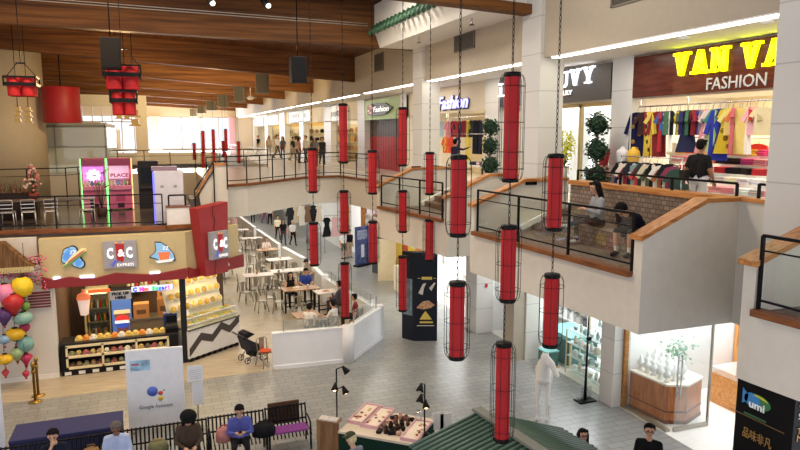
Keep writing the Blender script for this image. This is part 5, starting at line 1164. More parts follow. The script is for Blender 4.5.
for k in range(16):
    a = .5 + .085 * (k % 4) ; b = .2 + .19 * (k // 4); m_ = MB()
    kd = k % 4
    if kd == 0: m_.box(-.05, .05, -.09, .09, 0, .06)
    elif kd == 1: m_.lathe([(.05, 0), (.055, .1), (.03, .14), (.03, .17)], n=12)
    elif kd == 2: m_.box(-.09, .09, -.05, .05, 0, .09); m_.box(-.02, .02, -.02, .02, .09, .14)
    else: m_.ell((0, 0, .05), (.06, .05, .05), 10)
    solo(m_, 'stall_item', mat([(34, 26, 24), (60, 40, 34), (24, 24, 26), (196, 150, 130), (110, 70, 56)][k % 5], .5), 'small dark stall item, %s from the left in the %s row of the green stall' % (ORD[k % 4], ['front', 'second', 'third', 'back'][k // 4]), 'merchandise', onstall(a, b), rzk + .2 * k, 'goods on the green stall', .004)
jar = thing('glass_jar', 'clear glass jar standing at the right rear of the stall table', 'jar', onstall(.83, .8)); MB().lathe([(.07, 0), (.08, .02), (.08, .16), (.06, .19), (.06, .21)], n=16).build('body', glass((244, 246, 246), .15, .1), jar); MB().lathe([(.065, .21), (.065, .24)], n=16).build('lid', CHROME, jar)
p = at(336, 446, z=.5); wdb = thing('stall_screen', 'brown upright wooden board at the left end of the stall', 'board', (p.x, p.y + .1, 0), rzk + .05)
MB().box(-.42, .1, -.02, .02, 0, .98).build('board', wood((110, 78, 50), (146, 108, 72), .6, (9, 9, 1)), wdb); MB().box(-.42, .1, -.03, .2, .98, 1.0).build('ledge', wood((110, 78, 50), (146, 108, 72), .6), wdb)
for k in range(4):
    q = Matrix.Rotation(rzk, 3, 'Z') @ Vector((-.34 + .11 * k, .08, 0)); m_ = MB(); m_.box(-.05, .05, -.1, .1, 0, .035); solo(m_, 'wrapped_packet', mat((206, 196, 190), .3), 'pale wrapped packet, %s from the left on the brown board ledge' % ORD[k], 'packet', (wdb.location.x + q.x, wdb.location.y + q.y, 1.0), rzk + .1, 'packets on the ledge', .006)
def lamp(label, u, v0, vt, z0, heads):
    p = at(u, v0, z=z0); zt = at(u, vt, y=p.y).z
    t = thing('stall_lamp', label, 'lamp', (p.x, p.y, z0), .2, 'stall lamps'); H_ = zt - z0
    MB().lathe([(.11, 0), (.11, .015), (.03, .03)], n=16).build('base', BLK, t); MB().tube([(0, 0, .02), (0, 0, H_)], .017, 8).build('pole', BLK, t)
    for (dx, dz, ax, lit) in heads:
        a = Vector((0, 0, H_ + dz)); e = Vector((dx, -.05, H_ + dz + .04)); d = Vector((ax, -.35, -.8)).normalized()
        h_ = MB(); h_.tube([a, e], .012, 6); h_.tube([e - d * .02, e + d * .03, e + d * .16], [.025, .04, .085], 14); hd = h_.build('lamp_head', mat((28, 26, 26), .35), t)
        MB().ell(tuple(e + d * .125), .048, 10).build('bulb', emit((255, 214, 140), 14) if lit else mat((220, 220, 210), .3), hd)
lamp('black three headed stall lamp at the left of the stall', 337, 420, 369, .85, [(.14, .0, .5, 0), (-.05, -.34, -.3, 1), (.14, -.46, .2, 1)])
lamp('black three headed stall lamp at the right beside the green roofed hut', 424.5, 434, 384, .85, [(-.12, .0, -.5, 0), (-.12, -.24, -.5, 0), (-.02, -.38, -.1, 1)])
for u, v, lb in ((438, 421, 'small white card on an easel behind the green hut roof, left one'), (446, 422, 'small white card on an easel behind the green hut roof, right one')):
    p = at(u, v, y=12.9); t = thing('easel_card', lb, 'card', (p.x, 12.9, 0)); zz_ = p.z
    MB().box(-.14, .14, 0, .015, zz_ - .2, zz_ + .2).build('card', mat((226, 222, 214), .6), t)
    l = MB(); l.tube([(-.12, .02, zz_), (-.2, .1, 0)], .012, 6); l.tube([(.12, .02, zz_), (.2, .1, 0)], .012, 6); l.tube([(0, .02, zz_ + .15), (0, .4, 0)], .012, 6); l.build('easel', mat((150, 120, 70), .5), t)
# ------------------------------------------------------------------ green roofed hut
pk0 = at(478, 411, z=2.1); rd = (at(537, 450, z=2.1) - pk0).normalized()
el = at(409, 445, z=1.68); er = at(560, 428, z=1.72)
hut = thing('kiosk_hut', 'market hut with a dark green corrugated gabled roof and grey ridge', 'kiosk', (pk0.x, pk0.y, 0))
RL = 3.4
def slope(e, nm):
    dn = Vector((e.x - pk0.x, e.y - pk0.y, e.z - 2.1)); L0 = dn.length; dn.normalize(); up = dn.cross(rd); up = up if up.z > 0 else -up
    mb = MB(); b = Vector((0, 0, 2.1)); q = [b, b + rd * RL, b + rd * RL + dn * L0, b + dn * L0]
    mb.add(q + [x - up * .05 for x in q], [(0, 1, 2, 3), (7, 6, 5, 4), (0, 4, 5, 1), (1, 5, 6, 2), (2, 6, 7, 3), (3, 7, 4, 0)], 0)
    for k in range(int(RL / .125)): mb.tube([b + rd * (.06 + k * .125) + dn * .02, b + rd * (.06 + k * .125) + dn * (L0 + .02)], .034, 8, 1)
    return mb.build(nm, [mat((40, 62, 52), .5), mat((80, 106, 92), .4)], hut)  # rib highlights and shaded gaps put into a lighter and a darker green
el2 = Vector((el.x, el.y, el.z)); slope(el2, 'roof_slope'); slope(er, 'roof_slope')
rg = MB(); a = Vector((0, 0, 2.13)); rg.bar(a - rd * .05, a + rd * RL, .2, .05); rg.build('ridge_cap', mat((120, 122, 116), .5), hut)
for e, k in ((el, .08), (el, RL - .1), (er, .08), (er, RL - .1)):
    q = Vector((e.x - pk0.x, e.y - pk0.y, 0)) * .82 + rd * k; MB().bar((q.x, q.y, 0), (q.x, q.y, e.z + .02), .08).build('post', mat((60, 44, 32), .6), hut)
q = (Vector((el.x - pk0.x, el.y - pk0.y, 0)) + Vector((er.x - pk0.x, er.y - pk0.y, 0))) * .3 + rd * 1.4; MB().box(q.x - .5, q.x + .5, q.y - .5, q.y + .5, 0, .95).build('counter', mat((90, 66, 44), .6), hut)
# ------------------------------------------------------------------ food court walls
def lowwall(pts, h, nm, w=.16):
    mb = MB(); cp = MB()
    for a, b in zip(pts, pts[1:]): mb.bar((a[0], a[1], h / 2), (b[0], b[1], h / 2), w, h); mb.bar((a[0], a[1], .06), (b[0], b[1], .06), w + .06, .12)
    for a, b in zip(pts, pts[1:]): cp.bar((a[0], a[1], h + .02), (b[0], b[1], h + .02), w + .05, .04)
    struct(mb, 'wall_low_' + nm, mat((238, 238, 240), .5, var=.02)); struct(cp, 'trim_low_wall_' + nm, mat((234, 234, 234), .4))
lowwall([(3.18, 19.75), (5.5, 19.62)], 1.12, 'a'); lowwall([(5.62, 19.62), (7.3, 21.55)], 1.12, 'b')
lowwall([(7.3, 21.7), (6.8, 27.2)], 1.0, 'c'); lowwall([(6.9, 28.2), (7.08, 31.9)], .9, 'd'); lowwall([(7.0, 32.8), (6.65, 36.5)], .9, 'e'); lowwall([(6.6, 37.5), (6.32, 44)], .9, 'f'); lowwall([(6.3, 45), (5.95, 56)], .9, 'g')
pst = MB(); pst.lathe([(.2, 0), (.2, 1.18)], (5.56, 19.6, 0), 18); pst.box(6.55, 6.85, 27.1, 27.4, 0, 1.2); pst.box(7.1, 7.42, 21.45, 21.75, 0, 1.2)
struct(pst, 'wall_low_posts', mat((230, 230, 230), .5))
def gpanel(label, a, b, z0, h):
    t = thing('glass_screen', label, 'glass screen', (a[0], a[1], z0)); d = Vector((b[0] - a[0], b[1] - a[1], 0)); g = MB(); g.bar(d * .02 + Vector((0, 0, h / 2)), d * .98 + Vector((0, 0, h / 2)), .012, h); g.build('pane', glass((244, 247, 246), .1, .1), t)
    for q in (d * .02, d * .98): MB().bar((q.x, q.y, 0), (q.x, q.y, h * 1.05), .03).build('clamp_post', STEEL, t)
gpanel('glass screen on the white low wall before the two people in white', (3.5, 19.73), (5.3, 19.65), 1.16, .35); gpanel('glass screen on the angled white low wall beside the man in red', (5.8, 19.85), (7.1, 21.35), 1.16, .4); gpanel('glass screen on the long white low wall behind the man in red', (7.2, 22.2), (6.8, 26.6), 1.04, .4)
# ------------------------------------------------------------------ tables and chairs of the food court
def ptable(label, x, y, w, d, rz, top, leg, h=.75, kind='ped'):
    t = thing('dining_table', label, 'table', (x, y, .006), rz, 'food court tables')
    MB().box(-w / 2, w / 2, -d / 2, d / 2, h - .04, h).build('tabletop', top, t, bevel=.008)
    if kind == 'ped':
        for s_ in ((0,) if w < 1.3 else (-w * .3, w * .3)):
            MB().tube([(s_, 0, .02), (s_, 0, h - .04)], .04, 8).build('pedestal', leg, t); b = MB(); b.bar((s_ - .28, 0, .015), (s_ + .28, 0, .015), .07, .03); b.bar((s_, -.28, .016), (s_, .28, .016), .07, .03); b.build('base', leg, t)
    else:
        for sx in (-1, 1):
            for sy in (-1, 1): MB().bar((sx * (w / 2 - .05), sy * (d / 2 - .05), 0), (sx * (w / 2 - .05), sy * (d / 2 - .05), h - .04), .06).build('leg', leg, t)
        for sy in (-1, 1): MB().bar((-w / 2 + .05, sy * (d / 2 - .05), h * .28), (w / 2 - .05, sy * (d / 2 - .05), h * .28), .04).build('stretcher', leg, t)
    return t
TW = mat((214, 200, 190), .35); TB = wood((150, 110, 74), (190, 150, 108), .4); TG = mat((200, 196, 190), .35); PD = mat((90, 84, 78), .4, .5)
TAB = [('dark legged brown table where the woman in black sits', 5.45, 26.3, 1.5, .7, .05, TB, BLK, .92, 'leg'), ('small light brown square table behind the two people in white', 4.95, 22.9, .95, .85, .1, TB, PD, .75, 'ped'),
 ('pale table right of the dark legged brown table', 6.3, 25.4, .9, .7, .1, TW, BLK, .92, 'leg'), ('long white table behind the man in blue', 5.9, 30.9, 1.8, .75, .05, TW, PD, .75, 'ped'), ('white table with steel stools left of the woman in black', 4.35, 30.4, 1.35, .75, 0, TW, PD, .75, 'ped'),
 ('brown table in front of the woman in pale pink farther back', 5.85, 37.0, 1.2, .75, .1, TB, PD, .75, 'ped'), ('pale table behind the long white table', 5.95, 33.9, 1.3, .75, .1, TW, PD, .75, 'ped'),
 ('pale table far back beside the low wall, third from the end', 5.6, 41.5, 1.3, .75, 0, TW, PD, .75, 'ped'), ('pale table far back beside the low wall, second from the end', 5.3, 45.5, 1.3, .75, 0, TW, PD, .75, 'ped'), ('pale table farthest back beside the low wall', 5.0, 50, 1.3, .75, 0, TW, PD, .75, 'ped'),
 ('pale table far back, left of the seated person in pink', 3.8, 37.2, 1.2, .75, .1, TG, PD, .75, 'ped'), ('round edged grey table behind the red corner tower', 3.1, 33.5, 1.2, .9, .1, TG, PD, .75, 'ped')]
for a in TAB: ptable(*a)
def tchair(label, x, y, rz, proto={}):
    lb = label
    if 'p' in proto: return dup(proto['p'], (x, y, .006), rz, lb)
    t = thing('metal_chair', lb, 'chair', (x, y, .006), rz, 'metal chairs of the food court')
    MT = mat((168, 160, 146), .38, .75)
    MB().prism([(-.18, -.18), (.18, -.18), (.19, .15), (.12, .2), (-.12, .2), (-.19, .15)], .44, .465, 'z').build('seat', MT, t)
    for sx in (-1, 1):
        for sy in (-1, 1):
            m_ = MB(); m_.tube([(sx * .22, sy * .23, 0), (sx * .16, sy * .16, .44)], [.017, .03], 6); m_.build('leg', MT, t)
    b = MB(); b.tube([(-.17, .17, .45), (-.18, .22, .8), (-.12, .235, .87), (.12, .235, .87), (.18, .22, .8), (.17, .17, .45)], .016, 6); b.prism([(-.07, .46), (.07, .46), (.09, .86), (-.09, .86)], .19, .215, 'y'); b.build('backrest', MT, t)
    proto['p'] = t
    return t
CHS = [(4.55, 26.2, 1.2, 'left of the dark legged brown table, outer one'), (4.35, 27.0, 1.4, 'left of the dark legged brown table, rear one'), (5.15, 25.35, PI, 'on the near side of the dark legged brown table'), (5.2, 27.15, 0, 'under the woman in black'), (6.0, 27.9, 0, 'under the man in blue'),
 (4.85, 21.95, PI, 'under the woman in white at the glass screen'), (5.75, 22.1, PI - .5, 'under the second person in white at the glass screen'), (6.72, 24.75, -2.3, 'under the woman in grey'), (6.7, 22.6, -2.2, 'under the man in red'),
 (5.5, 29.9, PI, 'on the near side of the long white table, left one'), (6.3, 29.9, PI, 'on the near side of the long white table, right one'), (5.5, 31.8, 0, 'behind the long white table, left one'), (6.3, 31.8, 0, 'behind the long white table, right one'),
 (4.05, 29.5, PI, 'near side of the white table with steel stools, left one'), (4.65, 29.5, PI, 'near side of the white table with steel stools, right one'), (4.1, 31.3, 0, 'far side of the white table with steel stools, left one'), (4.7, 31.3, .2, 'far side of the white table with steel stools, right one'),
 (3.9, 26.6, 1.8, 'standing apart on the open wooden floor'), (5.9, 33.0, PI, 'near side of the pale table behind the long white one'), (5.9, 34.8, 0, 'far side of the pale table behind the long white one'), (5.0, 33.9, 1.57, 'left end of the pale table behind the long white one'),
 (5.8, 36.2, PI, 'near side of the brown table of the woman in pink'), (5.0, 36.9, 1.5, 'left end of the brown table of the woman in pink'), (5.9, 37.9, 0, 'under the woman in pink'), (3.5, 36.3, PI, 'near side of the table left of the woman in pink, left one'), (4.1, 36.3, PI, 'near side of the table left of the woman in pink, right one'), (3.8, 38.1, 0, 'far side of the table left of the woman in pink'), (2.9, 37.2, 1.5, 'left end of the table left of the woman in pink'),
 (5.3, 40.7, PI, 'near side of the third table from the end'), (5.9, 40.7, PI, 'near right of the third table from the end'), (5.5, 42.4, 0, 'far side of the third table from the end'), (4.8, 41.5, 1.5, 'left end of the third table from the end'), (5.0, 44.6, PI, 'near side of the second table from the end'), (5.5, 46.4, 0, 'far side of the second table from the end'), (4.4, 45.5, 1.5, 'left end of the second table from the end'), (4.8, 49.1, PI, 'near side of the farthest table'), (4.2, 50, 1.5, 'left end of the farthest table'), (5.1, 50.9, 0, 'far side of the farthest table'),
 (2.8, 32.6, PI, 'near side of the grey table behind the red tower'), (3.4, 34.4, 0, 'far side of the grey table behind the red tower'), (2.2, 33.5, 1.5, 'left end of the grey table behind the red tower')]
CHS += [(3.6, 30.4, 1.5, 'left end of the white table with steel stools'), (5.1, 30.5, -1.5, 'right end of the white table with steel stools'), (3.5, 28.3, .6, 'alone behind the open wooden floor'), (4.9, 28.6, 2.8, 'behind the woman in black, left one'), (5.6, 28.8, 3.3, 'behind the man in blue'), (4.9, 32.9, .4, 'between the long white and the pale table'), (5.2, 35.6, 2.9, 'loose one behind the pale table'), (4.6, 34.6, .2, 'loose one left of the pale table'), (6.2, 39.2, 1.1, 'beside the low wall beyond the woman in pink'), (4.5, 39.6, 2.5, 'loose one beyond the table left of the woman in pink'), (5.9, 43.4, .3, 'beside the low wall behind the third table from the end'), (4.2, 43.0, 2.2, 'loose one left of the third table from the end'), (3.4, 40.8, 1.2, 'loose one far left in the middle of the food court'), (5.6, 47.9, .5, 'between the last two tables by the low wall')]
for x, y, rz, n in CHS: tchair('grey metal chair, ' + n, x, y, rz)
for k, (x, y) in enumerate(((5.3, 26.4), (5.75, 26.25), (6.3, 25.4), (5.6, 31.0), (6.2, 30.9), (4.3, 30.5), (6.05, 37.0), (5.6, 37.1), (5.0, 23.0), (6.0, 33.9))):
    h = [.926, .926, .926, .756, .756, .756, .756, .756, .756, .756][k]; m_ = MB()
    if k % 2: m_.lathe([(.035, 0), (.045, .13), (.048, .135), (.04, .13)], n=12)
    else: m_.box(-.13, .13, -.1, .1, 0, .02); m_.ell((0, 0, .03), (.07, .06, .035), 8)
    solo(m_, 'paper_cup' if k % 2 else 'food_plate', mat([(230, 220, 200), (236, 234, 230), (200, 150, 90)][k % 3], .6), '%s on the %s, %s item' % ('pale paper cup' if k % 2 else 'small plate of food', ['dark legged brown table', 'dark legged brown table', 'pale table right of it', 'long white table', 'long white table', 'white table with steel stools', 'brown table of the woman in pink', 'brown table of the woman in pink', 'small light brown square table', 'pale table behind the long white one'][k], ['left', 'right'][k % 2]), 'tableware', (x, y, h), 0, 'tableware in the food court')
# stroller and the chair with an orange seat behind the wall end
sr = thing('stroller', 'black and grey folded down baby stroller beside the end of the white low wall', 'stroller', (2.72, 20.75, .006), .35)
for x, y, r in ((-.3, -.22, .11), (-.3, .22, .11), (.25, -.25, .15), (.25, .25, .15)):
    w = MB(); w.M = Matrix.Translation((x, y, r)) @ Matrix.Rotation(PI / 2, 4, 'X'); w.tube([(r * .88 * math.cos(2 * PI * k / 20), r * .88 * math.sin(2 * PI * k / 20), 0) for k in range(20)], r * .12, 8, closed=True)
    for k in range(4): w.bar((0, 0, 0), (r * .85 * math.cos(k * 1.57), r * .85 * math.sin(k * 1.57), 0), .015)
    w.build('wheel', BLK, sr)
f = MB()
for y in (-.23, .23): f.tube([(-.3, y, .11), (.1, y, .55), (-.55, y, 1.0)], .016, 6); f.tube([(.25, y, .15), (-.1, y, .62)], .016, 6)
f.tube([(-.55, -.23, 1.0), (-.62, -.15, 1.02), (-.62, .15, 1.02), (-.55, .23, 1.0)], .022, 6); f.build('frame', mat((70, 70, 74), .35, .6), sr)
MB().prism([(-.3, .42), (.2, .38), (.3, .46), (.1, .56), (-.35, .85), (-.42, .82)], -.2, .2, 'y').build('seat', mat((60, 58, 66), .8), sr); MB().prism([(-.42, .8), (-.36, .98), (-.2, 1.02), (-.02, .92), (-.25, .84)], -.22, .22, 'y').build('canopy', mat((30, 30, 36), .8), sr); MB().box(-.15, .25, -.18, .18, .2, .34).build('basket', mat((40, 40, 44), .7), sr)
oc = tchair('grey metal chair with an orange cushion beside the stroller at the wall end', 3.02, 20.1, .4); cu = MB(); cu.ell((0, 0, .03), (.19, .19, .05), 12); solo(cu, 'seat_cushion', mat((206, 84, 44), .8), 'orange cushion on the metal chair beside the stroller', 'cushion', (3.02, 20.1, .475))
# ------------------------------------------------------------------ ground floor, right side
struct(MB().box(16, 16.2, 3, 80, 0, SB), 'wall_ground_shop_back', mat((238, 238, 234), .6, var=.02))
for i, y in enumerate((13.85, 20.95, 26.5, 32.5, 40, 50, 62)): struct(MB().box(11.4 if y > 15 else 11.62, 16, y, y + .12, 0, SB), 'wall_ground_divider_%d' % i, mat((240, 240, 236), .6, var=.02))
struct(MB().box(11.3, 11.45, 26.6, 32.4, 0, SB), 'wall_ground_white', mat((230, 230, 226), .6, var=.02)); 
# black advertising column
kc = [(8.03, 21.28), (8.3, 20.81), (9.06, 20.53)]
k3 = (kc[0][0] + kc[2][0] - kc[1][0], kc[0][1] + kc[2][1] - kc[1][1])
bk = thing('advert_column', 'tall black rectangular display column with a food menu print', 'display column', (kc[1][0], kc[1][1], 0))
MB().prism([(x - kc[1][0], y - kc[1][1]) for x, y in kc + [k3]], .0, 3.15, 'z').build('body', mat((32, 36, 46), .3), bk)
ax = Vector((kc[2][0] - kc[1][0], kc[2][1] - kc[1][1], 0)); AW = ax.length; al = Vector((kc[1][0] - kc[0][0], kc[1][1] - kc[0][1], 0))
FR = frame((kc[1][0], kc[1][1], 0), ax); BI = Matrix.Translation(bk.location).inverted()
def onface(polys, m, nm, fr=FR, d0=.0, d1=.012, par=None):
    mb = MB(); mb.M = Matrix.Translation((par or bk).location).inverted() @ fr
    for p in polys: mb.prism(p, d0, d1, 'z')
    return mb.build(nm, m, par or bk)
GOLD = mat((214, 190, 90), .4); PALE = mat((206, 200, 190), .5)
onface([[(.26, 2.2), (.62, 2.2), (.62, 2.3), (.26, 2.3)]], GOLD, 'printed_heading'); onface([[(.12, 2.24), (.22, 2.24), (.22, 2.255), (.12, 2.255)]], GOLD, 'printed_dash'); onface([[(.66, 2.24), (.76, 2.24), (.76, 2.255), (.66, 2.255)]], GOLD, 'printed_dash')
onface([[(.15, 1.72), (.3, 2.05), (.42, 2.08), (.34, 1.9), (.3, 1.66)], [(.52, 1.9), (.7, 2.1), (.74, 2.08), (.6, 1.8)]], PALE, 'printed_shells')
onface([[(.08, 1.2), (.3, 1.42), (.5, 1.46), (.72, 1.3), (.6, 1.2), (.3, 1.14)]], mat((196, 150, 110), .5, var=.5, scale=14), 'printed_dish')
onface([[(.2, .78), (.3, .95), (.4, 1.08), (.5, .95), (.62, .78)]], GOLD, 'printed_emblem')
onface([[(.1, .545), (.7, .545), (.7, .57), (.1, .57)]], PALE, 'printed_line')
onface([[(.2, .65), (.66, .65), (.66, .71), (.2, .71)]], GOLD, 'printed_caption')
FL = frame((kc[0][0], kc[0][1], 0), al)
onface([[(.06, .9), (.46, .9), (.46, 2.2), (.06, 2.2)]], mat((104, 124, 134), .4, var=.4, scale=3), 'printed_panel', FL)
# big dark sign pier at the right foreground
um = thing('sign_pier', 'large black sign pier with a green and blue oval logo', 'sign', (7.62, 6.72, 0))
MB().box(0, 1.6, -.9, 0, 0, 3.88).build('body', mat((22, 21, 22), .25), um)
def onu(u, v): return at(u, v, x=7.615)
FU = lambda p: frame((7.615, p.y, p.z), (0, -1, 0))
p = onu(757.5, 402)
n = 36
def ov(cx, cz, a, b, t0=0, t1=2 * PI): return [(cx + a * math.cos(t0 + (t1 - t0) * k / n), cz + b * math.sin(t0 + (t1 - t0) * k / n)) for k in range(n + (t1 - t0 < 6))]
onface([ov(0, 0, .21, .105)], mat((60, 120, 70), .5), 'logo_green', FU(p), 0, .008, um); onface([ov(.02, .02, .16, .075, .3, 2.2)], mat((200, 200, 60), .4), 'logo_yellow', FU(p), 0, .012, um); onface([ov(-.08, .0, .13, .095), [(-.24, .12), (-.14, .05), (-.16, -.05), (-.24, -.1)]], mat((60, 130, 190), .4), 'logo_blue', FU(p), 0, .010, um)
text('umi', FU(onu(749.5, 406)) @ Matrix.Translation((0, 0, .014)), .15, mat((240, 242, 240), .4), um, 'lettering', .003, width=.25, bold=.004)
onface([[(0, -.03), (.36, -.03), (.36, .0), (0, .0)]], mat((50, 90, 60), .5), 'small_print', FU(onu(744, 411)), 0, .006, um)
text('品味非凡', FU(onu(743, 432)) @ Matrix.Translation((0, -.04, .006)), .16, mat((160, 120, 64), .5), um, 'lettering', .003, width=.46)
onface([[(-.46, 0), (.42, 0), (.42, .01), (-.46, .01)]], mat((120, 96, 60), .4), 'thin_line', FU(onu(757, 421)), 0, .006, um)
FN = lambda v: frame((7.62, 5.815, at(790, v, y=5.815).z), (1, 0, 0))
for s_, v, sz in (('Q', 413, .22), ('ST', 421, .12), ('TÀN', 436, .13), ('M', 443, .13)): text(s_, FN(v) @ Matrix.Translation((.06, 0, .006)), sz, mat((226, 224, 220), .4) if v < 430 else mat((200, 150, 70), .4), um, 'lettering', .003)
# jewellery shop with glass front and open glass door
jc = thing('jewellery_counter', 'tall angled wooden jewellery counter with a glass top behind the shop window', 'counter', (11.9, 12.9, 0))
JP = [(-.33, .66), (-.2, -.5), (.28, -.72), (1.05, -.4), (1.05, .66)]
MB().prism(JP, 0, .98, 'z').build('body', wood((168, 90, 40), (206, 128, 68), .35, (9, 9, 1)), jc); MB().prism([(x * 1.03, y * 1.03) for x, y in JP], .98, 1.03, 'z').build('top_trim', mat((236, 226, 206), .4), jc); MB().prism([(x * 1.02, y * 1.02) for x, y in JP], 0, .1, 'z').build('plinth', wood((96, 54, 30), (130, 76, 44), .4), jc); MB().prism([(x * 1.02, y * 1.02) for x, y in JP], .3, .34, 'z').build('moulding', wood((96, 54, 30), (130, 76, 44), .4), jc)
bust = []
def bustm():
    mb = MB(); mb.lathe([(.06, 0), (.065, .02), (.03, .06), (.075, .12), (.09, .17), (.05, .22), (.028, .26), (.03, .31)], n=14, sc=(.7, 1)); return mb.mesh('display_bust', [mat((238, 238, 234), .5)])
BM = bustm()
def putbust(x, y, z, label, grp, rz=0, s_=1.0):
    o = bpy.data.objects.new('display_bust', BM); C.objects.link(o); o.location = (x, y, z); o.rotation_euler = (0, 0, rz); o.scale = (s_,) * 3; tag(o, label, 'jewellery bust', grp)
kk = 0
for i in range(5):
    for j in range(3):
        putbust(11.84 + .24 * j, 13.5 - .24 * i, 1.03, 'white jewellery bust on the wooden counter, %s from the left in the %s row' % (ORD[i], ['front', 'middle', 'back'][j]), 'jewellery busts on the counter', .4 * i, 1.25 + .2 * j)
fwr = thing('potted_bush', 'small green bush in a white pot among the jewellery busts', 'plant', (12.75, 13.2, 1.03)); MB().lathe([(.08, 0), (.11, .18)], n=14).build('pot', WHITE, fwr)
mb = MB()
for k in range(200):
    c = Vector((random.gauss(0, .17), random.gauss(0, .17), .45 + random.gauss(0, .15))); e1 = Vector((random.uniform(-1, 1), random.uniform(-1, 1), random.uniform(-1, 1))).normalized() * .05; e2 = e1.orthogonal().normalized() * .03; mb.add([c - e1, c + e2, c + e1, c - e2], [(0, 1, 2, 3)])
mb.build('foliage', mat((110, 150, 120), .6), fwr)
struct(MB().box(11.44, 11.46, 12.02, 13.6, 0.06, SB), 'window_8', glass((249, 252, 252), .07))
struct(MB().box(11.38, 11.52, 12.0, 13.58, 0, .06), 'trim_window_sill', STEEL)
wf = MB(); wf.box(11.38, 11.5, 13.58, 13.66, 0, SB)
struct(wf, 'trim_shop_window', wood((150, 100, 50), (190, 136, 80), .4))
gd = thing('glass_door', 'open frameless glass door with long steel handles at the jewellery shop', 'door', (11.58, 11.96, 0))
MB().box(0, 1.06, -.012, .012, .1, 2.75).build('pane', glass((246, 250, 250), .1, .04), gd); MB().box(0, 1.06, -.025, .025, .01, .1).build('bottom_rail', STEEL, gd); MB().box(1.04, 1.08, -.03, .03, .01, 2.8).build('side_rail', STEEL, gd)
for y in (-.06, .06): h_ = MB(); h_.tube([(.1, y, .85), (.1, y, 1.95)], .018, 8); h_.tube([(.1, 0, 1.0), (.1, y, 1.0)], .012, 6); h_.tube([(.1, 0, 1.8), (.1, y, 1.8)], .012, 6); h_.build('handle', CHROME, gd)
ic = thing('jewellery_counter', 'long light wooden jewellery counter inside the shop behind the glass door', 'counter', (14.2, 12.6, 0))
MB().box(-.3, 1.0, -1.4, .5, 0, .85).build('body', wood((190, 130, 70), (220, 164, 100), .4, (1, 9, 9)), ic); MB().box(-.32, 1.02, -1.42, .52, .85, 1.0).build('glass_top', glass((248, 251, 251), .1, .25), ic)
isf = thing('wall_cabinet', 'lit wooden wall cabinet of jewellery busts at the back of the shop', 'cabinet', (15.6, 12.6, 0))
cb_ = MB(); cb_.box(-.2, .3, -1.3, -1.2, 0, 2.8); cb_.box(-.2, .3, 1.1, 1.2, 0, 2.8); cb_.box(-.2, .3, -1.2, 1.1, 2.7, 2.8); cb_.box(.25, .3, -1.2, 1.1, 0, 2.8); cb_.box(-.2, .3, -1.2, 1.1, 0, 1.2); cb_.build('carcass', wood((190, 130, 70), (220, 164, 100), .4, (9, 9, 1)), isf); MB().box(-.2, .25, -1.2, 1.1, 1.9, 1.93).build('shelf', WHITE, isf)
for k in range(5):
    putbust(15.55, 11.7 + .4 * k, 1.2, 'white bust in the lit wooden wall cabinet, %s from the right on the lower shelf' % ORD[k], 'jewellery busts in the wall cabinet', 0, 1.3); putbust(15.55, 11.7 + .4 * k, 1.93, 'white bust in the lit wooden wall cabinet, %s from the right on the upper shelf' % ORD[k], 'jewellery busts in the wall cabinet', 0, 1.3)
# glass shelf shop beside the sign stand
TEAL = mat((120, 180, 176), .3)
tt = thing('display_counter', 'teal topped glass display counter behind the lowest right lantern', 'counter', (12.3, 17.3, 0)); MB().box(-.5, .5, -.75, .7, .05, .85).build('body', mat((66, 110, 108), .4), tt); MB().box(-.54, .54, -.8, .75, .85, .98).build('top', TEAL, tt)
for y in (-.75, .0, .7): MB().box(-.52, -.48, y - .04, y + .04, 0, .98).build('corner_post', mat((214, 196, 150), .4), tt)
def glassrack(label, x, y, L, hs, d, name, rz=0):
    t = thing('glass_shelf_rack', label, 'shelves', (x, y, 0), rz)
    for z in hs: MB().box(-d / 2, d / 2, -L / 2, L / 2, z, z + .02).build('shelf', glass((237, 245, 242), .12, .35), t)
    for sx in (-1, 1):
        for sy in (-1, 1): MB().box(sx * d / 2 - .015, sx * d / 2 + .015, sy * L / 2 - .015, sy * L / 2 + .015, 0, hs[-1] + .02).build('upright', mat((206, 190, 150), .4), t)
    for i, z in enumerate(hs):
        for k in range(int(L / .26)):
            m_ = MB(); kd = (k + i) % 3
            if kd == 0: m_.lathe([(.05, 0), (.08, .06), (.07, .1)], n=12)
            elif kd == 1: m_.box(-.08, .08, -.07, .07, 0, .12); m_.box(-.05, .05, -.05, .05, .12, .16)
            else: m_.lathe([(.04, 0), (.06, .1), (.03, .2), (.035, .22)], n=12)
            q = Matrix.Rotation(rz, 3, 'Z') @ Vector((-.05, -L / 2 + .16 + k * .26, 0))
            solo(m_, 'gift_item', mat([(226, 228, 226), (190, 200, 196), (206, 196, 176), (150, 170, 170)][(k * 2 + i) % 4], .4), 'pale gift item, %s from right, %s shelf, %s' % (ORD[k], ORD[i], name), 'gift', (x + q.x, y + q.y, z + .02), rz, 'gift items on glass shelves')
glassrack('three tier glass shelf rack of pale gifts beside the black sign stand', 11.75, 15.4, 1.9, (.15, .55, .95, 1.35), .5, 'rack beside the sign stand')
glassrack('glass shelf rack of gifts at the back of the pale gift shop', 13.6, 16.2, 3, (.4, .9, 1.4, 1.9), .5, 'rack at the back of the gift shop')
bxg = thing('teal_bin', 'small teal display box standing on the floor behind the horse', 'box', (11.3, 17.0, 0)); MB().box(-.22, .22, -.22, .22, .05, .5).build('box', mat((70, 120, 112), .4), bxg); MB().box(-.25, .25, -.25, .25, 0, .05).build('base', mat((200, 176, 120), .5), bxg); MB().box(-.24, .24, -.24, .24, .5, .54).build('lid', TEAL, bxg)
ss = thing('sign_stand', 'slim black sign stand with a clear lower box on the tiled floor', 'stand', (10.72, 14.3, 0))
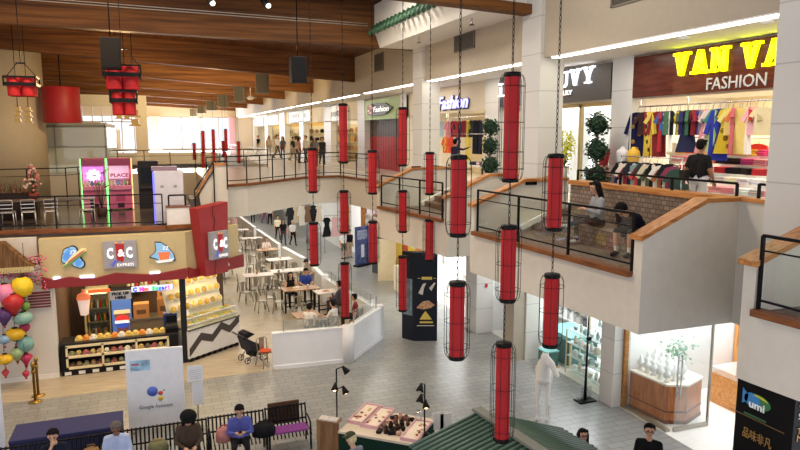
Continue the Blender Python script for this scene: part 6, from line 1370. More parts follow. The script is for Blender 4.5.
MB().box(-.26, .26, -.16, .16, 0, .04).build('base', BLK, ss); m_ = MB(); m_.tube([(0, 0, .04), (0, 0, .6), (.02, 0, 2.4)], [.05, .035, .018], 8); m_.build('post', BLK, ss); MB().box(-.24, .24, .05, .1, .05, .36).build('clear_panel', glass((244, 246, 248), .15, .2), ss); h_ = MB(); h_.tube([(.02, 0, 1.75), (.02, -.1, 1.78)], [.06, .05], 10); h_.build('camera_head', BLK, ss)
# white store with a portrait poster and the busy store next to it
po = thing('portrait_poster', 'white poster with the portrait of a dark haired woman in the white shop', 'poster', (15.95, 24.2, 2.0))
MB().box(-.03, 0, -1.0, .9, 0, 1.5).build('sheet', mat((240, 238, 232), .5), po); mb = MB(); mb.prism(ov(-.3, .75, .36, .5), -.04, -.03, 'x'); mb.build('hair_print', mat((50, 40, 38), .6), po); mb = MB(); mb.prism(ov(-.3, .72, .2, .3), -.045, -.04, 'x'); mb.build('face_print', mat((222, 180, 160), .6), po); mb = MB(); mb.prism([(-.75, .0), (.1, .0), (-.05, .35), (-.55, .35)], -.045, -.04, 'x'); mb.build('clothes_print', mat((90, 80, 76), .6), po)
wc = thing('white_counter', 'long white counter in the bright white shop', 'counter', (13.2, 24.0, 0)); MB().box(-.4, .4, -2.2, 2.2, 0, .95).build('body', WHITE, wc, bevel=.02); MB().box(-.45, .45, -2.25, 2.25, .95, 1.0).build('top', mat((214, 206, 190), .4), wc)
for k in range(3):
    t = thing('wall_frame', 'small empty white picture frame on the wall of the white shop, %s from the left' % ORD[k], 'frame', (12.2 + k * .9, 26.44, 1.5 + .2 * (k % 2))); 
    f_ = MB(); f_.box(-.25, .25, -.03, 0, 0, .04); f_.box(-.25, .25, -.03, 0, .56, .6); f_.box(-.25, -.21, -.03, 0, 0, .6); f_.box(.21, .25, -.03, 0, 0, .6); f_.build('frame', mat((190, 190, 186), .5), t); MB().box(-.22, .22, -.012, 0, .03, .57).build('sheet', WHITE, t)
al_ = solo(MB().box(-.05, .05, -.02, 0, 0, .14), 'fire_alarm', mat((190, 40, 40), .5), 'small red fire alarm on the white pier', 'alarm', (11.1, 20.79, 1.7))
shelfunit('shelves of small red and white goods beside the white pier', (12.1, 19.6, 0), 2.2, 2.1, 5, 7, 'red and white goods shelves', 'goods beside the white pier', pal=[(226, 228, 226), (196, 60, 70), (210, 200, 190), (90, 90, 96), (230, 232, 232)], seed=9)
shelfunit('second shelf unit of pale goods deeper in the shop beside the white pier', (13.8, 19.4, 0), 2.4, 2.1, 4, 6, 'deeper pale goods shelves', 'goods deeper in the shop', pal=[(226, 228, 226), (196, 190, 186), (90, 90, 96)], seed=10)
# far ground floor shops
wf = MB()
for y in (33.0, 36.2, 39.5): wf.box(11.2, 11.4, y, y + .3, 0, SB)
wf.box(11.2, 11.4, 33, 39.8, 3.0, 3.3); struct(wf, 'trim_wood_shopfront', wood((150, 92, 44), (190, 126, 66), .45))
shelfunit('glass shelves of small bright goods behind the wooden shop front', (12.2, 36.3, 0), 5, 2.9, 5, 8, 'wooden shop front shelves', 'goods behind the wooden shop front', pal=[(226, 232, 232), (140, 170, 160), (200, 120, 60), (240, 240, 236), (90, 110, 120)], seed=12)
bb = thing('banner_stand', 'tall blue printed banner stand beyond the black column', 'banner', (10.55, 34.2, 0), .5); MB().box(-.5, .5, -.05, .05, .1, 2.2).build('banner', mat((60, 76, 130), .5, var=.7, scale=4), bb); MB().box(-.5, .5, -.18, .18, 0, .1).build('base', BLK, bb); MB().box(-.12, .12, -.06, -.05, .5, 1.2).build('printed_figure', mat((214, 220, 230), .5), bb); MB().box(-.4, .4, -.06, -.05, 1.5, 2.0).build('printed_block', mat((150, 160, 190), .5, var=.5), bb)
yp = thing('yellow_booth', 'bright yellow walled booth beyond the black column', 'booth', (11.2, 28.8, 0)); MB().box(0, .08, -1.9, 2.0, 0, 3.4).build('wall', mat((226, 190, 60), .6), yp); 
for k, y in enumerate((-1.3, -.5, .4, 1.2)):
    MB().box(-.02, 0, y - .3, y + .3, 1.6 + .3 * (k % 2), 2.3 + .3 * (k % 2)).build('picture', mat([(206, 120, 50), (240, 224, 150), (190, 70, 40), (230, 200, 110)][k], .5, var=.5, scale=6), yp)
MB().box(-.9, -.1, -1.6, -.4, 0, 1.15).build('counter', mat((236, 226, 200), .5), yp)
cpn = solo(MB().box(-.45, .45, -.04, .04, 0, 2.1), 'cream_panel', mat((232, 220, 190), .6), 'plain cream panel standing beyond the black column', 'panel', (10.6, 30.2, 0), -.3, None, .01)
gp = thing('dark_panel', 'dark grey poster stand between the blue banner and the yellow booth', 'panel', (10.75, 31.9, 0), -1.2); MB().box(-.5, .5, -.04, .04, .0, 2.3).build('board', mat((66, 68, 76), .5), gp); MB().box(-.4, .4, -.05, -.04, 1.0, 2.0).build('print', mat((96, 92, 120), .5, var=.5), gp)
hs_ = thing('overhead_sign', 'small pale hanging sign under the bridge beyond the lanterns', 'sign', (at(374, 214, y=30).x, 30, at(374, 214, y=30).z)); MB().box(-.35, .35, -.03, .03, 0, .3).build('board', mat((206, 196, 204), .5), hs_); MB().box(.05, .33, -.035, -.03, .04, .26).build('print', mat((222, 150, 190), .5), hs_)
for x in (-.3, .3): MB().tube([(x, 0, .3), (x, 0, 4.25 - hs_.location.z)], .01, 5).build('hanger', BLKM, hs_)
# rack of clothes far back on the ground floor
def farrack(label, x0, x1, y, z, items, name, grp):
    t = thing('clothes_rack', label, 'clothes rack', ((x0 + x1) / 2, y, 0)); w = (x1 - x0) / 2
    MB().tube([(-w, 0, z), (w, 0, z)], .02, 6).build('rail', CHROME, t)
    for x in (-w, w): MB().tube([(x, 0, 0), (x, 0, z)], .02, 6).build('upright', CHROME, t)
    for i, (k, c, n) in enumerate(items): garment(k, c, 'dress' if k == 'dress' else 'coat', '%s on the %s, %s from the left' % (n, name, ORD[i]), (x0 + .15 + (x1 - x0 - .3) * i / max(1, len(items) - 1), y, z - .13), random.uniform(-.5, .5), grp, 1.05)
farrack('clothes rack with dark and pale clothes far back under the bridge', 8.6, 10.9, 45, 2.4, [('robe', (40, 40, 44), 'black coat'), ('dress', (206, 190, 160), 'beige dress'), ('robe', (222, 216, 204), 'ivory robe'), ('dress', (120, 90, 66), 'brown dress'), ('robe', (36, 36, 40), 'charcoal coat'), ('dress', (214, 196, 170), 'cream dress')], 'rack far back under the bridge', 'clothes far back on the ground floor')
farrack('clothes rack with pink and black dresses nearer than the dark clothes', 9.6, 10.9, 38.8, 2.3, [('dress', (30, 30, 34), 'black dress'), ('dress', (222, 180, 180), 'pale pink dress'), ('dress', (196, 150, 150), 'dusty pink dress')], 'rack before the wooden shop front', 'clothes far back on the ground floor')
md = thing('dress_form', 'grey patterned dress on a form before the white wall under the bridge', 'dress form', (10.9, 31.0, 0)); p = at(323, 232, y=37); md.location = (p.x, 40.2, 0)
MB().lathe([(.2, 0), (.2, .03), (.03, .05), (.03, .6)], n=12).build('stand', BLK, md); MB().lathe([(.34, .5), (.26, .9), (.19, 1.3), (.22, 1.55), (.17, 1.7), (.06, 1.76)], n=16).build('dress', mat((150, 140, 156), .8, var=.4, scale=9), md)
struct(MB().box(10.95, 11.4, 39.9, 44, 0, SB), 'wall_ground_white_far', mat((226, 226, 226), .6))
struct(MB().box(-14, 18, 79.4, 79.8, 0, 4.2), 'wall_ground_back', mat((236, 236, 232), .6))
# ------------------------------------------------------------------ remeshed figures
def remesh(mb, mats, tags, name, voxel=.02, smooth=3, extra=None, parent=None, loc=(0, 0, 0), rz=0, caps=None):
    """fuse overlapping capsules into one continuous skin and give every face the material of its nearest capsule"""
    me = mb.mesh('tmp', [])
    o = bpy.data.objects.new('tmp', me); C.objects.link(o)
    r = o.modifiers.new('r', 'REMESH'); r.mode = 'VOXEL'; r.voxel_size = voxel
    s_ = o.modifiers.new('s', 'SMOOTH'); s_.iterations = smooth; s_.factor = .5
    dg = bpy.context.evaluated_depsgraph_get()
    m2 = bpy.data.meshes.new_from_object(o.evaluated_get(dg))
    bpy.data.objects.remove(o); bpy.data.meshes.remove(me)
    for x in mats: m2.materials.append(x)
    for p in m2.polygons:
        c = p.center; best = 1e9; bi = 0
        for a, b, ra, rb, tg in caps:
            ab = b - a; t = max(0, min(1, (c - a).dot(ab) / max(ab.length_squared, 1e-9))); d = (c - (a + ab * t)).length - (ra + (rb - ra) * t)
            if d < best: best = d; bi = tg
        p.material_index = bi; p.use_smooth = True
    if extra:
        bm = bmesh.new(); bm.from_mesh(m2); n0 = len(bm.faces); me2 = extra.mesh('x', []); bm.from_mesh(me2); bm.to_mesh(m2); bm.free(); bpy.data.meshes.remove(me2)
    m2.name = name
    ob = bpy.data.objects.new(name, m2); C.objects.link(ob); ob.location = loc; ob.rotation_euler = (0, 0, rz)
    if parent: ob.parent = parent
    return ob
def caps_mb(caps):
    mb = MB()
    for a, b, ra, rb, tg in caps: mb.cap(a, b, ra, rb, 10)
    return mb
V = Vector
# white horse statue
hc_ = []
def hcap(a, b, ra, rb): hc_.append((V(a), V(b), ra, rb, 0))
hcap((0, .1, 1.0), (0, .75, 1.0), .17, .18); hcap((0, .0, .98), (0, .2, .96), .15, .17); hcap((0, .75, 1.02), (0, .85, .98), .18, .16)
hcap((0, .02, 1.03), (.03, -.12, 1.44), .165, .1); hcap((.03, -.13, 1.49), (.17, -.2, 1.38), .1, .085); hcap((.17, -.2, 1.38), (.31, -.26, 1.16), .078, .052)
for s_ in (-1, 1):
    hcap((.04 + s_ * .05, -.1, 1.54), (.04 + s_ * .06, -.09, 1.62), .026, .012)
    hcap((s_ * .1, .02, .9), (s_ * .1, -.02, .5), .08, .045); hcap((s_ * .1, -.02, .5), (s_ * .1, .0, .1), .042, .03); hcap((s_ * .1, .0, .1), (s_ * .1, -.03, .03), .035, .045)
    hcap((s_ * .11, .8, .9), (s_ * .11, .72, .62), .12, .06); hcap((s_ * .11, .72, .62), (s_ * .11, .88, .46), .055, .04); hcap((s_ * .11, .88, .46), (s_ * .11, .84, .1), .038, .03); hcap((s_ * .11, .84, .1), (s_ * .11, .81, .03), .035, .045)
hcap((0, .95, 1.05), (0, 1.05, .6), .04, .025)
hcap((0, -.1, 1.3), (0, .02, 1.14), .05, .05)
ho = remesh(caps_mb(hc_), [mat((232, 228, 222), .45, var=.02)], None, 'horse_statue', .018, 3, None, None, (8.95, 13.66, 0.0), -.62, hc_); ho.scale = (1.14, 1.14, 1.14)
tag(ho, 'white life size foal statue standing on the tiled floor by the white pier', 'statue')
# ------------------------------------------------------------------ people
SKIN = (206, 158, 130); SKIN2 = (150, 104, 78)
def person(label, loc, rz, pose='stand', top=(40, 40, 44), bottom=(40, 42, 50), skin=SKIN, hair=(24, 20, 20), long=False, sleeve='short', shorts=False, shoe=(40, 38, 38), s=1.0, look=(0, 0), hat=None, glasses=False, phone=False, bald=False, grp=None, shoe2=None, arms=None, seat=.45, lean=0.0, sock=None):
    sit = pose.startswith('sit'); J = {}
    if sit:
        pz = seat + .10; J['pel'] = V((0, 0, pz))
        J['kn'] = [V((sx * .13, .43, pz + .0)) for sx in (-1, 1)]; J['an'] = [V((sx * .12, .42, .09 if seat > .3 else pz - .4)) for sx in (-1, 1)]
        if pose == 'sit_cross': J['kn'] = [V((-.26, .36, pz + .05)), V((.3, .3, pz + .05))]; J['an'] = [V((.12, .5, pz - .06)), V((-.05, .42, .1))]
    else:
        pz = .92; J['pel'] = V((0, 0, pz)); J['kn'] = [V((sx * .1, .03, .5)) for sx in (-1, 1)]; J['an'] = [V((sx * .1, 0, .09)) for sx in (-1, 1)]
        if pose == 'walk': J['kn'] = [V((-.09, .16, .52)), V((.09, -.02, .5))]; J['an'] = [V((-.09, .24, .12)), V((.09, -.26, .14))]
    Rl = Matrix.Rotation(-lean, 3, 'X')          # lean forward (+y)
    def T(p): return J['pel'] + Rl @ V(p)
    J['ch'] = T((0, 0, .30)); J['nk'] = T((0, .0, .48)); J['sh'] = [T((sx * .172, 0, .405)) for sx in (-1, 1)]
    J['hip'] = [J['pel'] + V((sx * .09, 0, -.01)) for sx in (-1, 1)]
    HR = Matrix.Rotation(-lean * .6, 3, 'X') @ Matrix.Rotation(look[1], 3, 'Z') @ Matrix.Rotation(look[0], 3, 'X')
    hd = J['nk'] + (Rl @ V((0, .02, .06))) + HR @ V((0, .03, .10)); J['hd'] = hd
    H = lambda p: hd + HR @ V(p)
    # arms: list of (elbow, wrist) in torso space
    A = {'down': [((-.225, -.03, .13), (-.22, .06, -.11)), ((.225, -.03, .13), (.22, .06, -.11))],
         'phone': [((-.24, .06, .16), (-.08, .27, .24)), ((.24, .06, .16), (.08, .27, .24))],
         'phone_low': [((-.24, .05, .15), (-.09, .27, .10)), ((.24, .05, .15), (.09, .27, .10))],
         'chin': [((-.22, .12, .12), (.0, .24, .26)), ((.2, .24, .14), (.04, .17, .47))],
         'table': [((-.25, .12, .16), (-.14, .36, .14)), ((.25, .12, .16), (.12, .36, .14))],
         'reach': [((-.24, .05, .16), (-.2, .28, .18)), ((.3, .18, .36), (.32, .44, .44))],
         'pocket': [((-.26, -.05, .15), (-.17, .08, -.04)), ((.26, -.02, .14), (.24, .14, -.05))]}[arms or ('phone' if phone else 'down')]
    caps = []
    def cp(a, b, ra, rb, tg): caps.append((V(a), V(b), ra, rb, tg))
    # materials: 0 skin 1 top 2 bottom 3 shoe 4 sock
    for sx in (-1, 1):
        cp(T((sx * .07, .0, .02)), T((sx * .075, 0, .22)), .115, .105, 1); cp(T((sx * .075, 0, .22)), T((sx * .08, 0, .33)), .105, .095, 1); cp(T((sx * .035, 0, .43)), J['sh'][(sx + 1) // 2], .055, .06, 1)
    cp(J['hip'][0], J['hip'][1], .115, .115, 2); cp(T((0, 0, .38)), T((0, 0, .46)), .085, .054, 1)
    cp(J['nk'] - V((0, 0, .02)), hd + HR @ V((0, -.01, -.04)), .052, .05, 0)
    cp(H((0, -.02, .035)), H((0, .0, .03)), .09, .086, 0); cp(H((0, .015, -.02)), H((0, .035, -.07)), .07, .042, 0); cp(H((0, .088, .0)), H((0, .1, -.025)), .012, .016, 0)
    for sx in (-1, 1): cp(H((sx * .083, -.005, .012)), H((sx * .086, -.01, -.018)), .016, .013, 0)
    fing = MB(); i = 0
    for (e, w), sh in zip(A, J['sh']):
        e = T(e); w = T(w); tg = 1 if sleeve in ('short', 'long') else 0
        m = sh.lerp(e, .72); cp(sh, m, .062, .05, tg); cp(m, e, .05, .043, 1 if sleeve == 'long' else 0); cp(e, w, .043, .029, 1 if sleeve == 'long' else 0)
        d = (w - e).normalized(); k = w + d * .07; cp(w, k, .03, .034, 0); cp(w + d * .02, k, .03, .036, 0)
        side = d.cross(V((0, 0, 1))); side = side.normalized() if side.length > .2 else V((1, 0, 0)); nrm = side.cross(d).normalized()
        for q, ln in zip((-.03, -.01, .01, .03), (.058, .07, .066, .05)):
            b0 = k + side * q - d * .01; b1 = b0 + d * ln * .6 - nrm * .004; b2 = b1 + d * ln * .35 - nrm * .028; b3 = b2 + d * ln * .08 - nrm * .02
            fing.tube([b0, b1, b2, b3], [.0105, .0095, .0085, .006], 6)
        ts = side * (1 if i == 0 else -1); t0 = w + d * .025 + ts * .026; fing.tube([t0, t0 + ts * .03 + d * .025 - nrm * .012, t0 + ts * .03 + d * .052 - nrm * .022], [.0125, .011, .008], 6)
        i += 1
    for hp, kn, an in zip(J['hip'], J['kn'], J['an']):
        cp(hp, hp.lerp(kn, .55), .098, .078, 2); cp(hp.lerp(kn, .55), kn, .078, .06, 2); 
        sk = 0 if shorts else 2
        mid = kn.lerp(an, .35); cp(kn, mid, .058, .056, sk); cp(mid, an, .055, .037 if sk == 0 else .045, sk)
        if sock: cp(kn.lerp(an, .72), an, .045, .042, 4)
        fd = V((0, .15, -.045)) if an.z < .2 or not sit else V((.1, .12, -.05))
        cp(an + V((0, -.03, -.03)), an + fd, .046, .036, 3)
    ex = MB(); ex.v = fing.v; ex.f = fing.f; ex.mi = [0] * len(fing.f); ex.sm = fing.sm
    for sx in (-1, 1): ex.ell(H((sx * .033, .078, .018)), (.014, .008, .008), 8, 5, 6); ex.tube([H((sx * .05, .077, .04)), H((sx * .033, .086, .046)), H((sx * .016, .086, .042))], .005, 5, 5)
    ex.ell(H((0, .078, -.048)), (.024, .008, .007), 8, 6, 6)
    mats = [mat(skin, .55, var=.03), mat(top, .85, bump=.15, scale=8), mat(bottom, .85, bump=.15, scale=8), mat(shoe, .6), mat(sock or (230, 230, 230), .8), mat((24, 20, 20), .4), mat((150, 70, 64), .5)]
    zmin = 0 if not sit else None
    ob = remesh(caps_mb(caps), mats, None, 'person', .019, 3, ex, None, loc, rz, caps); ob.scale = (s, s, s)
    tag(ob, label, 'person', grp)
    if not bald or hair:
        hm = MB(); hmat = mat(hair, .85, var=.3, scale=30, bump=.4)
        if bald: hm.ell(H((0, -.03, .02)), (.096, .08, .07), 14, 0, 10, HR)
        else:
            hm.ell(H((0, -.038, .054)), (.098, .09, .084), 20, 0, 12, HR); hm.ell(H((0, -.052, .008)), (.095, .068, .088), 16, 0, 10, HR)
            for sx in (-1, 1): hm.cap(H((sx * .085, -.005, .05)), H((sx * .086, -.012, .012)), .016, .008, 6)
            for k in range(9): hm.cap(H((-.075 + .019 * k, .015 + .022 * math.sin(k * .39), .105)), H((-.08 + .02 * k, .048 + .014 * math.sin(k * .39), .082 + .008 * (k % 3))), .02, .007, 6)
            for q in hm.v: q += Vector((random.uniform(-1, 1), random.uniform(-1, 1), random.uniform(-1, 1))) * .004
        if long:
            for sx in (-1, 0, 1): hm.cap(H((sx * .06, -.06, .02)), T((sx * .075, -.075, .36)), .05, .035, 8)
            for sx in (-1, 1): hm.cap(H((sx * .085, .01, .03)), T((sx * .1, .0, .42)), .026, .02, 8)
        hm.build('hair', hmat, ob)
    if hat:
        h_ = MB()
        if hat[0] == 'wide': h_.ell(H((0, -.01, .1)), (.16, .16, .045), 18, 0, 8, HR); h_.ell(H((0, -.02, .12)), (.125, .125, .085), 18, 0, 8, HR)
        else: h_.ell(H((0, -.015, .075)), (.108, .112, .08), 16, 0, 8, HR); h_.ell(H((0, .09, .068)), (.08, .08, .014), 14, 0, 6, HR)
        h_.build('cap', mat(hat[1], .8), ob)
    if glasses:
        g_ = MB()
        for sx in (-1, 1):
            g_.tube([H((sx * .034 + .026 * math.cos(a), .096, .016 + .02 * math.sin(a))) for a in [2 * PI * k / 12 for k in range(12)]], .0035, 5, closed=True); g_.tube([H((sx * .06, .095, .02)), H((sx * .086, .0, .02))], .0035, 5)
        g_.tube([H((-.008, .098, .018)), H((.008, .098, .018))], .0035, 5); g_.build('eyeglasses', mat((26, 24, 24), .3), ob)
    if phone:
        w = (T(A[0][1]) + T(A[1][1])) / 2 + V((0, .07, .04)); q = Matrix.Rotation(rz, 3, 'Z') @ (w * s)
        m_ = MB(); m_.M = Matrix.Rotation(-.7, 4, 'X'); m_.box(-.04, .04, -.006, .006, -.075, .075)
        solo(m_, 'smartphone', mat((22, 22, 26), .2), 'dark smartphone of the ' + ' '.join(label.split()[:11]), 'phone', (loc[0] + q.x, loc[1] + q.y, loc[2] + q.z), rz, None, .003)
    return ob
FACE = PI                                   # facing the camera side (-Y)
S1 = 1.1
def seatp(u, v, z, y=None):
    p = at(u, v, z=z); return p
# foreground bench sitters: bench seat z=.46, head about 1.27
BY = 14.08
def benchp(u): return at(u, 425, y=BY).x
person('man in a dark navy shirt resting his chin on his hand', (benchp(52.5), BY, 0), FACE + .1, 'sit', (26, 34, 48), (34, 36, 44), SKIN, (20, 18, 18), arms='chin', s=S1, look=(-.25, -.1), seat=.42)
person('man with cropped grey hair in a pale blue shirt looking down', (benchp(116), BY, 0), FACE - .05, 'sit', (176, 190, 222), (52, 56, 70), (140, 98, 76), (92, 84, 78), bald=False, sleeve='long', phone=True, arms='phone_low', s=S1, look=(-.5, .1), seat=.42)
person('person in a wide black cap and brown jacket bent over a phone', (benchp(188), BY, 0), FACE + .05, 'sit', (70, 54, 40), (30, 30, 36), SKIN, (24, 20, 20), sleeve='long', phone=True, arms='phone_low', hat=('wide', (18, 18, 20)), s=S1, look=(-.65, 0), long=True, seat=.42)
person('woman with short black hair in a blue cardigan holding a phone', (benchp(240), BY + .03, 0), FACE - .1, 'sit', (78, 84, 160), (30, 28, 32), SKIN, (20, 18, 20), sleeve='long', phone=True, s=S1 * .97, look=(-.4, 0), seat=.43)
p = at(356, 432, z=1.2)
person('stallholder in an olive cap and grey jacket behind the green stall', (p.x - .15, p.y - .35, 0), .5, 'sit', (120, 132, 140), (60, 62, 66), SKIN, (206, 190, 150), sleeve='long', hat=('cap', (60, 66, 46)), arms='table', s=1.05, look=(-.3, .2), seat=.42)
stl = thing('stool', 'small stool under the stallholder in the olive cap', 'stool', (p.x - .15, p.y - .35, 0), .5); MB().lathe([(.17, .40), (.18, .41), (.18, .45), (.16, .46)], n=18).build('seat', mat((90, 70, 50), .6), stl)
for a in (.8, 2.4, 3.9, 5.5): MB().tube([(.16 * math.cos(a), .16 * math.sin(a), 0), (.13 * math.cos(a), .13 * math.sin(a), .41)], .015, 6).build('leg', BLK, stl)
p = at(583, 430, z=1.63); person('woman with long black hair and glasses near the hut', (p.x, p.y, 0), PI - .55, 'stand', (40, 40, 46), (40, 42, 50), SKIN, (18, 16, 18), long=True, glasses=True, look=(.1, .3), s=.98)
p = at(650, 424, z=1.78); person('man with glasses in a black shirt walking below the jewellery shop', (p.x, p.y, 0), PI - .75, 'walk', (24, 24, 27), (34, 34, 40), SKIN, (16, 15, 16), glasses=True, s=1.06, look=(.05, .1))
# terrace and upper walkway
ub = person('woman in a light grey hooded jacket sitting cross legged with a phone', (8.9, at(598, 205, x=8.9).y, M_), 1.35, 'sit_cross', (138, 140, 147), (52, 52, 60), SKIN, (20, 18, 20), long=True, sleeve='long', phone=True, look=(-.3, .1), seat=.33, shoe=(200, 196, 190), s=1.14)
person('person in navy and shorts bent forward over a phone', (8.85, at(637, 215, x=8.85).y, M_), 1.95, 'sit', (24, 26, 46), (40, 40, 48), SKIN, (18, 16, 18), sleeve='long', shorts=True, phone=True, arms='phone_low', lean=.85, look=(-.5, 0), seat=.33, shoe=(36, 34, 36), sock=(232, 230, 226), s=1.14)
bgp = thing('tote_bag', 'yellow and pink bag standing on the terrace floor beside the person in navy', 'bag', (8.15, 9.35, M_ + .006)); MB().lathe([(.14, 0), (.19, .05), (.18, .26), (.12, .34)], n=16, sc=(1, .7)).build('body', mat((214, 190, 60), .6), bgp); MB().lathe([(.1, .3), (.14, .42), (.06, .48)], n=12, sc=(1, .7)).build('scarf', mat((206, 110, 150), .8), bgp)
p = at(700, 150, x=10.45); person('man in a black t shirt with a shoulder bag looking at the clothes', (10.45, p.y, U + .006), -1.25, 'stand', (26, 25, 27), (206, 206, 210), SKIN2, (20, 18, 18), s=1.03, look=(-.1, -.2), arms='pocket')
sb_ = MB(); sb_.prism([(-.14, -.1), (.14, -.1), (.16, .1), (-.16, .1)], -.05, .05, 'y'); 
sb_o = solo(sb_, 'shoulder_bag', mat((30, 28, 28), .6), 'black bag slung at the side of the man in the black t shirt', 'bag', (10.2, p.y + .12, U + 1.02), 1.2, None, .02)
p = at(455, 132, x=10.9); person('shopper in dark purple reaching towards the clothes under the blue sign', (10.9, p.y, U + .006), -1.35, 'stand', (52, 42, 66), (40, 40, 46), SKIN, (20, 18, 18), sleeve='long', arms='reach', s=.98)
FS = [(258.5, 9.2, 62, (30, 30, 34), 'distant shopper in black on the upper walkway'), (315, 8.6, 37.5, (126, 122, 120), 'shopper in grey with a pale cap leaning at the upper rail'), (322, 9.0, 38.6, (52, 50, 50), 'shopper in dark grey beside the one with the pale cap'), (269, 9.1, 55, (190, 170, 150), 'distant shopper in beige, left of the group'), (277, 9.0, 50, (214, 210, 206), 'distant shopper in white in the middle of the group'), (283, 9.4, 48, (80, 76, 90), 'distant shopper in slate in the middle of the group'), (293, 9.2, 45, (40, 40, 46), 'distant shopper in charcoal before the far yellow shop'), (299, 9.0, 42, (170, 120, 110), 'distant shopper in dusty red before the far yellow shop'), (306, 9.1, 41, (196, 196, 190), 'distant shopper in pale grey before the far yellow shop')]
for i, (u, x, y, c, n) in enumerate(FS):
    p = at(u, 150, y=y); person(n, (p.x, y, U + .006), PI + random.uniform(-1.2, 1.2), 'stand' if i % 2 else 'walk', c, (60, 60, 70) if i % 3 else (150, 146, 140), SKIN, (26, 22, 22), long=bool(i % 2), s=random.uniform(.97, 1.05), hat=('cap', (214, 206, 190)) if i == 1 else None)
# food court people
def gp_(u, v): q = at(u, v, z=0); return q
FC = [('woman in a black sleeveless top at the dark legged brown table', (5.2, 27.1, .006), PI, 'sit', (26, 25, 28), (40, 40, 46), dict(long=True, sleeve='none', arms='table', seat=.45, s=1.1)),
 ('man in a blue shirt at the brown table', (6.0, 27.8, .006), PI, 'sit', (40, 66, 150), (40, 42, 50), dict(arms='table', seat=.45, s=1.1, look=(-.4, 0))),
 ('woman in grey seen from the side at the pale table', (6.72, 24.75, .006), .9, 'sit', (74, 72, 84), (60, 58, 66), dict(arms='table', seat=.45, sleeve='long', s=1.1)),
 ('man in a dark red shirt behind the angled glass screen', (6.7, 22.6, .006), 1.2, 'sit', (120, 26, 34), (40, 40, 46), dict(seat=.45, s=1.08)),
 ('woman in white with dark hair tied up behind the glass screen', (4.85, 21.95, .006), -.6, 'sit', (226, 222, 214), (120, 120, 120), dict(arms='table', seat=.45, s=1.05)),
 ('person in white leaning at the right of the small brown table', (5.75, 22.1, .006), .7, 'sit', (222, 220, 214), (110, 112, 110), dict(arms='table', seat=.45, sleeve='long', s=1.05)),
 ('man in beige leaning on a chair behind the pale table', (6.55, 29.1, .006), 2.2, 'stand', (206, 196, 176), (150, 140, 124), dict(lean=.5, arms='table', hat=('cap', (60, 56, 52)))),
 ('woman in pale pink seated at the farther brown table', (5.9, 37.8, .006), PI, 'sit', (226, 206, 200), (60, 60, 66), dict(arms='table', seat=.45, hair=(60, 44, 40))),
 ('person in pink standing far back by the low wall', (5.1, 46.8, .006), 2.6, 'stand', (222, 180, 184), (90, 90, 96), dict()),
 ('person in white far back near the red corner tower', (4.2, 53, .006), 2.8, 'stand', (226, 224, 220), (70, 70, 80), dict())]
for lb, lc, rz, ps, tp, bt_, kw in FC: person(lb, lc, rz, ps, tp, bt_, kw.pop('skin', SKIN), kw.pop('hair', (22, 20, 20)), **kw)
for u, v, lb, tp, bt_, ps, kw in ((293, 246, 'man in a white shirt and black trousers walking beside the low wall', (236, 234, 230), (28, 28, 32), 'walk', dict(hair=(170, 160, 150))), (283.5, 245, 'person in a black top walking left of the man in the white shirt', (26, 26, 30), (60, 62, 80), 'walk', dict(long=True)), (278, 240, 'person in cream walking behind the person in the black top', (226, 214, 186), (40, 40, 44), 'walk', dict()),
  (253, 223, 'person in a long black coat far down the ground floor', (24, 24, 27), (24, 24, 27), 'stand', dict(sleeve='long', long=True)), (264.5, 224, 'far walker in white and purple trousers', (230, 224, 224), (120, 80, 120), 'walk', dict(long=True)), (270, 225, 'far walker in white and black trousers', (228, 224, 220), (28, 28, 34), 'walk', dict()),
  (343.5, 259, 'shopper in a white t shirt and khaki shorts under the lanterns', (232, 232, 230), (96, 96, 80), 'stand', dict(shorts=True)), (349.5, 258, 'shopper in a black top and beige shorts under the lanterns', (24, 24, 28), (190, 176, 150), 'stand', dict(shorts=True))):
    q = at(u, v, z=0); kw.setdefault('hair', (24, 20, 20)); hr_ = kw.pop('hair'); person(lb, (q.x, q.y, 0), PI + random.uniform(-.4, .4), ps, tp, bt_, SKIN, hr_, **kw)
# ------------------------------------------------------------------ light
w = bpy.data.worlds.new('sky'); S.world = w; w.use_nodes = True
bgn = w.node_tree.nodes['Background']; bgn.inputs['Color'].default_value = lin((240, 244, 255)) + (1,); bgn.inputs['Strength'].default_value = 1.25
WARM = (255, 240, 214); COOL = (244, 248, 255)
def point(loc, power, col, r=.15):
    l = bpy.data.lights.new('fill_light', 'POINT'); l.energy = power; l.color = lin(col); l.shadow_soft_size = r
    o = bpy.data.objects.new('fill_light', l); C.objects.link(o); o.location = loc
# area light added inside the big far windows, standing in for their daylight
area((2.8, 79.2, 7.4), 11, 3.4, 2200, COOL, (-PI / 2, 0, 0))
# shops upstairs
for y, L, pw in ((10.6, 5, 170), (17, 4.5, 150), (24, 4, 130), (33, 5, 40), (42, 6, 55), (49, 6, 55), (57, 6, 55), (66, 8, 70)): area((12.9, y, 8.1), 2.2, L, pw, WARM)
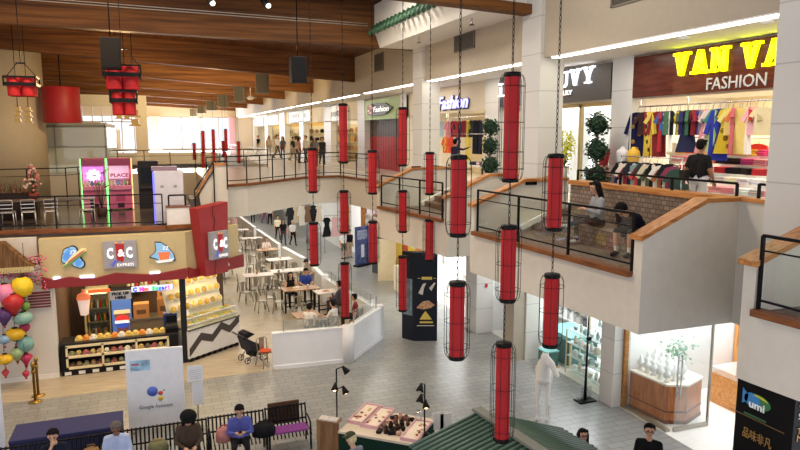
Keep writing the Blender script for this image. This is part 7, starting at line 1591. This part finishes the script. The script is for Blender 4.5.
# shops downstairs
for y, L, pw in ((12.4, 2.4, 210), (17.2, 5, 330), (23.8, 4.6, 380), (36, 6, 220), (44, 5, 140)): area((13.6, y, 3.84), 3.6, L, pw, COOL)
for y in (28, 35, 43, 52, 64): area((7.5 if y > 30 else 9.8, y, 4.18 if y > 20 else 3.8), 3, 5, 190, (255, 250, 240))
for y in (29, 35): area((3.0, y, 4.18), 4, 4, 130, WARM)
# the sandwich shop
area((1.5, 22.3, 2.72), 1.6, .3, 20, (255, 226, 170), (0, 0, math.atan2(1.28, 1.74)))  # added light that brightens the zigzag display case
area((-.8, 23.4, 2.92), 3.5, 1.6, 120, (255, 222, 170))
# walkway ceiling lights
for y in (11, 18.5, 26, 34, 42, 50, 60, 70): area((10.4, y, 9.05), .5, 5, 40 if y < 30 else 16, (255, 246, 232))
# roof lamps over the atrium
for x, y, pw in ((1, 12, 200), (5.5, 12, 200), (-3, 12, 60), (-4, 19, 120), (1, 19, 200), (5.5, 19.5, 200)): area((x, y, 11.7), 1.2, 1.2, pw, (255, 246, 230))
for x, y, pw in ((3, 34.5, 120), (3.5, 43.5, 120), (3.5, 53, 120), (3.5, 63, 120), (-1.0, 27.5, 420)): point((x, y, 9.1), pw, (255, 214, 150))  # fill points added for the far beam faces and the round column
area((-4.4, 41, 7.5), 3, 6, 160, COOL)  # fill added to brighten the glazed room
for y in (36.0, 44.6, 54.4, 64.6, 73.5): area((3.0, y, 8.9), 9, .5, 390, (255, 222, 165), (math.radians(122), 0, 0))  # added lights aimed upward to turn the far beams golden
for x, y, pw in ((-2.5, 15.5, 380), (-1.5, 19.5, 220)): area((x, y, 11.7), .8, .8, pw, (255, 206, 140))  # warm fill added to tint the floor near the sandwich shop
S.view_settings.view_transform = 'Standard'; S.view_settings.look = 'None'; S.view_settings.gamma = 1.0; S.view_settings.exposure = 0.2; S.view_settings.use_curve_mapping = False
for k, v in LABELS.items():
    if len(v) > 1 or len(k.split()) > 16: print('BADLABEL', len(k.split()), k, v[:3])
